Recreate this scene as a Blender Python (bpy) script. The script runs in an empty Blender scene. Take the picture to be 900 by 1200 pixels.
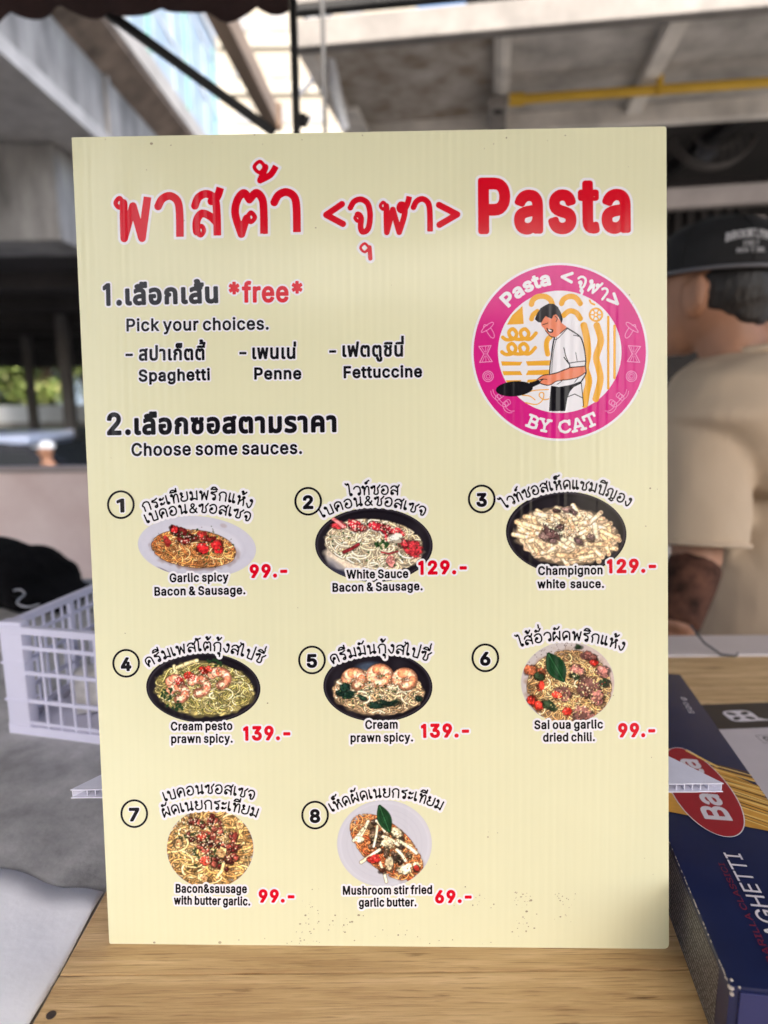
import bpy, bmesh, math, random, json
import numpy as np
from mathutils import Vector, Matrix
random.seed(7)
SC = bpy.context.scene
COL = SC.collection
R = math.radians

# ------------------------------------------------------------------ camera
TZ = 0.90                                   # height of the wooden table top
F, CU, CV = 800.0, 450.0, 600.0             # focal length and centre, in photo pixels (900 x 1200)
PITCH = R(10.0)
up = Vector((-0.0096, -math.cos(PITCH), -math.sin(PITCH))).normalized()      # gravity seen by the camera (right, down, forward)
wy = (Vector((0, 0, 1)) - up * up.z).normalized()
wx = wy.cross(up)
if wx.x < 0: wx = -wx
ROT = Matrix((wx, wy, up))                  # camera frame -> world
bt = Vector((0.0013, 0.2302, 0.3618))       # middle of the board's foot, camera frame
bx = Vector((0.99884, -0.00566, -0.02326)).normalized()
by = Vector((-0.0157, -0.99900, -0.0512)); by = (by - bx * by.dot(bx)).normalized()
CZ = TZ - (ROT @ bt).z
CAM = Vector((0, 0, CZ))
cd = bpy.data.cameras.new("camera")
cam = bpy.data.objects.new("camera", cd); COL.objects.link(cam)
cd.sensor_fit = 'VERTICAL'; cd.sensor_height = 36; cd.sensor_width = 27; cd.lens = 24
cd.clip_start = 0.02; cd.clip_end = 2000
cd.dof.use_dof = True; cd.dof.focus_distance = 0.372; cd.dof.aperture_fstop = 5.6
rt, dn, fw = (ROT @ Vector(v) for v in ((1, 0, 0), (0, 1, 0), (0, 0, 1)))
m3 = Matrix((rt, -dn, -fw)).transposed()
cam.matrix_world = Matrix.Translation(CAM) @ m3.to_4x4()
SC.camera = cam

def ray(u, v): return ROT @ Vector(((u - CU) / F, (v - CV) / F, 1.0))
def at(u, v, Y): d = ray(u, v); return CAM + d * (Y / d.y)
def onz(u, v, z): d = ray(u, v); return CAM + d * ((z - CZ) / d.z)

# ------------------------------------------------------------------ light
SUN_DIR = Vector((0.12, -0.66, 0.74)).normalized()          # towards the sun
EL = math.asin(SUN_DIR.z); AZ = math.atan2(SUN_DIR.x, SUN_DIR.y)
w = bpy.data.worlds.new("World"); SC.world = w; w.use_nodes = True
nt = w.node_tree; bg = nt.nodes['Background']
sky = nt.nodes.new('ShaderNodeTexSky'); sky.sky_type = 'NISHITA'; sky.sun_disc = False
sky.sun_elevation = EL; sky.sun_rotation = AZ; sky.dust_density = 5.0; sky.air_density = 1.0
nt.links.new(sky.outputs[0], bg.inputs[0]); bg.inputs[1].default_value = 0.15
sl = bpy.data.lights.new("sun", 'SUN'); sl.energy = 2.2; sl.angle = R(0.5); sl.color = (1, 0.95, 0.87)
so = bpy.data.objects.new("sun", sl); COL.objects.link(so)
so.rotation_euler = SUN_DIR.to_track_quat('Z', 'Y').to_euler()
vs = SC.view_settings; vs.view_transform = 'Standard'; vs.look = 'None'; vs.gamma = 1; vs.exposure = 1.82
SC.cycles.max_bounces = 8

# ------------------------------------------------------------------ materials
def s2l(c): return tuple((x / 12.92 if x <= 0.04045 else ((x + 0.055) / 1.055) ** 2.4) for x in c)
def rgb(r, g, b): return s2l((r / 255, g / 255, b / 255))
MATS = {}
def mat(name, col, rough=0.6, metal=0.0, var=0.15, scale=6.0, bump=0.0, bscale=40.0, coat=0.0, spec=0.5, stretch=None, var2=None):
    """principled material with a noise-driven colour variation and optional bump"""
    if name in MATS: return MATS[name]
    m = bpy.data.materials.new(name); m.use_nodes = True
    t = m.node_tree; p = t.nodes['Principled BSDF']
    p.inputs['Roughness'].default_value = rough; p.inputs['Metallic'].default_value = metal
    p.inputs['Coat Weight'].default_value = coat; p.inputs['Specular IOR Level'].default_value = spec
    tc = t.nodes.new('ShaderNodeTexCoord'); src = tc.outputs['Object']
    if stretch:
        mp = t.nodes.new('ShaderNodeMapping'); mp.inputs['Scale'].default_value = stretch
        t.links.new(src, mp.inputs[0]); src = mp.outputs[0]
    if var:
        n = t.nodes.new('ShaderNodeTexNoise'); n.inputs['Scale'].default_value = scale; n.inputs['Detail'].default_value = 8
        n.inputs['Roughness'].default_value = 0.6
        t.links.new(src, n.inputs[0])
        cr = t.nodes.new('ShaderNodeValToRGB')
        a = tuple(c * (1 - var) for c in col); b = var2 or tuple(min(1, c * (1 + var)) for c in col)
        cr.color_ramp.elements[0].position = 0.3; cr.color_ramp.elements[1].position = 0.7
        cr.color_ramp.elements[0].color = (*a, 1); cr.color_ramp.elements[1].color = (*b, 1)
        t.links.new(n.outputs['Fac'], cr.inputs[0]); t.links.new(cr.outputs[0], p.inputs['Base Color'])
    else: p.inputs['Base Color'].default_value = (*col, 1)
    if bump:
        n2 = t.nodes.new('ShaderNodeTexNoise'); n2.inputs['Scale'].default_value = bscale; n2.inputs['Detail'].default_value = 6
        t.links.new(src, n2.inputs[0])
        bp = t.nodes.new('ShaderNodeBump'); bp.inputs['Strength'].default_value = bump; bp.inputs['Distance'].default_value = 0.01
        t.links.new(n2.outputs['Fac'], bp.inputs['Height']); t.links.new(bp.outputs[0], p.inputs['Normal'])
    MATS[name] = m
    return m

# ------------------------------------------------------------------ object helpers
def tag(o, label=None, cat=None, group=None, kind=None):
    if label: o['label'] = label
    if cat: o['category'] = cat
    if group: o['group'] = group
    if kind: o['kind'] = kind
    return o
def link(name, me, mats, parent=None):
    o = bpy.data.objects.new(name, me); COL.objects.link(o)
    for m in (mats if isinstance(mats, (list, tuple)) else [mats]): me.materials.append(m)
    if parent: o.parent = parent
    return o
def empty(name, loc, label, cat, group=None, rot=None):
    o = bpy.data.objects.new(name, None); COL.objects.link(o); o.empty_display_size = 0.05
    o.location = loc
    if rot is not None: o.rotation_euler = rot
    return tag(o, label, cat, group)

class MB:
    """collects shapes into one mesh, in the coordinates of its thing"""
    def __init__(s): s.b = bmesh.new()
    def box(s, c, size, rot=None, bev=0.0):
        M = Matrix.Translation(Vector(c)) @ (rot.to_4x4() if rot is not None else Matrix.Identity(4)) @ Matrix.Diagonal((*size, 1))
        r = bmesh.ops.create_cube(s.b, size=1, matrix=M)
        if bev:
            ed = list({e for v in r['verts'] for e in v.link_edges})
            bmesh.ops.bevel(s.b, geom=ed, offset=bev, segments=2, affect='EDGES', profile=0.6)
        return s
    def beam(s, p, q, wd, ht, upv=(0, 0, 1), bev=0.0):
        p, q = Vector(p), Vector(q); d = q - p; z = d.normalized(); x = Vector(upv).cross(z)
        if x.length < 1e-4: x = Vector((1, 0, 0)).cross(z)
        x.normalize(); y = z.cross(x)
        return s.box((p + q) / 2, (wd, ht, d.length), Matrix((x, y, z)).transposed(), bev)
    def tube(s, pts, r, seg=10, caps=True):
        pts = [Vector(p) for p in pts]; n = len(pts); rs = r if isinstance(r, (list, tuple)) else [r] * n
        rings = []; ref = None
        for i, p in enumerate(pts):
            d = (pts[min(i + 1, n - 1)] - pts[max(i - 1, 0)]).normalized()
            if ref is None:
                ref = Vector((0, 0, 1)) if abs(d.z) < 0.9 else Vector((1, 0, 0))
            x = ref.cross(d).normalized(); y = d.cross(x); ref = y
            rings.append([s.b.verts.new(p + (x * math.cos(2 * math.pi * k / seg) + y * math.sin(2 * math.pi * k / seg)) * rs[i]) for k in range(seg)])
        s.skin(rings, caps); return s
    def skin(s, rings, caps=True):
        for a, b in zip(rings, rings[1:]):
            n = len(a)
            for k in range(n): s.b.faces.new((a[k], a[(k + 1) % n], b[(k + 1) % n], b[k]))
        if caps:
            s.b.faces.new(list(reversed(rings[0]))); s.b.faces.new(rings[-1])
    def loft(s, secs, seg=24, power=2.0):
        """secs: (centre, side vector, front vector) ellipses"""
        rings = []
        for c, a, b in secs:
            c, a, b = Vector(c), Vector(a), Vector(b); ring = []
            for k in range(seg):
                t = 2 * math.pi * k / seg; cx, sy = math.cos(t), math.sin(t)
                cx = math.copysign(abs(cx) ** (2 / power), cx); sy = math.copysign(abs(sy) ** (2 / power), sy)
                ring.append(s.b.verts.new(c + a * cx + b * sy))
            rings.append(ring)
        s.skin(rings); return s
    def ball(s, c, rad, rot=None, sub=3):
        rad = rad if isinstance(rad, (list, tuple)) else (rad,) * 3
        M = Matrix.Translation(Vector(c)) @ (rot.to_4x4() if rot is not None else Matrix.Identity(4)) @ Matrix.Diagonal((*rad, 1))
        bmesh.ops.create_icosphere(s.b, subdivisions=sub, radius=1, matrix=M); return s
    def prism(s, pts, h, M=None):
        """polygon pts (x, y) extruded by h along z"""
        M = M or Matrix.Identity(4); n = len(pts)
        lo = [s.b.verts.new(M @ Vector((x, y, 0))) for x, y in pts]; hi = [s.b.verts.new(M @ Vector((x, y, h))) for x, y in pts]
        s.b.faces.new(list(reversed(lo))); s.b.faces.new(hi)
        for k in range(n): s.b.faces.new((lo[k], lo[(k + 1) % n], hi[(k + 1) % n], hi[k]))
        return s
    def poly(s, pts): s.b.faces.new([s.b.verts.new(Vector(p)) for p in pts]); return s
    def build(s, name, m, parent=None, smooth=None, offset=None):
        bmesh.ops.recalc_face_normals(s.b, faces=s.b.faces)
        if offset is not None: bmesh.ops.translate(s.b, vec=Vector(offset), verts=s.b.verts)
        me = bpy.data.meshes.new(name); s.b.to_mesh(me); s.b.free()
        if smooth is not None:
            me.polygons.foreach_set('use_smooth', [True] * len(me.polygons))
            if smooth < 180: me.set_sharp_from_angle(angle=R(smooth))
        return link(name, me, m, parent)
    def melt(s, name, m, parent=None, voxel=0.008, it=6, fac=0.6, disp=None, offset=None):
        """remesh everything collected into one continuous smooth skin"""
        if offset is not None: bmesh.ops.translate(s.b, vec=Vector(offset), verts=s.b.verts)
        bmesh.ops.recalc_face_normals(s.b, faces=s.b.faces)
        me = bpy.data.meshes.new(name); s.b.to_mesh(me); s.b.free()
        o = bpy.data.objects.new(name + '_tmp', me); COL.objects.link(o)
        r = o.modifiers.new('r', 'REMESH'); r.mode = 'VOXEL'; r.voxel_size = voxel
        sm = o.modifiers.new('s', 'SMOOTH'); sm.iterations = it; sm.factor = fac
        if disp:
            tx = bpy.data.textures.new('d', 'CLOUDS'); tx.noise_scale = disp[0]
            d = o.modifiers.new('d', 'DISPLACE'); d.texture = tx; d.strength = disp[1]; d.mid_level = 0.5
            sm2 = o.modifiers.new('s2', 'SMOOTH'); sm2.iterations = 2
        dg = bpy.context.evaluated_depsgraph_get(); dg.update()
        out = bpy.data.meshes.new_from_object(o.evaluated_get(dg))
        bpy.data.objects.remove(o)
        out.name = name
        out.polygons.foreach_set('use_smooth', [True] * len(out.polygons))
        return link(name, out, m, parent)

# ================================================================== THE SETTING
GZ = -0.95                                   # the road under the flyover lies lower than the stall
M_conc = mat('concrete', (0.36, 0.34, 0.31), 0.85, var=0.22, scale=1.6, bump=0.3, bscale=9)
M_conc_lt = mat('pale_concrete', (0.31, 0.295, 0.28), 0.85, var=0.5, scale=3.0, bump=0.4, bscale=8, stretch=(1, 1, 0.3))
M_conc_br = mat('brown_stained_concrete', (0.24, 0.18, 0.135), 0.9, var=0.45, scale=3.0, bump=0.3, bscale=9)
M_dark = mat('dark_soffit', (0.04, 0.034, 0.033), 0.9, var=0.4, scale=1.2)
M_asph = mat('asphalt', (0.06, 0.06, 0.062), 0.9, var=0.3, scale=3, bump=0.3, bscale=60)
M_pave = mat('pavement', (0.22, 0.21, 0.20), 0.9, var=0.25, scale=2.5, bump=0.3, bscale=50)

b = MB(); b.poly([(-900, -300, GZ), (900, -300, GZ), (900, 1500, GZ), (-900, 1500, GZ)])
tag(b.build('ground', M_asph), kind='structure')
b = MB(); b.prism([(-3.4, -9), (7, -9), (7, 9), (0.35, 9), (0.35, 1.72), (-3.4, 1.72)], 0.25, Matrix.Translation((0, 0, -0.25)))
tag(b.build('pavement', M_pave), kind='structure')

# flyover on the left, running away from the camera
fo = empty('flyover', (-4.5, 20, GZ), 'grey concrete flyover girder running overhead at the upper left', 'bridge')
off = -Vector(fo.location)
Y0, Y1 = -6.0, 70.0
def extr(profile, y0, y1):
    m = MB(); a = [m.b.verts.new((x, y0, CZ + z)) for x, z in profile]; c = [m.b.verts.new((x, y1, CZ + z)) for x, z in profile]
    m.skin([a, c]); return m
extr([(-3.5, 3.22), (-3.5, 3.98), (-9, 3.98), (-9, 3.22)], Y0, Y1).build('web', M_conc_lt, fo, offset=off)
extr([(-3.42, 3.05), (-3.42, 3.215), (-9.1, 3.215), (-9.1, 3.05)], Y0, Y1).build('bottom_flange', mat('flange_concrete', (0.5, 0.48, 0.46), 0.85, var=0.25, scale=3), fo, offset=off)
extr([(-3.5, 3.985), (-3.15, 4.20), (-3.15, 4.27), (-9, 4.27), (-9, 3.985)], Y0, Y1).build('deck_overhang', M_conc_br, fo, offset=off)
extr([(-3.12, 4.275), (-3.12, 4.56), (-3.35, 4.56), (-3.35, 4.275)], Y0, Y1).build('parapet', mat('parapet_paint', (0.5, 0.47, 0.43), 0.8, var=0.15, scale=2), fo, offset=off)
for yy in (4.1, 6.3, 9.5, 13, 17, 22, 28, 35, 43, 52):
    b = MB(); b.box((-3.475, yy, CZ + 3.6), (0.05, 0.10, 0.755)); b.build('stiffener_rib', M_conc_lt, fo, offset=off)
b = MB(); b.box((-6.5, 9.5, CZ + 2.47), (5.0, 1.0, 1.14), bev=0.03); b.build('pier_cap', M_conc_lt, fo, offset=off)
b = MB()
b.tube([(-3.46, 5.5, CZ + 3.35), (-3.40, 5.5, CZ + 3.35), (-3.37, 5.5, CZ + 3.55), (-3.37, 5.5, CZ + 3.7)], 0.05, 10)
b.build('drain_pipe', mat('black_pipe', (0.02, 0.02, 0.02), 0.5, var=0), fo, smooth=40, offset=off)
# lower deck over the parking lot
ud = empty('underpass_deck', (-8, 20, GZ), 'dark low concrete deck roofing the parking lot at the left', 'bridge')
off = -Vector(ud.location)
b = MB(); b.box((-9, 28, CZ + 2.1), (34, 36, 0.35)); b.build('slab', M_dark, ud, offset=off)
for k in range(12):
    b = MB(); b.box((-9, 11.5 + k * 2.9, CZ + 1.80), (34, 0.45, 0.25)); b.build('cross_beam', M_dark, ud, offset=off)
Mpil = mat('pillar_concrete', (0.13, 0.12, 0.115), 0.85, var=0.15, scale=3)
for (u, v, Y, wd) in ((41, 505, 22, 0.24), (84, 505, 17, 0.26), (-60, 505, 19, 0.4), (150, 505, 24, 0.4), (205, 505, 30, 0.5)):
    p = at(u, v, Y); b = MB(); b.box((p.x, Y, (GZ + CZ + 1.9) / 2), (wd, wd, CZ + 1.9 - GZ), bev=0.03); b.build('pillar', Mpil, ud, offset=off)

# pale blue building beyond the flyover, and a cream block further on
BX = -34.0; HB = 71.0
bb = empty('office_building', (BX - 6, 100, GZ), 'tall pale blue office building with thin green fins behind the flyover', 'building')
off = -Vector(bb.location)
b = MB(); b.box((BX - 6.05, 100, (GZ + CZ + HB) / 2), (12, 168, CZ + HB - GZ)); b.build('wall', mat('pale_blue_tile', (0.52, 0.59, 0.63), 0.35, var=0.10, scale=0.12), bb, offset=off)
Mgr = mat('green_trim', (0.14, 0.34, 0.30), 0.5, var=0.1)
Mwh = mat('white_trim', (0.78, 0.79, 0.79), 0.6, var=0.08)
Mgl = mat('window_glass', (0.43, 0.53, 0.59), 0.35, var=0.2, scale=0.3, spec=0.6)
for k in range(8):
    b = MB(); b.box((BX + 0.1, 27 + k * 21, CZ + 31), (0.35, 0.8, 76)); b.build('green_fin', Mgr, bb, offset=off)
for k in range(16):
    b = MB(); b.box((BX + 0.02, 22 + k * 10.5, CZ + 33), (0.12, 6.0, 70)); b.build('window', Mgl, bb, offset=off)
for fl in range(7):
    b = MB(); b.box((BX + 0.06, 100, CZ + 6 + fl * 10.2), (0.2, 167.6, 0.5)); b.build('floor_band', Mwh, bb, offset=off)
b = MB(); b.box((BX - 6, 100, CZ + HB + 0.6), (12.8, 169, 1.4)); b.build('roof', Mwh, bb, offset=off)
cb = empty('apartment_block', (-5, 66, GZ), 'tall cream apartment block far away behind the awning pole', 'building')
off = -Vector(cb.location)
b = MB(); b.box((-5, 66, 18), (16, 12, 38)); b.build('wall', mat('cream_render', (0.34, 0.305, 0.25), 0.8, var=0.1, scale=0.5), cb, offset=off)
for fl in range(10):
    b = MB(); b.box((-5, 59.9, 1.5 + fl * 3.4), (15.6, 0.3, 0.9)); b.build('balcony_band', mat('cream_band', (0.42, 0.39, 0.33), 0.8, var=0.1), cb, offset=off)
    for k in range(5):
        b = MB(); b.box((-11 + k * 3, 59.96, 2.9 + fl * 3.4), (1.4, 0.1, 1.3)); b.build('window', mat('dull_glass', (0.25, 0.25, 0.25), 0.2, var=0.2), cb, offset=off)

# unseen, added behind the viewer: dark stall and white box shape the board's reflections
os_ = empty('added_dark_stall', (-0.2, -3.0, 0), 'unseen dark cloth stall added behind the viewer to darken reflections in the board', 'stall')
off = -Vector(os_.location)
b = MB(); b.box((-0.35, -3.2, 1.3), (2.5, 0.04, 2.6)); b.build('back_cloth', mat('dark_cloth', (0.05, 0.045, 0.045), 0.9, var=0.4), os_, offset=off)
b = MB(); b.box((-0.35, -2.9, 0.45), (1.4, 0.5, 0.9)); b.build('counter', mat('dark_cloth', (0, 0, 0)), os_, offset=off)
ib = empty('added_white_box', (0.5, -1.08, 0), 'unseen white foam box added behind the viewer for a glare patch on the board', 'box')
b = MB(); b.box((0, 0, 0.18), (0.46, 0.56, 0.36), bev=0.012); b.build('tub', mat('white_foam', (0.82, 0.82, 0.80), 0.8, var=0.04), ib)
b = MB(); b.box((0, 0, 0.39), (0.48, 0.58, 0.06), bev=0.012); b.build('lid', mat('white_foam', (0, 0, 0)), ib)
# ------------------------------------------------------------------ trees beyond the underpass
Mleaf = []
for nm, c in (('leaf_deep', (0.08, 0.13, 0.025)), ('leaf_mid', (0.20, 0.27, 0.06)), ('leaf_light', (0.42, 0.44, 0.16))):
    m = mat(nm, c, 0.5, var=0.3, scale=2.0); Mleaf.append(m)
Mbark = mat('bark', (0.10, 0.07, 0.05), 0.95, var=0.3, scale=5, bump=0.6, bscale=15)
def tree(u, Y, h, cr, seed, label):
    rnd = random.Random(seed); p = at(u, 500, Y); base = Vector((p.x, Y, GZ))
    t = empty('broadleaf_tree', base, label, 'tree', 'trees beyond the underpass')
    b = MB(); b.tube([(0, 0, 0), (0.1, 0, h * 0.25), (0.0, 0.1, h * 0.5), (0.1, 0, h * 0.8)], [0.3, 0.22, 0.16, 0.05], 10)
    cl = []
    for k in range(14):
        a = rnd.uniform(0, 6.28); rr = cr * rnd.uniform(0.3, 1.0); zz = h * rnd.uniform(0.22, 0.98)
        q = Vector((rr * math.cos(a), rr * math.sin(a), zz)); cl.append((q, cr * rnd.uniform(0.25, 0.5)))
        b.tube([(0.05, 0, h * 0.25 + zz * 0.15), q * 0.5 + Vector((0, 0, zz * 0.3)), q], [0.09, 0.06, 0.02], 6)
    b.build('trunk', Mbark, t, smooth=60)
    V = []; Fc = []; mi = []
    for q, s in cl:
        for _ in range(560):
            d = Vector((rnd.gauss(0, 1), rnd.gauss(0, 1), rnd.gauss(0, 0.8))); d = d.normalized() * (rnd.random() ** 0.5) * s * 1.2
            c = q + d; n = Vector((rnd.gauss(0, 1), rnd.gauss(0, 1), rnd.gauss(0.6, 1))).normalized()
            x = n.orthogonal().normalized(); x = Matrix.Rotation(rnd.uniform(0, 6.28), 3, n) @ x; y = n.cross(x)
            l = rnd.uniform(0.12, 0.24); wd = l * 0.45; i = len(V)
            V += [c - x * l, c + y * wd, c + x * l, c - y * wd]; Fc.append((i, i + 1, i + 2, i + 3)); mi.append(rnd.choice((0, 1, 1, 2)))
    me = bpy.data.meshes.new('crown'); me.from_pydata([tuple(v) for v in V], [], Fc); me.polygons.foreach_set('material_index', mi)
    link('crown', me, Mleaf, t)
tree(-15, 50, 7.5, 3.2, 1, 'leafy green tree seen at the left end of the underpass opening')
tree(16, 54, 8, 3.0, 2, 'bright green tree left of the nearer underpass pillar')
tree(62, 52, 7.5, 2.8, 3, 'yellow green tree seen between the two underpass pillars')
tree(105, 56, 8, 3.2, 4, 'leafy tree half hidden behind the board beyond the right pillar')
gw = empty('boundary_wall', (-20, 47, GZ), 'long low white boundary wall in front of the trees', 'wall')
b = MB(); b.box((-22, 47, GZ + 0.9), (40, 0.25, 1.1)); b.build('wall_panel', Mwh, gw, offset=-Vector(gw.location))
b = MB(); b.box((-22, 46.98, GZ + 0.17), (40.2, 0.35, 0.34)); b.build('plinth', M_conc, gw, offset=-Vector(gw.location))

# low plywood partition behind the counter
pt = empty('partition', (-1.6, 1.6, 0), 'low pinkish grey painted partition panel with faded marks behind the crate', 'partition')
tp = at(0, 553, 1.6).z; off = -Vector(pt.location)
b = MB(); b.box((-1.35, 1.6, tp / 2), (3.2, 0.03, tp), bev=0.004)
b.build('panel', mat('stained_board', rgb(212, 186, 182), 0.7, var=0.12, scale=3.5, var2=rgb(232, 216, 212)), pt, offset=off)
b = MB(); b.box((-1.35, 1.6, tp + 0.006), (3.22, 0.045, 0.012)); b.build('top_rail', mat('partition_rail', rgb(150, 138, 135), 0.6, var=0.1), pt, offset=off)
b = MB(); b.box((-1.35, 1.575, 0.08), (3.2, 0.03, 0.16)); b.build('kick_board', mat('partition_rail', (0, 0, 0)), pt, offset=off)
# ------------------------------------------------------------------ parked car and passer-by in the underpass
p = at(22, 520, 10.0)
car = empty('parked_car', (p.x, 10.0, GZ), 'dark parked car with a roof coloured pale for reflected sky in the shade under the deck', 'car', rot=(0, 0, R(4)))
H = at(22, 514, 10.0).z - GZ
Mcar = mat('car_paint', (0.015, 0.018, 0.03), 0.25, var=0.1, coat=0.8)
prof = [(-2.2, 0.35), (2.2, 0.35), (2.25, 0.75), (2.1, 0.92), (1.2, 1.0), (0.55, H - 0.06), (0.2, H), (-1.2, H), (-1.7, H - 0.1), (-2.15, 1.0), (-2.25, 0.8)]
b = MB(); b.prism(prof, 1.75, Matrix.Translation((0, 0.875, 0)) @ Matrix.Rotation(R(90), 4, 'X'))
bmesh.ops.bevel(b.b, geom=[e for e in b.b.edges], offset=0.05, segments=2, affect='EDGES'); b.build('body', Mcar, car, smooth=40)
b = MB(); b.box((-0.5, 0, H + 0.03), (2.0, 1.66, 0.13), bev=0.03); b.build('roof', mat('car_roof_sky_sheen', rgb(195, 208, 235), 0.3, var=0.05, coat=0.6), car, smooth=40)  # pale slab colour stands in for sky reflected by the roof
Mcg = mat('car_glass', (0.02, 0.025, 0.03), 0.08, var=0, spec=0.8)
for sgn in (-1, 1):
    for (x0, x1, x2, x3) in ((0.45, 0.95, -0.38, -0.38), (-0.48, -0.48, -1.6, -1.9)):
        b = MB(); b.prism([(x0, H - 0.13), (x1, 1.03), (x3, 1.03), (x2, H - 0.13)], 0.02, Matrix.Translation((0, sgn * 0.878 + 0.01, 0)) @ Matrix.Rotation(R(90), 4, 'X')); b.build('window', Mcg, car)
b = MB(); b.poly([(1.17, 0.75, 1.03), (1.17, -0.75, 1.03), (0.60, -0.68, H - 0.08), (0.60, 0.68, H - 0.08)]); b.build('windscreen', Mcg, car, offset=(0.03, 0, 0.02))
for sx in (-1.4, 1.4):
    for sy in (-0.8, 0.8):
        wh = MB().tube([(sx, sy - 0.1, 0.33), (sx, sy + 0.1, 0.33)], 0.33, 24).build('wheel', mat('tyre', (0.02, 0.02, 0.02), 0.9, var=0), car, smooth=40)
        MB().tube([(sx, sy - 0.11, 0.33), (sx, sy + 0.11, 0.33)], 0.2, 16).build('rim', mat('rim_metal', (0.5, 0.5, 0.5), 0.3, 0.9, var=0), wh, smooth=40)
for sy in (-0.62, 0.62):
    MB().box((2.22, sy, 0.72), (0.06, 0.34, 0.16), bev=0.02).build('headlight', mat('lamp_glass', (0.7, 0.7, 0.72), 0.1, var=0), car)

M_skin = mat('skin', (0.40, 0.20, 0.12), 0.5, var=0.12, scale=14, bump=0.05, bscale=80)
M_hair = mat('black_hair', (0.012, 0.010, 0.010), 0.5, var=0.3, scale=40, bump=0.4, bscale=120, stretch=(1, 1, 0.3))

# passer-by: head and shoulders above the partition
q = at(55, 528, 8.5)
man = empty('person', (q.x, 8.5, GZ), 'person in a pale cap and light green shirt walking past the parked car', 'person')
hz = q.z - GZ
b = MB()
b.loft([((0, 0, 0.80), (0.16, 0, 0), (0, 0.11, 0)), ((0, 0, hz - 0.55), (0.15, 0, 0), (0, 0.10, 0)), ((0, 0, hz - 0.30), (0.19, 0, 0), (0, 0.11, 0)), ((0, 0.0, hz - 0.17), (0.09, 0, 0), (0, 0.07, 0)), ((-0.01, 0, hz - 0.10), (0.055, 0, 0), (0, 0.055, 0)), ((-0.02, 0, hz - 0.03), (0.055, 0, 0), (0, 0.055, 0))])
b.ball((-0.02, 0, hz), (0.095, 0.075, 0.115)); b.ball((-0.118, 0, hz - 0.02), (0.02, 0.014, 0.018)); b.ball((0.0, 0.078, hz - 0.01), (0.02, 0.01, 0.03)); b.ball((0.0, -0.078, hz - 0.01), (0.02, 0.01, 0.03))
for s in (-1, 1):
    b.tube([(0, s * 0.17, hz - 0.30), (0.03, s * 0.21, hz - 0.55), (-0.08, s * 0.20, hz - 0.78), (-0.12, s * 0.19, hz - 0.86)], [0.055, 0.045, 0.035, 0.03])
    for f in range(4): b.tube([(-0.12 + (f - 1.5) * 0.016, s * 0.19, hz - 0.86), (-0.135 + (f - 1.5) * 0.016, s * 0.185, hz - 0.93), (-0.145 + (f - 1.5) * 0.013, s * 0.18, hz - 0.97 + abs(f - 1.5) * 0.008)], 0.009, 8)
    b.tube([(-0.14, s * 0.18, hz - 0.85), (-0.165, s * 0.165, hz - 0.90)], 0.010, 8)
    b.tube([(0.02 * s, s * 0.09, 0.86), (0.08 * s - 0.02, s * 0.10, 0.46), (0.14 * s, s * 0.10, 0.08)], [0.085, 0.055, 0.04])
    b.ball((0.14 * s - 0.06, s * 0.10, 0.05), (0.12, 0.045, 0.045))
b.melt('body', M_skin, man, voxel=0.012, it=4)
b = MB()
b.loft([((0, 0, hz - 0.78), (0.175, 0, 0), (0, 0.135, 0)), ((0, 0, hz - 0.5), (0.17, 0, 0), (0, 0.14, 0)), ((0, 0, hz - 0.30), (0.16, 0, 0), (0, 0.21, 0)), ((0, 0, hz - 0.19), (0.09, 0, 0), (0, 0.12, 0))])
for s in (-1, 1): b.tube([(0, s * 0.15, hz - 0.27), (0.03, s * 0.215, hz - 0.53)], [0.08, 0.065])
b.melt('shirt', mat('mint_shirt', rgb(190, 215, 200), 0.9, var=0.06), man, voxel=0.014, it=4)
b = MB()
for s in (-1, 1): b.tube([(0, s * 0.06, hz - 0.72), (0.05 * s, s * 0.09, 0.5), (0.13 * s, s * 0.10, 0.12)], [0.13, 0.08, 0.07])
b.melt('trousers', mat('dark_trousers', (0.03, 0.03, 0.04), 0.9, var=0.1), man, voxel=0.014, it=4)
b = MB(); b.loft([((0, 0, hz + 0.035), (0.105, 0, 0), (0, 0.088, 0)), ((0, 0, hz + 0.08), (0.095, 0, 0), (0, 0.08, 0)), ((0, 0, hz + 0.115), (0.05, 0, 0), (0, 0.045, 0)), ((0, 0, hz + 0.122), (0.01, 0, 0), (0, 0.01, 0))])
b.prism([(-0.07, -0.07), (-0.15, -0.05), (-0.185, 0), (-0.15, 0.05), (-0.07, 0.07)], 0.012, Matrix.Translation((0, 0, hz + 0.035)))
b.build('cap', mat('pale_cap', rgb(225, 230, 235), 0.8, var=0.05), man, smooth=60)

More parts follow.
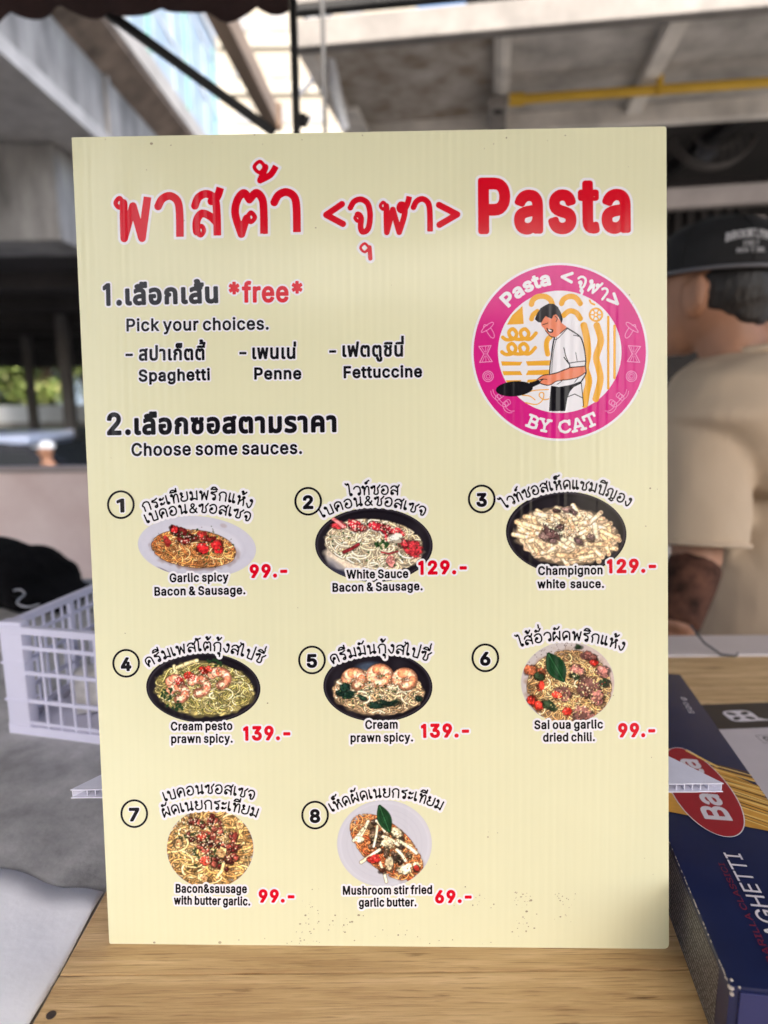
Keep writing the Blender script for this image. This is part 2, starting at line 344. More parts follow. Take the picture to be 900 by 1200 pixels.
# ------------------------------------------------------------------ awning over the stall: fabric, valance, poles
aw = empty('awning', (-0.2, 1.3, 0), 'dark red awning with a scalloped edge, black poles and a sloping black brace', 'awning')
off = -Vector(aw.location)
M_aw = mat('awning_fabric', (0.022, 0.008, 0.008), 0.85, var=0.4, scale=8, bump=0.2, bscale=60)
M_blk = mat('black_steel', (0.012, 0.012, 0.013), 0.45, var=0.3, scale=10)
az = at(300, 1, 1.3).z
b = MB(); b.prism([(-0.55, -1.05), (1.1, -1.05), (1.1, 0.15), (-0.155, 0.15), (-0.155, 1.31), (-2.6, 1.31), (-2.6, 0.0), (-0.55, 0.0)], 0.006, Matrix.Translation((0, 0, az + 0.10))); b.build('canopy', M_aw, aw, offset=off)  # unseen rear part, widened to the right, is added to shade the board
b = MB(); n = 220; rows = []
for i in range(n + 1):
    x = -2.6 + (2.6 - 0.155) * i / n
    sc = abs(math.sin((x + 0.21) * math.pi / 0.085)) ** 0.7
    zb = az - 0.004 - 0.016 * sc + 0.006 * math.sin(x * 31)
    yy = 1.305 + 0.008 * math.sin(x * 62) + 0.005 * math.sin(x * 17)
    rows.append([b.b.verts.new((x, 1.308, az + 0.10)), b.b.verts.new((x, yy, az + 0.03)), b.b.verts.new((x, yy + 0.004, zb))])
for r0, r1 in zip(rows, rows[1:]):
    for k in range(2): b.b.faces.new((r0[k], r1[k], r1[k + 1], r0[k + 1]))
o = b.build('valance', M_aw, aw, smooth=60, offset=off)
sm = o.modifiers.new('t', 'SOLIDIFY'); sm.thickness = 0.003
def pole(u0, v0, u1, v1, Y, wd, name, top=None):
    a, c = at(u0, v0, Y), at(u1, v1, Y)
    d = (c - a).normalized(); b = MB(); b.beam(a - d * 0.02, c if top is None else a + d * top, wd, wd, bev=wd * 0.15); return b.build(name, M_blk, aw, offset=off)
x0 = at(345, 60, 1.36).x
b = MB(); b.box((x0, 1.36, 1.0), (0.0135, 0.0135, 2.0), bev=0.002); b.build('pole', M_blk, aw, offset=off)
x0 = at(379, 60, 2.3).x
b = MB(); b.box((x0, 2.3, 1.25), (0.013, 0.013, 2.5), bev=0.002); b.build('pole', M_blk, aw, offset=off)
a, c = at(100, -4, 1.33), at(322, 156, 1.42)
b = MB(); b.beam(a, c, 0.014, 0.016, bev=0.003); b.build('brace', M_blk, aw, offset=off)
b = MB(); b.box(at(354, 141, 1.37), (0.018, 0.02, 0.02), bev=0.004); b.tube([at(350, 146, 1.37), at(360, 143, 1.37), at(362, 136, 1.37)], 0.003); b.build('clamp', M_blk, aw, offset=off)
for yy in (-0.95, -0.45, 0.08):
    b = MB(); b.box((0.275, yy, az + 0.085), (1.62, 0.02, 0.02)); b.build('cross_bar', M_blk, aw, offset=off)  # bars under the added rear part

# brown timber and white steel running away above the lane
tb = empty('timber_beam', onz(238, -10, CZ + 2.2), 'long weathered brown timber beam running away overhead left of the black poles', 'beam')
a, c = onz(236, -30, CZ + 2.2), onz(320, 140, CZ + 2.2)
b = MB(); b.beam(a, c, 0.11, 0.16, bev=0.01); b.build('timber', mat('old_timber', (0.30, 0.22, 0.16), 0.85, var=0.3, scale=8, stretch=(1, 0.15, 1)), tb, offset=-Vector(tb.location))
b = MB(); b.box(c + Vector((0, -0.06, 0)), (0.16, 0.08, 0.2), bev=0.01); b.build('end_bracket', mat('rust', (0.14, 0.09, 0.06), 0.8, var=0.3), tb, offset=-Vector(tb.location))
ws = empty('steel_frame', at(365, 100, 3.0), 'slim white steel frame leaning behind the black poles', 'frame')
Mws = mat('white_steel', (0.72, 0.74, 0.78), 0.4, var=0.1, scale=10)
for (u0, v0, u1, v1, r) in ((352, -10, 380, 108, 0.016), (368, -20, 404, 152, 0.022), (348, 112, 374, 88, 0.010), (384, -10, 392, 90, 0.012)):
    b = MB(); b.tube([at(u0, v0, 3.0), at(u1, v1, 3.2)], r, 10); b.build('tube', Mws, ws, smooth=50, offset=-Vector(ws.location))

# ------------------------------------------------------------------ overhead soffit on the right with a yellow pipe
cn = empty('overhead_canopy', at(600, 60, 3.0), 'dirty grey overhead canopy with framed panels, seen from below at the upper right', 'canopy')
off = -Vector(cn.location)
zs = CZ + 1.3
cA, cB = onz(376, 56, zs), onz(900, 10, zs)
dirx = (cB - cA).normalized(); diry = Vector((-dirx.y, dirx.x, 0))
def C(x, y, z): return cA + dirx * x + diry * y + Vector((0, 0, z))
def cx(u, v):                                  # pixel -> canopy plan coordinates
    q = onz(u, v, zs) - cA; return q.dot(dirx), q.dot(diry)
depth = cx(600, 146)[1]; Wd = 3.4
rotc = Matrix((dirx, diry, Vector((0, 0, 1)))).transposed()
M_pan = mat('soffit_panel', (0.42, 0.40, 0.37), 0.9, var=0.4, scale=4.5, bump=0.2, bscale=12, var2=(0.62, 0.59, 0.55))
M_rust = mat('rusty_panel', (0.42, 0.31, 0.20), 0.9, var=0.5, scale=7, bump=0.2, bscale=12, var2=(0.56, 0.53, 0.49))
M_frm = mat('soffit_frame', (0.70, 0.66, 0.60), 0.8, var=0.25, scale=5, bump=0.2, bscale=20)
M_frd = mat('grimy_frame', (0.24, 0.22, 0.20), 0.85, var=0.4, scale=6)
def cbox(x0, x1, y0, y1, z0, z1, name, m, bev=0.0):
    b = MB(); b.box(C((x0 + x1) / 2, (y0 + y1) / 2, (z0 + z1) / 2), (x1 - x0, y1 - y0, z1 - z0), rotc, bev); return b.build(name, m, cn, offset=off)
r1 = cx(588, 90)[0]; r2 = cx(770, 80)[0]
cbox(-0.05, r1 - 0.002, 0.0, depth, 0.05, 0.08, 'panel', M_rust)
cbox(r1, r2 - 0.002, 0.0, depth, 0.052, 0.08, 'panel', M_pan)
cbox(r2, Wd, 0.0, depth, 0.05, 0.08, 'panel', M_pan)
M_fas = mat('frame_sun_toned', (0.22, 0.205, 0.19), 0.8, var=0.25, scale=5, bump=0.2, bscale=20)  # darker copy of the frame colour, tones down sun on the canopy front
cbox(-0.09, Wd, -0.06, 0.0, -0.02, 0.075, 'front_beam', M_fas, 0.006)
cbox(-0.09, Wd, -0.075, -0.02, 0.10, 0.115, 'dark_gap_strip', mat('gap_dark', (0.03, 0.03, 0.03), 0.9, var=0.3))  # near-black strip stands in for the dark of the gap
cbox(-0.09, Wd, -0.08, -0.01, 0.118, 0.34, 'fascia', M_fas, 0.006)
cbox(-0.09, Wd, -0.095, -0.079, 0.20, 0.26, 'fascia_rail', M_fas, 0.004)
cbox(-0.09, Wd, depth, depth + 0.07, -0.03, 0.09, 'back_beam', M_frm, 0.006)
cbox(-0.09, -0.03, 0.003, depth - 0.003, -0.02, 0.06, 'side_beam', M_frm, 0.006)
cbox(r1 - 0.032, r1 + 0.032, 0.002, depth - 0.002, 0.005, 0.062, 'rib', M_frm, 0.004)
cbox(r1 - 0.010, r1 + 0.030, 0.003, depth - 0.003, -0.008, 0.004, 'rib', M_frm, 0.003)
cbox(r2 - 0.034, r2 + 0.034, 0.002, depth - 0.002, 0.005, 0.062, 'rib', M_frm, 0.004)
cbox(r2 + 1.0, r2 + 1.07, 0.002, depth - 0.002, 0.005, 0.062, 'rib', M_frm, 0.004)
cbox(-0.04, 0.05, depth * 0.55, depth - 0.003, -0.04, -0.021, 'gusset', M_frm, 0.004)
jx, jy = cx(584, 112)
jb = cbox(jx - 0.045, jx + 0.04, jy - 0.02, depth - 0.02, -0.05, -0.009, 'junction_box', M_frd, 0.006)
b = MB(); q = C(jx, jy + 0.04, -0.0505); b.tube([q, q + Vector((0, 0, -0.004))], 0.022, 20); b.build('hole', mat('void_black', (0.004, 0.004, 0.004), 0.9, var=0), jb, offset=off)
a, c = onz(598, 117, zs - 0.03), onz(905, 96, zs - 0.03); dd = (c - a)
Mye = mat('yellow_pipe', (0.62, 0.38, 0.03), 0.5, var=0.12, scale=6)
pp = MB().tube([a, a + dd * 2.2], 0.020, 14).build('yellow_pipe', Mye, cn, smooth=50, offset=off)
q = a + dd.normalized() * 0.04; MB().tube([q - dd.normalized() * 0.045, q + dd.normalized() * 0.02], 0.027, 14).build('socket', Mye, pp, smooth=50, offset=off)
q = onz(773, 103, zs - 0.03); MB().box(q + Vector((0, 0, 0.012)), (0.025, 0.03, 0.075), rotc, 0.004).build('clip', Mye, pp, offset=off)

# dark back of the stall: wall, rack, fan, pale beam
dw = empty('back_wall', (2.2, 5.2, 0), 'very dark back wall of the food stall behind the person in the cap', 'wall')
off = -Vector(dw.location)
M_bk = mat('unlit_wall_black', (0.010, 0.008, 0.0075), 0.9, var=0.5, scale=2)  # near-black colour holds the gloom of the unlit stall back
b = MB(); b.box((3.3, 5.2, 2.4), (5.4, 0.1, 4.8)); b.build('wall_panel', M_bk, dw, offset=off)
for k in range(9):
    q = at(786 + k * 17, 190, 4.6); b = MB(); b.box((q.x, 5.12, 2.2), (0.05, 0.05, 1.4)); b.build('batten', mat('dark_batten', (0.022, 0.018, 0.017), 0.8, var=0.4), dw, offset=off)
b = MB(); q = at(840, 205, 4.9); b.box((2.6, 5.1, q.z), (4.0, 0.06, 0.07)); b.build('rail', mat('dark_batten', (0, 0, 0)), dw, offset=off)
M_frd2 = mat('beam_paint', (0.15, 0.13, 0.12), 0.8, var=0.2, scale=6)
pb = empty('steel_beam', at(840, 234, 3.2), 'pale painted horizontal beam with a post behind the black cap', 'beam')
off = -Vector(pb.location)
q0, q1 = at(700, 240, 3.2), at(1100, 214, 3.2)
b = MB(); b.beam(q0, q1, 0.06, 0.085, bev=0.006); b.build('beam', M_frd2, pb, offset=off)
q = at(888, 260, 3.24); b = MB(); b.box((q.x, 3.24, q.z / 2 + 0.03), (0.05, 0.05, q.z - 0.02), bev=0.005); b.build('post', M_frd2, pb, offset=off)
q = at(835, 140, 4.3)
fan = empty('wall_fan', q, 'dark round wire caged fan in the gloom above the pale beam', 'fan', rot=(R(90), 0, 0))
Mfan = mat('fan_wire', (0.07, 0.06, 0.055), 0.5, 0.3, var=0.2)
def ring(rad, z, r, name, m, parent, seg=48):
    b = MB(); vs_ = []
    pts = [(rad * math.cos(2 * math.pi * k / seg), rad * math.sin(2 * math.pi * k / seg), z) for k in range(seg + 1)]
    b.tube(pts, r, 8, caps=False); return b.build(name, m, parent, smooth=60)
for rad, z in ((0.27, 0.0), (0.265, 0.05), (0.18, 0.075), (0.09, 0.085)): ring(rad, z, 0.009 if rad > 0.26 else 0.004, 'cage_ring', Mfan, fan)
b = MB()
for k in range(24):
    a_ = 2 * math.pi * k / 24; b.tube([(0.27 * math.cos(a_), 0.27 * math.sin(a_), 0.0), (0.18 * math.cos(a_), 0.18 * math.sin(a_), 0.075), (0.03 * math.cos(a_), 0.03 * math.sin(a_), 0.09)], 0.0025, 6)
b.build('cage_spokes', Mfan, fan)
MB().tube([(0, 0, -0.14), (0, 0, 0.09)], 0.05, 20).build('motor_hub', M_blk, fan, smooth=40)
MB().beam((0, 0, -0.12), (0, 0, -0.75), 0.05, 0.05, (0, 1, 0)).build('wall_bracket', M_blk, fan)
for k in range(3):
    a_ = 2 * math.pi * k / 3 + 0.4; M = Matrix.Rotation(a_, 4, 'Z') @ Matrix.Translation((0, 0, 0.03)) @ Matrix.Rotation(R(18), 4, 'X')
    MB().prism([(0.04, -0.03), (0.12, -0.07), (0.22, -0.06), (0.24, 0.0), (0.2, 0.05), (0.04, 0.03)], 0.004, M).build('blade', mat('fan_blade', (0.06, 0.06, 0.07), 0.4, var=0.1), fan)
# roof added to keep the sun off the back wall
rr = empty('added_rear_roof', (2.6, 4.5, 0), 'dark low roof added to keep the sun off the back of the stall', 'roof')
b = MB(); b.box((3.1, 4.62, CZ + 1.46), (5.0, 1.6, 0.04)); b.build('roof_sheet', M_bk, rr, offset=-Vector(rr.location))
for xx in (0.7, 1.3, 1.9, 2.8, 4.0):
    b = MB(); b.box((xx, 4.62, CZ + 1.41), (0.05, 1.58, 0.05)); b.build('rafter', M_blk, rr, offset=-Vector(rr.location))
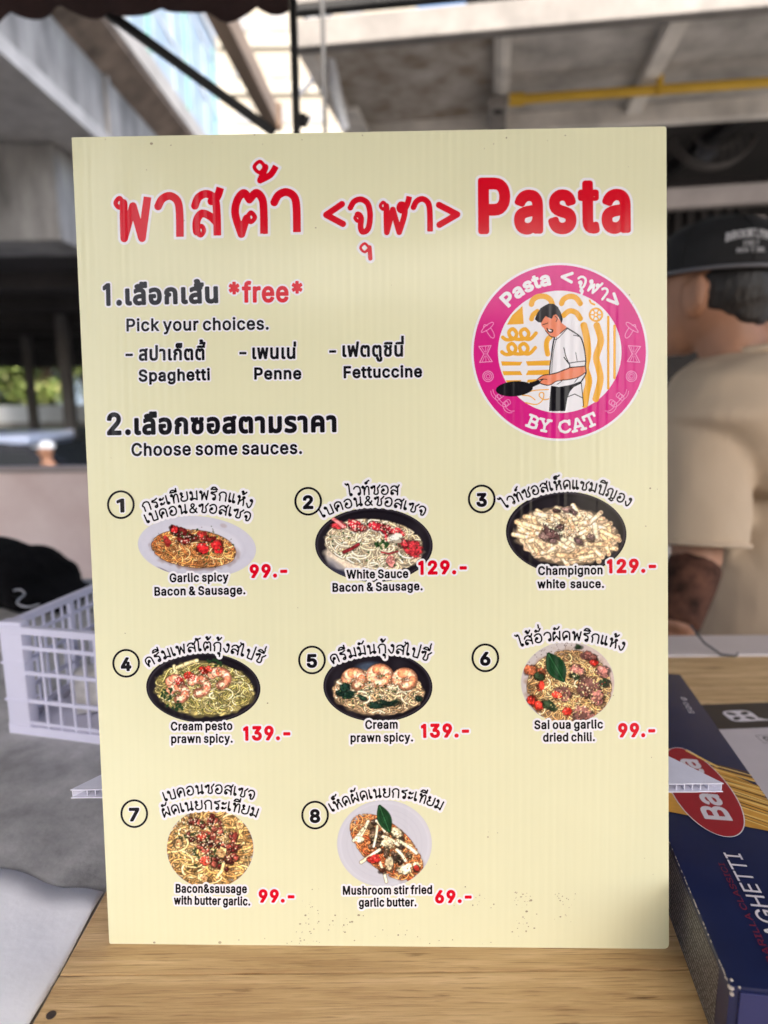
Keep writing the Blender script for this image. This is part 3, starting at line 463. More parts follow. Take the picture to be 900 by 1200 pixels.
# unseen roof added over the cook to block the sun
sr = empty('added_shade_roof', (1.4, 0.95, 0), 'unseen dark sheet roof added to shade the cook', 'roof')
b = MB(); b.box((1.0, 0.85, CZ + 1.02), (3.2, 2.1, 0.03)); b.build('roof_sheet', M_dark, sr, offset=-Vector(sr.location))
for xx in (-0.4, 0.5, 1.5, 2.4):
    b = MB(); b.box((xx, 0.85, CZ + 0.985), (0.04, 2.06, 0.038)); b.build('rafter', M_blk, sr, offset=-Vector(sr.location))
b = MB(); b.box((2.55, 1.66, (CZ + 1.0) / 2), (0.05, 0.05, CZ + 1.0)); b.build('post', M_blk, sr, offset=-Vector(sr.location))
GLYPHS = r'''{"LA":[480,"16,0 201,509 276,509 463,0 395,0 287,302 276,334 264,372 250,420 232,478 245,478 228,419 213,371 201,333 191,302 85,0;110,142 110,199 370,199 370,142"],"LB":[456,"60,0 60,509 241,509 289,504 329,491 359,469 381,442 394,410 398,374 395,344 387,320 373,301 356,286 315,267 315,262 339,257 363,245 385,227 402,203 414,173 418,136 413,100 400,67 377,39 344,18 301,4 247,0;125,57 245,57 296,63 330,80 349,105 355,137 352,161 342,184 327,203 306,218 279,228 248,231 125,231;125,285 238,285 265,288 288,296 308,309 323,326 333,348 336,372 330,403 313,429 283,446 240,452 125,452"],"LC":[510,"267,-7 205,1 150,25 104,63 70,115 48,179 40,254 48,329 70,393 104,445 150,484 205,508 267,516 305,513 340,504 373,490 402,471 427,447 448,418 463,385 473,348 408,348 401,373 389,395 357,428 315,449 267,456 223,450 184,432 150,403 125,364 109,314 103,254 109,194 125,145 151,105 184,76 223,59 267,53 315,60 357,81 389,114 401,136 408,160 473,160 463,124 448,91 428,62 402,38 373,19 341,5 305,-4"],"LF":[410,"60,0 60,509 369,509 369,452 125,452 125,278 346,278 346,221 125,221 125,0"],"LG":[520,"269,-7 205,1 149,25 104,64 69,116 47,179 40,254 47,329 69,393 103,445 149,484 203,508 265,516 304,513 340,504 374,489 403,469 429,445 449,416 465,384 474,349 408,349 387,393 356,427 315,448 265,456 222,450 183,432 150,404 125,364 109,314 103,254 109,194 125,145 151,105 184,76 224,59 269,53 309,57 345,71 374,93 396,123 410,160 415,202 434,199 283,199 283,256 478,256 478,200 471,141 451,91 419,50 377,19 326,0"],"LH":[517,"60,0 60,509 125,509 125,289 392,289 392,509 457,509 457,0 392,0 392,232 125,232 125,0"],"LI":[300,"31,0 31,57 118,57 118,452 31,452 31,509 269,509 269,452 183,452 183,57 269,57 269,0"],"LM":[628,"60,0 60,509 152,509 277,187 287,159 299,123 311,84 322,49 307,49 318,83 330,121 342,158 352,187 476,509 568,509 568,0 504,0 504,291 504,327 505,369 506,413 507,457 513,457 498,409 482,363 467,322 456,291 342,0 286,0 170,291 159,321 145,361 129,408 112,457 119,457 120,416 121,372 122,328 122,291 122,0"],"LP":[445,"60,0 60,509 235,509 289,503 332,487 366,462 390,430 404,391 409,348 404,304 390,265 366,233 332,207 289,191 235,186 109,186 109,242 233,242 269,246 297,256 318,272 333,294 342,319 344,348 342,376 333,402 318,423 297,439 268,449 232,452 125,452 125,0"],"LS":[447,"224,-9 172,-4 128,9 91,31 64,60 46,96 38,137 104,137 110,110 123,88 142,71 166,59 194,52 224,49 257,52 286,60 311,74 329,92 341,114 346,139 342,161 332,179 316,193 296,205 245,222 184,239 128,260 86,289 60,326 52,372 58,413 75,448 102,476 138,498 180,511 227,516 275,511 316,498 351,476 377,449 394,415 401,378 337,378 326,412 302,437 267,453 225,459 194,456 167,448 145,435 129,418 118,398 115,376 119,352 131,334 148,319 169,308 212,293 264,279 312,264 359,238 379,220 395,198 405,171 408,139 403,99 386,64 360,34 323,11 278,-4"],"LT":[449,"32,452 32,509 417,509 417,452 257,452 257,0 193,0 193,452"],"LW":[686,"155,0 16,509 82,509 163,196 175,145 187,94 197,40 189,40 200,94 211,145 224,196 306,509 380,509 462,196 474,145 486,94 497,40 488,40 499,94 510,145 523,196 603,509 670,509 530,0 455,0 368,323 351,391 344,431 336,475 350,475 335,395 318,323 230,0"],"La":[389,"160,-9 126,-5 94,5 68,22 48,45 35,73 30,108 34,138 43,161 58,179 78,193 125,211 178,220 209,224 234,227 252,230 265,235 273,243 276,255 276,257 273,279 267,297 256,311 240,322 220,329 196,331 171,329 149,322 118,301 100,274 41,291 57,322 79,346 104,364 133,375 163,382 194,384 239,379 263,372 286,360 306,343 322,320 333,290 337,251 337,0 277,0 277,52 272,52 252,25 236,12 215,1 190,-6;170,45 202,49 228,59 248,74 263,93 272,115 276,138 276,190 259,182 231,176 200,171 175,168 134,159 117,150 103,139 95,124 92,105 94,87 102,72 114,61 130,52"],"Lb":[424,"229,-8 198,-5 172,4 153,17 138,31 118,59 112,59 112,0 53,0 53,509 114,509 114,319 118,319 137,346 152,360 171,373 197,381 229,384 274,378 313,361 345,332 370,293 385,245 390,189 385,133 370,84 346,45 313,16 274,-2;220,47 253,51 279,66 301,88 316,117 325,151 328,189 325,227 316,261 301,290 280,311 253,325 220,330 188,325 161,312 140,291 125,263 116,229 113,189 116,150 125,115 140,86 162,65 188,51"],"Lc":[396,"207,-8 159,-2 117,16 82,46 56,85 40,133 34,187 40,243 56,291 82,330 117,360 159,378 207,384 260,377 305,356 340,322 362,277 303,262 290,289 270,311 242,325 207,330 173,325 145,310 124,287 108,258 99,224 96,187 99,151 108,117 124,89 145,66 173,51 207,46 243,52 271,66 292,89 304,117 363,102 354,78 341,56 306,21 261,-1"],"Ld":[424,"195,-8 151,-2 111,16 79,45 55,84 39,133 34,189 39,245 55,293 79,332 112,361 151,378 196,384 228,381 253,373 272,360 287,346 306,319 311,319 311,509 372,509 372,0 313,0 313,59 307,59 287,31 272,17 252,4 227,-5;205,47 236,51 263,65 284,86 299,115 309,150 312,189 309,229 300,263 284,291 263,312 237,325 205,330 172,325 145,311 124,290 108,261 99,227 96,189 99,151 109,117 124,88 145,66 172,51"],"Le":[404,"212,-8 161,-2 117,16 82,46 56,85 40,132 34,187 39,242 55,290 81,329 115,359 157,378 205,384 236,382 266,374 294,361 319,341 341,315 357,282 368,242 371,194 371,169 75,169 75,221 338,221 310,202 307,237 298,269 283,294 263,314 237,326 205,330 173,326 146,313 125,294 109,270 99,241 96,211 96,178 100,139 110,106 128,80 151,61 179,50 212,46 254,53 285,73 306,105 365,91 353,63 335,39 311,19 283,4 249,-5"],"Lf":[254,"228,379 228,327 6,327 6,379;81,0 81,432 84,461 96,486 113,505 135,519 161,527 187,530 222,527 243,521 227,468 215,472 195,474 171,470 154,460 145,443 142,419 142,0"],"Lg":[425,"207,-151 168,-148 134,-140 105,-127 82,-110 64,-91 51,-69 101,-41 122,-66 136,-78 154,-88 178,-95 207,-97 249,-92 282,-75 304,-47 311,-6 311,68 306,68 287,41 272,28 252,16 227,8 195,5 152,10 113,27 80,53 55,90 39,136 34,191 39,246 55,293 80,332 112,361 152,378 196,384 228,382 253,373 273,360 288,346 308,319 313,319 313,379 372,379 372,-9 367,-54 350,-90 324,-117 291,-136 251,-147;205,59 237,63 264,75 285,95 300,121 309,154 312,193 309,231 300,264 285,291 264,312 237,325 205,330 172,325 145,312 124,290 109,262 99,229 96,193 99,155 109,123 124,96 145,76 172,63"],"Lh":[410,"114,227 114,0 53,0 53,509 114,509 114,287 102,287 124,332 152,362 187,379 227,384 264,380 295,369 321,349 341,321 353,285 357,240 357,0 296,0 296,235 290,275 273,304 246,323 210,329 184,326 161,317 141,303 126,283 117,257"],"Li":[167,"53,0 53,379 114,379 114,0;84,443 67,446 54,455 44,468 41,483 44,499 54,512 67,521 84,524 100,521 114,512 123,499 126,483 123,468 114,455 100,446"],"Ll":[189,"139,-2 101,3 74,20 58,47 53,84 53,509 114,509 114,99 115,77 120,62 130,54 146,52 160,53 170,54 181,3 162,-1"],"Lm":[610,"53,0 53,379 112,379 112,295 108,295 118,323 132,346 151,363 172,376 195,384 219,386 257,380 287,361 309,331 321,295 312,295 322,321 337,343 357,361 381,375 407,383 437,386 468,383 497,372 522,354 541,328 553,296 557,255 557,0 496,0 496,254 490,289 473,313 447,326 419,330 395,328 374,320 358,307 345,290 338,270 335,247 335,0 274,0 274,260 269,288 253,311 229,326 199,330 178,328 158,320 140,307 126,289 117,266 114,238 114,0"],"Ln":[410,"114,227 114,0 53,0 53,379 112,379 112,287 102,287 124,332 152,362 187,379 227,384 264,380 295,369 321,349 341,321 353,285 357,240 357,0 296,0 296,235 290,275 273,304 246,323 210,329 184,326 161,317 141,303 126,283 117,257"],"Lo":[415,"207,-8 159,-2 117,16 82,46 56,85 40,133 34,187 40,243 56,291 82,330 117,360 159,378 207,384 256,378 299,360 333,330 359,291 376,243 381,187 376,133 359,85 333,46 299,16 256,-2;207,46 242,51 270,66 292,89 307,117 316,151 319,187 316,224 307,258 292,287 270,310 242,325 207,330 173,325 145,310 124,287 108,258 99,224 96,187 99,151 108,117 124,89 145,66 173,51"],"Lp":[424,"53,-143 53,379 112,379 112,319 118,319 137,346 152,360 171,373 197,381 229,384 274,378 313,361 345,332 370,293 385,245 390,189 385,133 370,84 346,45 313,16 274,-2 229,-8 198,-5 173,4 153,17 138,31 118,59 114,59 114,-143;220,47 253,51 279,66 301,88 316,117 325,151 328,189 325,227 316,261 301,290 280,311 253,325 220,330 188,325 161,312 140,291 125,263 116,229 113,189 116,150 125,115 140,86 162,65 188,51"],"Lq":[424,"372,-143 311,-143 311,59 306,59 287,31 272,17 252,4 227,-5 195,-8 151,-2 111,16 79,45 55,84 39,133 34,189 39,245 55,293 79,332 112,361 151,378 196,384 228,381 253,373 272,360 287,346 307,319 313,319 313,379 372,379;205,47 236,51 263,65 284,86 299,115 309,150 312,189 309,229 300,263 284,291 263,312 237,325 205,330 172,325 145,311 124,290 108,261 99,227 96,189 99,151 109,117 124,88 145,66 172,51"],"Lr":[259,"53,0 53,379 112,379 112,321 115,321 130,347 152,367 181,380 213,385 229,384 243,384 243,322 230,324 207,326 182,323 159,315 140,301 126,284 117,262 114,237 114,0"],"Ls":[365,"182,-8 145,-5 112,3 84,18 62,38 45,63 36,94 94,107 105,79 124,60 150,49 181,45 217,50 244,62 262,81 268,103 265,121 254,136 237,147 212,155 149,170 104,186 72,208 53,237 47,274 51,305 65,332 87,354 115,370 149,381 187,384 223,381 254,372 279,358 299,339 314,316 324,290 268,277 258,298 243,316 219,328 187,333 156,329 131,317 114,299 109,277 112,258 124,243 144,232 172,223 229,209 275,194 306,171 325,142 331,107 326,75 312,47 290,24 260,6 223,-5"],"Lt":[227,"204,379 204,327 6,327 6,379;65,471 126,471 126,98 128,76 136,61 150,53 170,50 185,51 202,54 213,2 192,-3 168,-4 125,2 92,21 72,52 65,93"],"Lu":[410,"182,-5 146,-1 115,11 89,31 69,59 57,95 53,139 53,379 114,379 114,144 119,105 137,75 164,56 200,50 226,53 249,62 268,77 283,97 293,122 296,153 296,379 357,379 357,0 298,0 298,92 307,92 286,47 257,17 222,0"],"Lw":[567,"138,0 23,379 87,379 133,214 154,137 165,91 175,41 165,41 186,135 206,214 252,379 316,379 362,214 382,136 392,91 402,41 391,41 413,135 434,214 480,379 545,379 429,0 368,0 319,172 305,225 291,280 277,338 291,338 277,280 263,225 248,172 199,0"],"Ly":[389,"47,-139 61,-86 71,-87 104,-89 118,-84 130,-74 141,-58 151,-36 163,-1 17,379 84,379 165,155 187,87 206,21 184,21 202,87 224,155 305,379 371,379 204,-58 191,-85 177,-107 159,-124 139,-136 117,-143 91,-145 65,-143"],"Lx":[379,"21,0 171,218 171,171 29,379 100,379 147,306 179,253 207,206 175,206 202,253 233,306 282,379 352,379 209,169 209,214 358,0 287,0 231,85 200,136 173,182 205,182 178,136 148,85 91,0"],"Lv":[389,"163,0 17,379 84,379 165,155 187,87 206,21 184,21 203,87 224,155 305,379 371,379 226,0"],"Lk":[381,"110,137 110,212 121,212 284,379 360,379 184,199 177,199;53,0 53,509 114,509 114,0;294,0 148,186 191,229 372,0"],"L0":[453,"227,-7 174,1 130,24 95,62 69,113 53,178 48,254 53,330 69,395 95,447 130,484 174,508 227,516 279,508 323,484 358,447 384,395 400,330 405,254 400,178 384,113 359,62 323,24 279,1;227,50 261,56 290,74 313,103 330,144 340,194 344,254 340,314 330,365 313,405 290,435 261,453 227,460 192,453 163,435 140,405 123,365 113,314 109,254 113,194 123,144 140,103 163,74 192,56"],"L1":[453,"76,0 76,55 391,55 391,0;276,509 276,0 212,0 212,448 209,448 86,358 86,427 198,509"],"L2":[453,"64,0 64,47 234,229 261,257 282,282 299,305 311,327 318,348 320,371 317,397 308,419 293,436 273,449 250,457 224,460 196,457 172,447 153,433 139,413 130,390 127,362 66,362 71,405 86,442 111,473 143,496 182,511 225,516 268,511 306,497 337,474 361,445 376,411 381,372 378,345 371,318 357,290 336,259 306,223 267,180 153,60 153,57 389,57 389,0"],"L3":[453,"218,-7 173,-3 133,10 98,30 70,57 52,91 44,132 109,132 115,107 126,87 144,71 165,59 191,52 219,50 248,53 275,61 297,74 315,93 325,116 329,145 326,172 316,196 299,217 275,234 242,244 201,248 157,248 157,299 288,448 288,452 70,452 70,509 372,509 372,461 211,278 211,289 264,288 308,276 344,253 371,222 387,186 393,145 387,103 370,66 344,36 309,12 266,-2"],"L4":[453,"40,105 40,158 247,509 311,509 109,166 109,163 413,163 413,105;282,0 282,121 282,146 282,318 343,318 343,0"],"L5":[453,"221,-7 178,-2 140,11 108,32 83,60 66,93 60,130 122,130 127,108 138,89 154,73 173,60 196,52 221,50 250,53 276,64 298,82 314,104 324,131 328,162 324,193 314,221 297,244 275,262 248,273 218,277 167,268 145,258 128,246 67,253 96,509 366,509 366,452 151,452 134,301 136,301 155,315 178,325 203,331 229,334 263,330 294,321 321,306 345,285 364,260 379,231 388,199 391,163 385,117 369,76 343,41 309,15 268,-1"],"L6":[453,"226,-7 182,-1 142,15 109,40 84,74 69,115 64,162 68,199 80,239 102,285 137,340 252,509 322,509 151,261 145,261 165,288 196,307 235,314 278,309 316,295 346,271 370,240 384,201 389,157 384,112 368,73 343,39 310,14 271,-2;226,48 254,52 279,63 299,79 314,101 324,128 327,157 324,187 314,213 299,235 279,251 254,262 226,265 198,262 174,252 153,235 138,214 128,188 125,158 128,128 138,102 153,79 174,63 198,52"],"L7":[453,"97,0 323,448 323,452 62,452 62,509 391,509 391,449 165,0"],"L8":[453,"226,-7 178,-2 136,11 101,33 74,62 57,96 52,135 55,166 65,195 81,220 101,241 125,256 153,265 153,267 119,282 93,308 76,342 70,380 75,417 90,450 114,477 146,498 184,511 226,516 269,511 306,498 337,477 361,450 377,417 382,380 376,342 359,308 333,282 300,267 300,265 327,256 351,241 372,220 387,195 397,166 401,135 395,96 378,62 352,33 317,11 275,-2;226,49 258,52 285,60 307,74 323,91 333,113 337,139 333,165 322,189 305,208 283,223 256,232 226,235 196,232 169,223 147,208 130,189 119,165 115,139 119,113 129,91 145,74 167,60 195,52;226,290 252,292 274,300 293,313 307,330 316,351 319,376 316,399 308,420 294,437 275,449 252,457 226,460 200,457 177,449 159,437 145,420 136,399 133,376 136,351 145,330 159,313 178,300 201,292"],"L9":[453,"226,516 271,510 310,494 343,468 368,434 384,393 389,347 385,309 373,270 350,224 315,168 200,0 130,0 301,248 307,248 287,221 257,202 218,195 175,199 137,214 106,237 83,269 68,307 64,352 69,397 85,436 110,469 143,494 182,510;226,460 199,457 174,446 154,429 138,407 129,381 125,352 129,322 138,295 154,274 174,257 199,247 226,243 254,247 279,257 299,273 314,295 324,321 327,350 324,381 314,407 299,429 279,446 254,457"],"L.":[188,"95,-4 78,-1 63,9 53,24 50,41 53,59 63,73 78,83 95,87 113,83 128,73 138,59 141,41 138,24 128,9 113,-1"],"L-":[453,"337,244 337,188 114,188 114,244"],"L*":[453,"201,223 206,331 114,272 89,315 186,365 89,415 114,459 206,400 201,509 250,509 246,400 337,459 362,415 266,365 362,315 337,272 246,331 250,223"],"L&":[448,"197,-7 150,-2 110,12 78,34 54,62 39,96 34,133 37,163 47,189 63,213 85,235 140,279 216,335 237,352 255,375 262,405 258,427 245,445 226,457 201,461 168,453 145,431 139,416 137,399 145,363 169,327 204,284 438,0 364,0 171,231 144,264 121,293 102,319 87,344 78,370 75,398 79,430 91,458 109,481 134,499 165,510 200,513 235,510 266,499 290,482 308,459 320,433 324,404 322,382 315,362 291,325 256,293 154,217 128,195 110,174 100,154 97,131 100,108 109,87 124,70 143,57 166,49 193,46 223,50 251,59 278,75 301,95 321,121 336,151 346,186 349,224 408,224 405,180 397,144 385,115 371,92 357,75 345,62 333,47 305,23 271,7 234,-3"],"L<":[453,"65,178 65,220 388,383 388,316 142,200 144,204 144,194 142,198 388,81 388,15"],"L>":[453,"387,178 65,15 65,81 310,198 308,194 308,204 310,200 65,316 65,383 387,220"],"LL":[393,"60,0 60,509 125,509 125,57 361,57 361,0"],"LK":[467,"104,145 104,216 139,261 174,303 212,344 364,509 448,509 231,276 228,276;60,0 60,509 125,509 125,334 124,225 125,193 125,0;372,0 188,259 228,309 449,0"],"LY":[472,"203,0 203,208 16,509 91,509 192,344 222,292 236,264 250,230 224,230 237,265 251,293 280,344 381,509 455,509 268,208 268,0"],"LE":[419,"60,0 60,509 372,509 372,452 125,452 125,286 355,286 355,229 125,229 125,57 375,57 375,0"],"LR":[449,"60,0 60,509 236,509 290,504 333,489 367,465 390,433 405,395 409,352 405,309 390,271 367,240 333,217 289,203 236,198 96,198 96,255 234,255 269,258 298,267 319,281 334,300 342,324 345,352 342,380 334,405 319,425 298,440 269,449 233,452 125,452 125,0;353,0 230,229 303,229 428,0"],"LN":[523,"60,0 60,509 136,509 343,183 363,151 388,107 414,55 405,54 401,108 399,157 399,195 399,509 463,509 463,0 387,0 202,290 177,331 148,381 130,413 108,452 119,454 122,384 124,328 125,307 125,291 125,0"],"LO":[533,"267,-7 205,1 150,25 105,63 70,115 48,179 40,254 48,329 70,393 105,445 150,484 205,508 267,516 329,508 384,484 429,445 464,393 486,329 493,254 486,179 464,115 429,63 384,25 329,1;267,53 310,59 349,76 383,105 408,144 425,194 430,254 425,314 408,365 383,404 349,433 310,450 267,456 223,450 184,433 151,404 125,364 109,314 103,254 109,194 125,144 151,105 184,76 223,59"],"Tเ":[205,"142,-7 106,-1 90,8 78,21 69,41 67,66 67,380 128,380 128,74 130,60 135,51 144,45 157,44 171,45 184,49 192,3 166,-5"],"Tล":[396,"279,0 279,253 274,292 258,317 231,332 190,336 156,334 124,327 64,301 64,359 87,369 118,378 155,385 196,387 230,385 259,379 284,369 304,355 320,337 331,314 338,288 340,257 340,0;160,-7 106,0 66,21 42,55 34,102 39,137 53,167 76,191 110,209 155,221 212,227 291,232 291,181 221,176 178,172 146,164 123,154 103,133 96,103 101,76 116,58 140,47 171,43 193,45 212,49 221,3 192,-5"],"Tื":[0,"-356,440 -356,467 -306,490 -62,490 -62,440;-214,467 -214,546 -162,546 -162,467;-112,467 -112,546 -62,546 -62,467"],"Tอ":[398,"191,-7 145,-3 108,10 79,32 58,63 46,104 42,155 43,186 45,218 191,218 191,169 103,169 103,155 106,116 113,87 125,66 142,53 163,45 189,43 218,46 243,55 264,71 279,98 288,136 291,187 288,234 280,271 266,300 244,320 214,332 175,336 132,332 92,321 54,302 54,360 88,373 132,383 183,387 238,381 282,362 315,333 337,293 350,244 354,187 350,131 338,83 318,44 287,16 245,-1"],"Tก":[416,"53,0 53,132 58,169 72,195 94,212 121,223 122,225 46,254 46,277 50,304 64,330 87,353 118,371 157,383 202,387 243,384 280,373 313,356 338,331 354,298 360,256 360,0 298,0 298,250 291,289 270,316 239,331 201,336 163,331 134,318 115,298 109,273 184,236 178,202 154,198 133,186 119,164 114,132 114,0"],"Tส":[397,"279,0 279,253 274,292 258,317 231,332 190,336 156,334 124,327 64,301 64,359 87,369 118,378 155,385 196,387 230,385 258,379 281,367 297,348 317,334 330,313 337,287 340,257 340,0;160,-7 106,0 66,21 42,55 34,102 39,137 53,167 76,191 110,209 155,221 212,227 291,232 291,181 221,176 178,172 146,164 123,154 103,133 96,103 101,76 116,58 140,47 171,43 193,45 212,49 221,3 192,-5;295,327 260,359 294,373 306,387 310,405 370,405 368,385 360,367 348,352 333,341"],"T้":[0,"-255,440 -255,471 -227,479 -202,493 -195,502 -193,514 -198,528 -214,534 -229,531 -241,526 -255,564 -224,579 -197,583 -172,579 -154,567 -142,550 -138,528 -141,510 -148,495 -171,472 -178,489 -40,489 -40,440"],"Tน":[425,"187,-7 149,-3 117,7 91,25 72,51 60,84 56,126 56,380 118,380 118,130 123,93 139,67 165,50 200,45 243,53 276,76 296,113 302,160 302,380 364,380 364,0 313,0 310,56 307,56 289,31 263,11 229,-3"],"Tซ":[386,"191,-7 134,1 92,25 72,50 61,81 57,120 57,164 60,200 71,227 102,270 121,292 130,312 128,313 110,304 87,300 65,305 46,317 35,338 31,365 31,380 85,380 86,362 90,350 97,343 107,340 123,343 138,352 151,380 185,380 185,349 184,313 176,284 168,269 155,251 137,227 123,203 120,188 119,169 119,123 121,95 129,74 141,59 156,50 191,44 223,48 247,60 261,81 266,110 266,207 263,230 254,247 238,257 216,260 213,260 213,300 216,300 241,303 257,313 266,327 271,345 273,380 335,380 333,346 325,318 310,297 285,282 285,279 307,268 320,251 326,229 328,201 328,107 319,59 293,23 250,1"],"Tต":[441,"191,-7 139,0 101,20 74,51 56,93 47,142 44,198 47,259 57,307 72,343 94,368 122,382 155,387 178,385 197,379 211,368 221,351 223,351 233,368 248,379 268,385 291,387 331,381 360,363 379,333 385,290 385,0 323,0 323,289 320,312 311,326 298,333 282,336 264,333 252,326 245,313 241,294 202,294 197,314 187,327 175,333 161,336 137,328 119,303 109,261 105,197 107,153 113,115 123,85 140,63 165,49 198,44 221,46 239,49 245,2 220,-5"],"Tา":[282,"164,0 164,270 160,299 148,320 127,332 96,336 49,329 7,311 7,366 24,373 46,380 75,385 107,387 141,384 170,377 193,363 211,342 222,314 225,279 225,0"],"Tม":[426,"239,-7 198,-3 163,11 135,32 119,60 116,60 112,0 62,0 62,380 123,380 123,160 126,128 136,100 150,76 171,59 197,49 227,45 262,50 288,67 303,93 308,130 308,380 370,380 370,126 366,84 354,51 335,25 309,7 277,-3"],"Tร":[338,"163,-7 124,-5 87,1 55,10 28,20 46,70 79,58 120,48 164,44 198,48 225,58 244,75 250,98 247,113 241,126 230,137 214,147 194,157 168,166 128,180 94,195 67,212 48,233 36,257 33,287 36,315 48,339 68,359 97,374 134,384 181,387 244,381 270,374 290,365 290,313 260,324 222,333 179,336 139,333 113,322 99,307 94,290 96,276 103,264 115,254 133,244 158,234 190,222 251,196 276,180 295,160 307,135 311,104 308,76 297,50 278,27 250,9 212,-3"],"Tค":[426,"56,0 56,243 60,286 73,321 94,350 124,370 163,383 213,387 263,383 303,370 333,350 353,321 366,286 370,243 370,0 308,0 308,243 302,283 284,312 254,330 212,336 171,330 142,312 124,283 118,243 118,166 120,165 137,188 157,201 184,207 220,209 243,209 243,159 220,159 183,156 156,147 137,133 126,116 120,96 118,74 118,0"],"Tป":[420,"209,-7 159,-3 120,10 92,31 72,59 60,95 56,137 56,380 118,380 118,137 123,96 140,67 168,50 209,44 250,50 278,67 295,96 301,137 301,517 363,517 363,137 359,95 347,59 327,31 298,10 259,-3"],"T็":[0,"-134,430 -152,432 -167,438 -179,448 -189,462 -223,432 -258,437 -286,452 -304,476 -310,509 -307,533 -299,553 -286,568 -270,578 -231,587 -69,587 -69,545 -222,545 -237,543 -249,536 -258,524 -261,506 -259,493 -253,482 -243,475 -227,473 -189,508 -175,508 -164,482 -154,474 -140,471 -129,473 -120,479 -114,499 -114,508 -69,508 -69,498 -73,468 -86,447 -107,434"],"Tี":[0,"-356,440 -356,467 -306,490 -62,490 -62,440;-119,467 -119,546 -61,546 -61,467"],"Tพ":[482,"97,0 28,380 92,380 119,215 122,192 126,163 129,128 134,87 136,87 148,141 159,183 169,217 215,380 266,380 313,217 322,183 333,141 345,87 348,87 352,128 356,163 359,192 363,215 390,380 454,380 385,0 325,0 261,207 251,243 247,264 243,292 240,292 234,257 227,230 220,207 157,0"],"T่":[0,"-123,440 -123,587 -62,587 -62,440"],"Tฟ":[473,"94,0 28,380 92,380 116,215 117,205 119,188 124,140 130,87 134,87 142,127 153,170 166,217 213,380 263,380 310,217 323,170 334,127 342,87 345,87 350,139 354,182 358,215 397,517 458,517 382,0 321,0 258,207 249,241 245,264 240,292 237,292 231,257 224,230 218,207 155,0"],"Tู":[0,"-152,-184 -191,-179 -219,-166 -237,-145 -243,-116 -243,-104 -244,-95 -249,-90 -265,-90 -269,-49 -250,-45 -236,-44 -214,-47 -200,-55 -192,-69 -189,-87 -189,-110 -187,-122 -181,-132 -170,-139 -153,-141 -135,-139 -124,-132 -116,-110 -116,-46 -62,-46 -62,-114 -67,-144 -85,-166 -113,-179"],"Tช":[381,"191,-7 132,1 89,25 69,49 57,81 53,119 53,162 56,193 63,216 84,251 104,279 111,292 113,307 111,320 106,328 87,334 70,331 51,325 37,369 68,381 101,384 124,382 142,375 155,365 164,351 171,314 169,291 163,272 142,239 123,206 117,188 115,164 115,123 118,95 126,74 138,60 153,50 191,44 221,48 243,60 257,81 261,110 261,207 258,230 250,247 234,257 212,260 209,260 209,300 212,300 236,303 252,313 262,327 267,345 269,380 331,380 329,346 322,318 307,295 281,280 281,277 298,271 309,261 320,235 323,208 323,107 315,59 290,23 248,1"],"Tิ":[0,"-356,440 -356,467 -306,490 -62,490 -62,440"]}'''
# ================================================================== PRINT: flat lettering and pictures on real sheets
GL = json.loads(GLYPHS)
_gc = {}
GL['L1'] = [330, '150,0 150,448 62,392 62,446 158,509 204,509 204,0']
def outline(key):
    if key not in _gc:
        adv, s = GL[key]
        _gc[key] = (adv, [np.array([[float(v) for v in q.split(',')] for q in c.split()]) for c in s.split(';')])
    return _gc[key]

class Sheet:
    """a printed plane: frame with origin o and axes ax, ay (unit, world); print is laid out in millimetres on it"""
    def __init__(s, o, ax, ay, root):
        s.o, s.ax, s.ay, s.root = Vector(o), Vector(ax).normalized(), Vector(ay).normalized(), root
        s.n = s.ax.cross(s.ay).normalized()
        s.M = np.array(ROT); s.c = np.array(CAM)
    def mm(s, P):
        """photo pixels (n, 2) -> millimetres on the sheet"""
        P = np.asarray(P, float).reshape(-1, 2)
        d = np.stack([(P[:, 0] - CU) / F, (P[:, 1] - CV) / F, np.ones(len(P))], 1) @ s.M.T
        n = np.array(s.n); t = ((np.array(s.o) - s.c) @ n) / (d @ n)
        q = s.c + d * t[:, None] - np.array(s.o)
        return np.stack([q @ np.array(s.ax), q @ np.array(s.ay)], 1) * 1000

    def k(s):
        q = s.mm([(CU + 100, 700), (CU + 110, 700)]); return float(np.linalg.norm(q[1] - q[0])) / 10
class Flat:
    """a printed plane whose drawing units are millimetres already: u to the right, v downwards, turned by quarter turns"""
    def __init__(s, root, turn=0): s.root, s.turn = root, turn
    def mm(s, P):
        P = np.asarray(P, float).reshape(-1, 2)
        return np.stack([P[:, 1], P[:, 0]], 1) if s.turn else np.stack([P[:, 0], -P[:, 1]], 1)
    def k(s): return 1.0

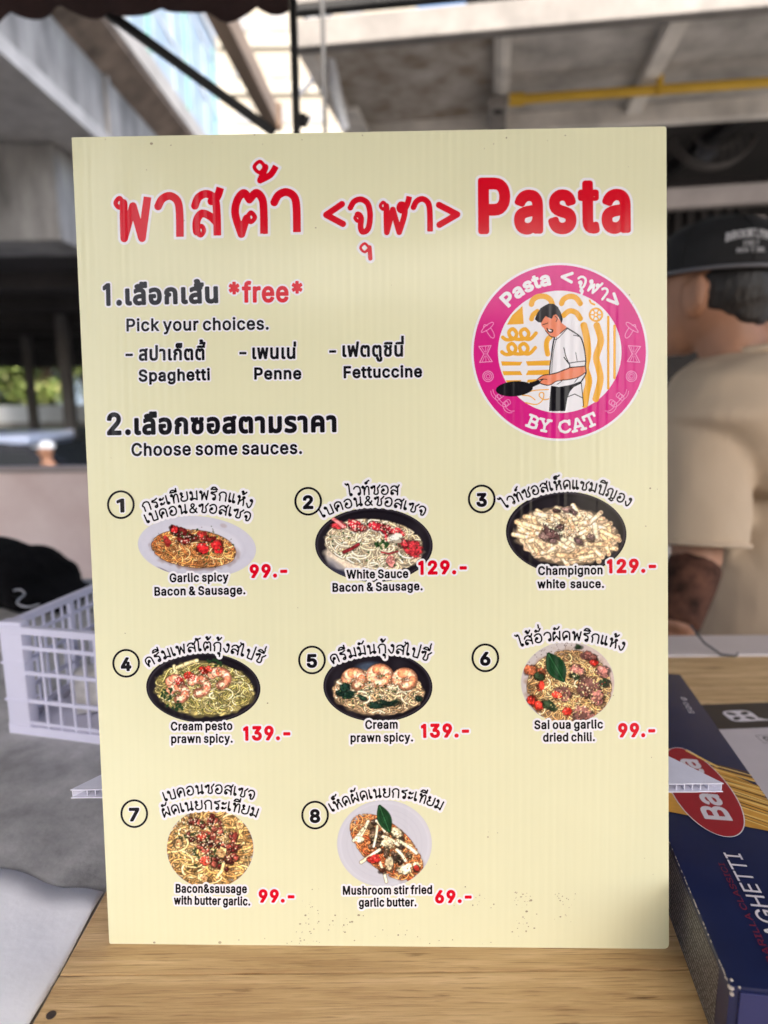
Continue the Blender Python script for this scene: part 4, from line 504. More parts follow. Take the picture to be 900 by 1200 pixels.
class Ink:
    """one printed part: several layers of ink outlines, each with its colour slot and its height above the sheet"""
    def __init__(s, sheet, name): s.sh, s.name, s.V, s.F, s.MI, s.mats = sheet, name, [], [], [], []
    def layer(s, m, z, fills=(), strokes=(), r=0.0, res=0.16, mm=False):
        """fills: closed outlines (non-zero winding, each entry a list of contours); strokes: (points, half width). px unless mm"""
        cv = (lambda p: np.asarray(p, float)) if mm else s.sh.mm
        k = 1.0 if mm else s.k()
        fills = [[cv(c) for c in f] for f in fills]; ends = [q[2] if len(q) > 2 else '' for q in strokes]; strokes = [(cv(q[0]), q[1] * k) for q in strokes]; r = r * k
        allp = np.concatenate([c for f in fills for c in f] + [p for p, _ in strokes])
        pad = r + max([hw for _, hw in strokes] + [0]) + 3 * res
        x0, y0 = allp.min(0) - pad; x1, y1 = allp.max(0) + pad
        nx, ny = int((x1 - x0) / res) + 2, int((y1 - y0) / res) + 2
        gx = x0 + np.arange(nx) * res; gy = y0 + np.arange(ny) * res
        Fd = np.full((ny, nx), 1e3)
        def butt(D, pts, reach, ends):
            for e, q in (((pts[-1], pts[-2]),) if ends == 'e' else ((pts[-1], pts[-2]), (pts[0], pts[1]))):
                u = (e - q) / (np.linalg.norm(e - q) + 1e-9); m_ = reach * 1.6
                i0, i1 = max(0, int((e[0] - m_ - x0) / res)), min(nx, int((e[0] + m_ - x0) / res) + 2); j0, j1 = max(0, int((e[1] - m_ - y0) / res)), min(ny, int((e[1] + m_ - y0) / res) + 2)
                X = gx[None, i0:i1] - e[0]; Y = gy[j0:j1, None] - e[1]; along = X * u[0] + Y * u[1]; across = abs(-X * u[1] + Y * u[0])
                over = (along > 0) & (np.hypot(X, Y) < m_); d = D[j0:j1, i0:i1]
                D[j0:j1, i0:i1] = np.where(over, np.maximum(d, along + reach - r), d)
        def segs(D, pts, closed, band):
            n = len(pts)
            for i in range(n if closed else n - 1):
                a, c = pts[i], pts[(i + 1) % n]
                i0 = max(0, int((min(a[0], c[0]) - band - x0) / res)); i1 = min(nx, int((max(a[0], c[0]) + band - x0) / res) + 2)
                j0 = max(0, int((min(a[1], c[1]) - band - y0) / res)); j1 = min(ny, int((max(a[1], c[1]) + band - y0) / res) + 2)
                if i0 >= i1 or j0 >= j1: continue
                X = gx[None, i0:i1] - a[0]; Y = gy[j0:j1, None] - a[1]; d = c - a; L = d @ d
                t = np.clip((X * d[0] + Y * d[1]) / L, 0, 1) if L > 1e-12 else 0.0
                dist = np.hypot(X - t * d[0], Y - t * d[1])
                D[j0:j1, i0:i1] = np.minimum(D[j0:j1, i0:i1], dist)
        for f in fills:
            D = np.full((ny, nx), 1e3); W = np.zeros((ny, nx), int)
            for c in f:
                segs(D, c, True, r + 3 * res)
                n = len(c)
                for i in range(n):
                    a, e = c[i], c[(i + 1) % n]
                    if a[1] == e[1]: continue
                    up_ = e[1] > a[1]; lo, hi = (a, e) if up_ else (e, a)
                    rows = np.where((gy >= lo[1]) & (gy < hi[1]))[0]
                    if not len(rows): continue
                    xs = lo[0] + (gy[rows] - lo[1]) / (hi[1] - lo[1]) * (hi[0] - lo[0])
                    for j, xx in zip(rows, xs):
                        k_ = int(np.ceil((xx - x0) / res)); W[j, max(0, k_):] += 1 if up_ else -1
            Fd = np.minimum(Fd, np.where(W != 0, -np.minimum(D, 50), D) - r)
        for (p, hw), en in zip(strokes, ends):
            D = np.full((ny, nx), 1e3); segs(D, p, False, hw + r + 3 * res)
            if en: butt(D, p, hw + r, en)
            Fd = np.minimum(Fd, D - hw - r)
        s.march(Fd, gx, gy, m, z)
        return s
    def k(s):
        return s.sh.k()
    def march(s, Fd, gx, gy, m, z):
        if m not in s.mats: s.mats.append(m)
        mi = s.mats.index(m); ins = Fd < 0
        a, b_, c, d = ins[:-1, :-1], ins[:-1, 1:], ins[1:, 1:], ins[1:, :-1]
        full = a & b_ & c & d; some = (a | b_ | c | d) & ~full
        V, Fc = s.V, s.F; z = z * 1e-3
        def add(ps):
            i = len(V); V.extend((x * 1e-3, y * 1e-3, z) for x, y in ps); Fc.append(tuple(range(i, i + len(ps)))); s.MI.append(mi)
        for j in range(full.shape[0]):
            row = np.concatenate([[0], full[j].astype(np.int8), [0]]); df = np.diff(row)
            for i0, i1 in zip(np.where(df == 1)[0], np.where(df == -1)[0]):
                add([(gx[i0], gy[j]), (gx[i1], gy[j]), (gx[i1], gy[j + 1]), (gx[i0], gy[j + 1])])
        for j, i in zip(*np.where(some)):
            P = [(gx[i], gy[j], Fd[j, i]), (gx[i + 1], gy[j], Fd[j, i + 1]), (gx[i + 1], gy[j + 1], Fd[j + 1, i + 1]), (gx[i], gy[j + 1], Fd[j + 1, i])]
            out = []
            for q in range(4):
                p0, p1 = P[q], P[(q + 1) % 4]
                if p0[2] < 0: out.append(p0[:2])
                if (p0[2] < 0) != (p1[2] < 0):
                    t = p0[2] / (p0[2] - p1[2]); t = min(max(t, 0.02), 0.98)
                    out.append((p0[0] + (p1[0] - p0[0]) * t, p0[1] + (p1[1] - p0[1]) * t))
            if len(out) > 2: add(out)
    def done(s, parent=None):
        me = bpy.data.meshes.new(s.name); me.from_pydata(s.V, [], s.F); me.polygons.foreach_set('material_index', s.MI)
        return link(s.name, me, s.mats, parent or s.sh.root)

def spline(pts, n=7):
    """Catmull-Rom through the points; a doubled point is a corner"""
    P = [np.array(p, float) for p in pts]; out = []
    for i in range(len(P) - 1):
        p1, p2 = P[i], P[i + 1]
        if np.allclose(p1, p2): continue
        p0 = P[i - 1] if i else p1; p3 = P[i + 2] if i + 2 < len(P) else p2
        for k in range(n):
            t = k / n
            out.append(0.5 * (2 * p1 + (p2 - p0) * t + (2 * p0 - 5 * p1 + 4 * p2 - p3) * t * t + (3 * p1 - p0 - 3 * p2 + p3) * t ** 3))
    out.append(P[-1]); return np.array(out)

# looped Thai letters as pen strokes: letter -> (advance, strokes); height of a plain consonant is 1
LP = [(.22, .86), (.12, .98), (.02, .86), (.12, .75), (.22, .86)]
LB = [(.28, .12), (.17, .23), (.06, .13), (.16, .01), (.28, .12)]
PEN = {
 'ก': (.95, [[(.13, 0), (.13, .48), (.02, .66), (.18, .92), (.42, 1), (.64, .9), (.7, .65), (.7, 0)]]),
 'ร': (.78, [[(.46, .14), (.34, .23), (.22, .11), (.33, 0), (.46, .1), (.47, .42), (.4, .6), (.2, .66), (.05, .74), (.1, .87), (.3, .86), (.56, 1)]]),
 'ะ': (.62, [[(.18, .74), (.09, .84), (0, .74), (.09, .64), (.18, .74), (.27, .68), (.42, .84)], [(.18, .2), (.09, .3), (0, .2), (.09, .1), (.18, .2), (.27, .14), (.42, .3)]]),
 'เ': (.46, [[(.04, 1), (.05, .5), (.06, .13), (.16, .01), (.27, .11), (.18, .23), (.07, .15)]]),
 'แ': (.80, [[(.04, 1), (.05, .5), (.06, .13), (.16, .01), (.27, .11), (.18, .23), (.07, .15)], [(.42, 1), (.43, .5), (.44, .13), (.54, .01), (.65, .11), (.56, .23), (.45, .15)]]),
 'โ': (.52, [[(.32, 1.45), (.12, 1.36), (-.12, 1.45), (-.1, 1.28), (.08, 1.15), (.1, .6), (.11, .13), (.21, .01), (.32, .11), (.23, .23), (.12, .15)]]),
 'ไ': (.50, [[(-.26, 1.42), (-.12, 1.26), (-.02, 1.40), (.07, 1.2), (.09, .6), (.11, .13), (.21, .01), (.32, .11), (.23, .23), (.12, .15)]]),
 'ท': (.92, [LP + [(.23, .5), (.23, 0), (.23, 0), (.28, .5), (.46, .92), (.64, .88), (.69, .6), (.69, 0)]]),
 'ย': (.90, [LP + [(.10, .64), (.26, .52), (.06, .4), (.06, .13), (.26, 0), (.52, .05), (.67, .25), (.68, 1)]]),
 'ม': (.92, [LP + [(.24, .5), (.24, .2), (.12, .24), (.03, .12), (.13, 0), (.26, .1), (.45, .16), (.68, .02), (.68, .02), (.69, 1)]]),
 'พ': (1.05, [LP + [(.22, .5), (.23, 0), (.23, 0), (.46, .78), (.46, .78), (.68, 0), (.68, 0), (.83, 1)]]),
 'ผ': (.95, [[(.1, .87), (.2, .98), (.3, .87), (.2, .76), (.1, .87), (.06, .5), (.07, 0), (.07, 0), (.38, .5), (.38, .5), (.70, 0), (.70, 0), (.72, 1)]]),
 'ห': (.94, [LP + [(.22, .5), (.22, 0), (.22, 0), (.3, .38), (.55, .72), (.70, .9), (.6, 1), (.5, .88), (.62, .62), (.69, .3), (.72, 0)]]),
 'ง': (.74, [[(.5, .87), (.38, .98), (.27, .87), (.38, .76), (.5, .87), (.51, .4), (.43, .08), (.28, .02), (.04, .38)]]),
 'บ': (.93, [LP + [(.23, .5), (.23, .1), (.3, 0), (.6, 0), (.69, .1), (.70, 1)]]),
 'ป': (.93, [LP + [(.23, .5), (.23, .1), (.3, 0), (.6, 0), (.69, .1), (.70, 1.5)]]),
 'ค': (.95, [[(.27, .53), (.37, .64), (.46, .52), (.36, .41), (.27, .5), (.15, 0), (.15, 0), (.04, .5), (.12, .86), (.4, 1), (.66, .86), (.71, .5), (.71, 0)]]),
 'ด': (.93, [[(.29, .41), (.39, .52), (.48, .4), (.38, .29), (.28, .38), (.16, 0), (.16, 0), (.04, .5), (.12, .86), (.4, 1), (.64, .86), (.70, .5), (.70, 0)]]),
 'ต': (.95, [[(.32, .41), (.41, .52), (.5, .4), (.4, .29), (.31, .38), (.18, 0), (.18, 0), (.04, .5), (.1, .84), (.25, 1), (.38, .84), (.38, .84), (.54, 1), (.68, .84), (.71, .5), (.71, 0)]]),
 'อ': (.93, [[(.13, .49), (.23, .6), (.32, .49), (.22, .38), (.12, .46), (.07, .22), (.22, .02), (.5, .02), (.68, .26), (.68, .7), (.5, .97), (.22, .95), (.05, .8)]]),
 'น': (.98, [LP + [(.23, .5), (.23, 0), (.23, 0), (.45, .18), (.64, .23), (.76, .12), (.66, 0), (.56, .1), (.63, .3), (.65, 1)]]),
 'ซ': (.95, [[(.14, .76), (.05, .86), (-.03, .77), (.06, .68), (.15, .78), (.20, .96), (.27, .84), (.34, .95), (.33, .4), (.27, .12), (.42, 0), (.63, .06), (.68, .3), (.62, .7), (.72, .84), (.86, 1.05)]]),
 'ช': (.95, [[(.2, .82), (.1, .93), (.01, .82), (.1, .72), (.21, .84), (.32, .8), (.3, .4), (.26, .12), (.4, 0), (.62, .05), (.68, .3), (.62, .7), (.86, 1.02)]]),
 'ส': (.96, [[(.1, .18), (.23, .23), (.3, .12), (.2, .01), (.08, .1), (.08, .36), (.24, .53), (.5, .46), (.68, .32)], [(.03, .72), (.15, .92), (.4, 1), (.64, .88), (.7, .6), (.71, 0)], [(.54, .82), (.72, .92), (.82, 1.14)]]),
 'จ': (.86, [[(.02, .75), (.15, .94), (.38, 1), (.6, .86), (.67, .5), (.6, .1), (.42, 0), (.35, .15), (.37, .42), (.27, .54), (.17, .43), (.26, .33), (.36, .4)]]),
 'ว': (.80, [[(.02, .75), (.15, .94), (.38, 1), (.6, .85), (.65, .5), (.63, .14), (.52, .23), (.41, .12), (.51, 0), (.63, .12)]]),
 'ญ': (1.2, [[(.2, .12), (.1, .23), (.02, .12), (.1, 0), (.2, .12), (.16, .45), (.03, .65), (.15, .9), (.35, 1), (.53, .9), (.57, .6), (.57, .1), (.68, 0), (.86, .03), (.93, .2), (.93, 1)], [(.45, -.22), (.55, -.13), (.62, -.26), (.78, -.3), (.9, -.16)]]),
 'ฬ': (1.12, [LP + [(.22, .5), (.23, 0), (.23, 0), (.44, .74), (.44, .74), (.65, 0), (.65, 0), (.83, .55), (.83, .85), (.70, .9), (.66, .76), (.78, .70), (.92, .88), (1.0, 1.16)]]),
 'า': (.74, [[(0, .75), (.1, .93), (.28, 1), (.45, .88), (.5, .6), (.5, 0)]]),
 'ี': (0, [[(.02, 1.2), (.16, 1.42), (.42, 1.42), (.62, 1.2), (.62, 1.2), (.02, 1.2)], [(.63, 1.2), (.63, 1.58)]]),
 'ิ': (0, [[(.02, 1.2), (.16, 1.42), (.42, 1.42), (.62, 1.2), (.62, 1.2), (.02, 1.2)]]),
 '้': (0, [[(.43, 1.5), (.35, 1.6), (.26, 1.5), (.35, 1.41), (.43, 1.5), (.38, 1.26), (.5, 1.28), (.70, 1.58)]]),
 '่': (0, [[(.55, 1.26), (.55, 1.6)]]),
 '์': (0, [[(.52, 1.32), (.43, 1.42), (.34, 1.32), (.43, 1.22), (.53, 1.33), (.56, 1.5), (.72, 1.6)]]),
 '็': (0, [[(.30, 1.3), (.22, 1.22), (.15, 1.32), (.25, 1.42), (.35, 1.3), (.24, 1.2), (.1, 1.25), (.08, 1.45), (.3, 1.56), (.5, 1.5), (.65, 1.62)]]),
 'ั': (0, [[(.34, 1.34), (.25, 1.44), (.16, 1.33), (.25, 1.23), (.36, 1.33), (.52, 1.28), (.70, 1.55)]]),
 'ุ': (0, [[(.66, -.24), (.57, -.15), (.48, -.24), (.57, -.33), (.67, -.24), (.67, -.58)]]),
 '&': (.95, [[(.74, 0), (.25, .68), (.2, .88), (.35, 1.02), (.5, .88), (.4, .65), (.1, .35), (.1, .1), (.3, 0), (.52, .1), (.70, .48)]]),
 '<': (.75, [[(.6, .85), (.6, .85), (.02, .45), (.02, .45), (.6, .05)]]),
 '>': (.75, [[(.02, .85), (.02, .85), (.6, .45), (.6, .45), (.02, .05)]]),
}
UPPER = 'ีิ็ั'
SLAB = {
 'B': (.78, [[(0, 0), (.42, 0), (.6, .1), (.6, .4), (.42, .52), (.15, .52)], [(.42, .52), (.54, .62), (.54, .9), (.38, 1), (0, 1)], [(.14, 0), (.14, 1)]]),
 'Y': (.80, [[(.02, 1), (.24, 1)], [(.50, 1), (.72, 1)], [(.13, 1), (.37, .48), (.61, 1)], [(.37, .48), (.37, 0)], [(.22, 0), (.52, 0)]]),
 'C': (.80, [[(.62, .68), (.62, 1)], [(.62, .8), (.5, .96), (.35, 1), (.12, .85), (.04, .5), (.12, .15), (.35, 0), (.52, .05), (.64, .22)]]),
 'A': (.84, [[(0, 0), (.22, 0)], [(.52, 0), (.76, 0)], [(.10, 0), (.35, 1), (.42, 1), (.65, 0)], [(.2, .34), (.56, .34)]]),
 'T': (.78, [[(.02, .74), (.02, 1), (.66, 1), (.66, .74)], [(.34, 1), (.34, 0)], [(.2, 0), (.48, 0)]]),
}

def run(text, font, track=0.0):
    """-> list of (kind, contours or strokes, pen x) in em units, total advance. font: L sans, T loopless Thai mixed with sans, H pen"""
    out = []; x = 0.0; org = 0.0; prev = ''
    for ch in text:
        if ch == ' ':
            x += .45 if font in 'HS' else (150 if font == 'L' else 130); prev = ch; continue
        if font in 'HS':
            adv, st = (PEN if font == 'H' else SLAB)[ch]
            if adv == 0:
                dy = .40 if (ch in '้่์' and prev in UPPER) else 0.0
                if prev == 'ป' and ch in UPPER: dy += .12
                out.append(('s', [np.array([(px + org, py + dy) for px, py in q]) for q in st], font == 'H'))
            else:
                org = x; out.append(('s', [np.array([(px + x, py) for px, py in q]) for q in st], font == 'H')); x += adv
        else:
            key = ('T' + ch) if ('T' + ch) in GL else 'L' + ch
            adv, cs = outline(key); k = 1.0
            if font == 'T' and key[0] == 'L': k = 387 / 372.0; 
            dy = 125 if (ch in '้่' and prev in 'ีิื็') else 0
            out.append(('f', [c * k + np.array([x, dy]) for c in cs], False)); x += adv * k + (track if adv else 0)
        prev = ch
    return out, x

def set_text(text, font, base, h, hw=0.0, track=0.0):
    """lay text on a base line. base: two or three photo points (straight, or an arc through the middle one); h: letter height px.
    returns fills, strokes in px"""
    unit = {'L': 509., 'T': 387., 'H': 1.0, 'S': 1.0}[font]
    items, adv = run(text, font, track * unit / h)
    B0 = [np.array(p, float) for p in base]
    if len(B0) == 2: B0 = [B0[0], (B0[0] + B0[1]) / 2, B0[1]]
    ctrl = 2 * B0[1] - (B0[0] + B0[2]) / 2
    ts = np.linspace(0, 1, 120)[:, None]
    pts = B0[0] * (1 - ts) ** 2 + ctrl * 2 * ts * (1 - ts) + B0[2] * ts * ts
    s = np.concatenate([[0], np.cumsum(np.linalg.norm(np.diff(pts, axis=0), axis=1))]); L = s[-1]
    # natural extents of ink
    xs = np.concatenate([c[:, 0] for _, q, _ in items for c in q]); xmin, xmax = xs.min(), xs.max()
    kx = L / (xmax - xmin); ky = h / unit
    def place(P, xc):
        sc = (xc - xmin) * kx; p = np.array([np.interp(sc, s, pts[:, 0]), np.interp(sc, s, pts[:, 1])])
        a = np.array([np.interp(max(sc - 1, 0), s, pts[:, 0]), np.interp(max(sc - 1, 0), s, pts[:, 1])]); e = np.array([np.interp(min(sc + 1, L), s, pts[:, 0]), np.interp(min(sc + 1, L), s, pts[:, 1])])
        t = (e - a) / np.linalg.norm(e - a); n = np.array([t[1], -t[0]])
        return p + np.outer((P[:, 0] - xc) * kx, t) + np.outer(P[:, 1] * ky, n)
    fills, strokes = [], []; xc = 0
    for kind, q, sm in items:
        allx = np.concatenate([c[:, 0] for c in q])
        if len(B0) == 3 and len(base) == 2: xc = (xmin + xmax) / 2
        else: xc = (allx.min() + allx.max()) / 2
        if kind == 'f': fills.append([place(c, xc) for c in q])
        else:
            for c in q: strokes.append((place(spline(c) if sm else c, xc), hw))
    return fills, strokes

M_ink = mat('black_ink', rgb(22, 20, 26), 0.32, var=0)
M_red = mat('red_ink', rgb(214, 4, 34), 0.32, var=0)
M_pink = mat('magenta_ink', rgb(216, 34, 134), 0.32, var=0.05, scale=80)
M_white = mat('white_ink', rgb(238, 236, 240), 0.32, var=0)
M_yel = mat('yellow_ink', rgb(240, 176, 56), 0.32, var=0)
M_flesh = mat('flesh_ink', rgb(238, 142, 108), 0.32, var=0)
def lettering(sheet, name, m, text, font, base, h, r=0.0, hw=0.0, halo=2.2, res=0.16, halo_m=None, z=0.2):
    """one printed line (or several: give lists)"""
    ink = Ink(sheet, name)
    lines = text if isinstance(text, list) else [(text, font, base, h)]
    fs, ss = [], []
    for t_, f_, b_, h_ in lines:
        f, s_ = set_text(t_, f_, b_, h_, hw, r * 1.5); fs += f; ss += s_
    if halo: ink.layer(halo_m or M_white, z - 0.06, fs, ss, r + halo, res * 1.6)
    ink.layer(m, z, fs, ss, r, res)
    return ink.done()

# ------------------------------------------------------------------ painter for the printed food pictures
class Paint:
    S = 1.7
    def __init__(s, x0, y0, x1, y1, seed):
        s.x0, s.y0 = x0, y0; s.nx, s.ny = int((x1 - x0) * s.S) + 1, int((y1 - y0) * s.S) + 1
        s.gx = x0 + np.arange(s.nx) / s.S; s.gy = y0 + np.arange(s.ny) / s.S
        s.X, s.Y = np.meshgrid(s.gx, s.gy); s.img = np.zeros((s.ny, s.nx, 3)); s.r = np.random.default_rng(seed)
    def noise(s, cell):
        n1, n2 = int((s.gx[-1] - s.x0) / cell) + 3, int((s.gy[-1] - s.y0) / cell) + 3; g = s.r.random((n2, n1))
        fx = (s.gx - s.x0) / cell; fy = (s.gy - s.y0) / cell; i = fx.astype(int); j = fy.astype(int); u = (fx - i)[None]; v = (fy - j)[:, None]
        u = u * u * (3 - 2 * u); v = v * v * (3 - 2 * v); J, I = np.ix_(j, i)
        return g[J, I] * (1 - u) * (1 - v) + g[J, I + 1] * u * (1 - v) + g[J + 1, I] * (1 - u) * v + g[J + 1, I + 1] * u * v
    def put(s, mask, col, sl=np.s_[:, :]):
        c = np.asarray(col, float); c = c / 255 if c.max() > 1.6 else c
        s.img[sl] = s.img[sl] * (1 - mask[..., None]) + c * mask[..., None]
    def q(s, cx, cy, rx, ry, rot=0):
        c, n = math.cos(rot), math.sin(rot); X, Y = s.X - cx, s.Y - cy
        return np.hypot((X * c + Y * n) / rx, (-X * n + Y * c) / ry)
    def ell(s, cx, cy, rx, ry, col, rot=0, soft=0.6, a=1.0, rag=0.0, cell=4):
        q = s.q(cx, cy, rx, ry, rot)
        if rag: q = q + rag * (s.noise(cell) - 0.5)
        s.put(np.clip((1 - q) * min(rx, ry) / soft + 0.5, 0, 1) * a, col)
    def win(s, x0, y0, x1, y1):
        i0 = max(0, int((x0 - s.x0) * s.S)); i1 = min(s.nx, int((x1 - s.x0) * s.S) + 2); j0 = max(0, int((y0 - s.y0) * s.S)); j1 = min(s.ny, int((y1 - s.y0) * s.S) + 2)
        return np.s_[max(j0, 0):max(j1, 0), max(i0, 0):max(i1, 0)]
    def strand(s, pts, w_, col, dark=0.45, hi=0.25, edge=0.7):
        pts = np.asarray(pts); m = w_ + 2; sl = s.win(pts[:, 0].min() - m, pts[:, 1].min() - m, pts[:, 0].max() + m, pts[:, 1].max() + m)
        X, Y = s.X[sl], s.Y[sl]
        if X.size == 0: return
        D = np.full(X.shape, 1e3)
        for a, c in zip(pts[:-1], pts[1:]):
            d = c - a; L = d @ d + 1e-9; t = np.clip(((X - a[0]) * d[0] + (Y - a[1]) * d[1]) / L, 0, 1)
            D = np.minimum(D, np.hypot(X - a[0] - t * d[0], Y - a[1] - t * d[1]))
        c = np.asarray(col, float) / 255
        s.put(np.clip(w_ + edge - D + 0.3, 0, 1) * 0.42, np.clip(c * dark, 0, 1), sl)
        k = np.clip(1 - (D / max(w_, .1)) ** 2, 0, 1)
        base = s.img[sl]; msk = np.clip(w_ - D + 0.4, 0, 1)[..., None]
        s.img[sl] = base * (1 - msk) + np.clip(c * (0.72 + (0.28 + hi) * k[..., None]), 0, 1) * msk
    def curl(s, x, y, L, bend, wob=0.3):
        a = s.r.random() * 6.28; n = 12; k = np.clip(s.r.normal(0, bend), -3.2 / L, 3.2 / L); p = [(x, y)]
        for i in range(n):
            a += k * L / n + s.r.normal(0, wob) * 0.2; x += math.cos(a) * L / n; y += math.sin(a) * L / n * 0.72; p.append((x, y))
        p = np.array(p); return p + (p[0] - p[len(p) // 2])
    def inside(s, reg):
        while True:
            cx, cy, rx, ry, rot = reg; a = s.r.random() * 6.28; r = s.r.random() ** 0.5
            x, y = r * rx * math.cos(a), r * ry * math.sin(a); c, n = math.cos(rot), math.sin(rot)
            return cx + x * c - y * n, cy + x * n + y * c
    def pasta(s, reg, n, w_, cols, L=(14, 34), bend=0.14, lim=1.06, dark=0.45):
        n = int(n * 2.3); w_ = w_ * .68
        for i in range(n):
            x, y = s.inside(reg); p = s.curl(x, y, s.r.uniform(*L), bend)
            cx, cy, rx, ry, rot = reg; c, m = math.cos(rot), math.sin(rot)
            q = np.hypot(((p[:, 0] - cx) * c + (p[:, 1] - cy) * m) / rx, (-(p[:, 0] - cx) * m + (p[:, 1] - cy) * c) / ry)
            q = np.maximum(q, 1e-6); f = np.where(q > lim, lim / q, 1)[:, None]
            p = np.array([cx, cy]) + (p - np.array([cx, cy])) * f
            col = np.array(cols[s.r.integers(len(cols))], float) * s.r.uniform(0.72, 1.2) * (0.66 + 0.34 * i / n)
            s.strand(p, w_ * s.r.uniform(0.8, 1.15), np.clip(col, 0, 255), dark)
    def specks(s, reg, n, rad, cols, a=0.9):
        for _ in range(n):
            x, y = s.inside(reg); r = s.r.uniform(*rad); sl = s.win(x - r - 2, y - r - 2, x + r + 2, y + r + 2)
            X, Y = s.X[sl], s.Y[sl]
            if X.size == 0: continue
            an = s.r.random() * 3.14; e = s.r.uniform(0.45, 1)
            u = (X - x) * math.cos(an) + (Y - y) * math.sin(an); v = (-(X - x) * math.sin(an) + (Y - y) * math.cos(an)) / e
            s.put(np.clip(r - np.hypot(u, v) + 0.4, 0, 1) * a, np.array(cols[s.r.integers(len(cols))], float) / 255 * s.r.uniform(0.85, 1.1), sl)
    def lump(s, x, y, rx, ry, col, rot=0.0, hi=(232, 190, 175)):
        """an irregular piece of food: a few ragged overlapping bits with their own tone, a dark foot and small glints"""
        c = np.array(col, float); n = 1 if rx < 3.2 else (3 if rx < 7 else 5); ca, sa = math.cos(rot), math.sin(rot)
        s.ell(x + .3, y + .8, rx + .8, ry + .8, c * 0.3, rot, 1.4, 0.65, 0.4, 3)
        for k in range(n):
            a, q = s.r.random() * 6.28, (0 if n == 1 else .5 * s.r.random() ** .5); ox, oy = rx * q * math.cos(a), ry * q * math.sin(a); f = 1 if n == 1 else s.r.uniform(.5, .85)
            cc = np.clip(c * s.r.uniform(.72, 1.28), 0, 255); X, Y = x + ox * ca - oy * sa, y + ox * sa + oy * ca; rr = rot + s.r.normal(0, .4)
            s.ell(X, Y + .4, rx * f + .3, ry * f + .3, cc * .5, rr, .8, .6, 0.5, 2.2); s.ell(X, Y, rx * f, ry * f, cc, rr, .8, 1, 0.6, 2.2)
            s.ell(X - rx * f * .2, Y - ry * f * .3, rx * f * .5, ry * f * .4, np.clip(cc * 1.25 + 6, 0, 255), rr, 1.4, .6, .5, 2)
            if s.r.random() < .7: s.ell(X - rx * f * .3, Y - ry * f * .35, .7, .45, hi, rr, .7, .55)
        for _ in range(int(rx * ry / 4)):
            a, q = s.r.random() * 6.28, s.r.random() ** .5; s.ell(x + rx * q * .9 * math.cos(a), y + ry * q * .9 * math.sin(a), s.r.uniform(.5, 1.3), s.r.uniform(.4, .9), np.clip(c * s.r.choice([.5, .75, 1.3, 1.6]), 0, 255), a, .7, .6)
    def leaf(s, x0, y0, x1, y1, wd, col):
        t = np.linspace(0, 1, 14); ax = np.array([x1 - x0, y1 - y0]); n = np.array([-ax[1], ax[0]]) / np.linalg.norm(ax)
        for k in range(-4, 5):
            p = np.array([x0, y0]) + t[:, None] * ax + (np.sin(t * math.pi) ** 0.9 * wd * k / 4)[:, None] * n
            s.strand(p, wd / 6 + .6, np.array(col) * (0.85 + 0.06 * (k % 3)), 0.8, 0.12, 0.3)
        s.strand(np.array([x0, y0]) + t[:, None] * ax, 0.35, np.clip(np.array(col) * 1.6 + 10, 0, 255), 0.9, 0, 0.2)
    def prawn(s, x, y, rad, a0, a1, w_, cols):
        t = np.linspace(a0, a1, 16); p = np.stack([x + rad * np.cos(t), y + rad * .8 * np.sin(t)], 1)
        s.strand(p, w_ + .6, np.array(cols[0]) * 0.75, 0.35, 0.0)
        for i in range(0, 15, 2): s.strand(p[i:i + 3], w_ * (1 - 0.03 * i), cols[(i // 2) % len(cols)], 0.6, 0.28, 0.2)
    def emit(s, sheet, name, mask_q, z, parent):
        """mesh of the part where mask_q(X, Y) < 1; mask_q is a star-shaped radius so border points are pulled onto the rim"""
        q, cxy = mask_q(s.X, s.Y); ins = q < 1
        cell = ins[:-1, :-1] | ins[1:, :-1] | ins[:-1, 1:] | ins[1:, 1:]
        use = np.zeros_like(ins); use[:-1, :-1] |= cell; use[1:, :-1] |= cell; use[:-1, 1:] |= cell; use[1:, 1:] |= cell
        f = np.where(q > 1, 1 / np.maximum(q, 1e-6), 1); X = cxy[0] + (s.X - cxy[0]) * f; Y = cxy[1] + (s.Y - cxy[1]) * f
        idx = np.full(ins.shape, -1); idx[use] = np.arange(use.sum())
        mmv = sheet.mm(np.stack([X[use], Y[use]], 1)) * 1e-3
        v = np.concatenate([mmv, np.full((len(mmv), 1), z * 1e-3)], 1)
        j, i = np.where(cell); fc = np.stack([idx[j + 1, i], idx[j + 1, i + 1], idx[j, i + 1], idx[j, i]], 1)
        me = bpy.data.meshes.new(name); me.from_pydata(v.tolist(), [], fc.tolist())
        col = np.clip(s.img[use], 0, 1); lin = np.where(col <= 0.04045, col / 12.92, ((col + 0.055) / 1.055) ** 2.4)
        at_ = me.color_attributes.new('ink', 'FLOAT_COLOR', 'POINT'); at_.data.foreach_set('color', np.concatenate([lin, np.ones((len(lin), 1))], 1).astype(np.float32).ravel())
        return link(name, me, M_photo, parent)
M_photo = bpy.data.materials.new('picture_ink'); M_photo.use_nodes = True
_t = M_photo.node_tree; _a = _t.nodes.new('ShaderNodeVertexColor'); _a.layer_name = 'ink'
_t.links.new(_a.outputs[0], _t.nodes['Principled BSDF'].inputs['Base Color']); _t.nodes['Principled BSDF'].inputs['Roughness'].default_value = 0.32
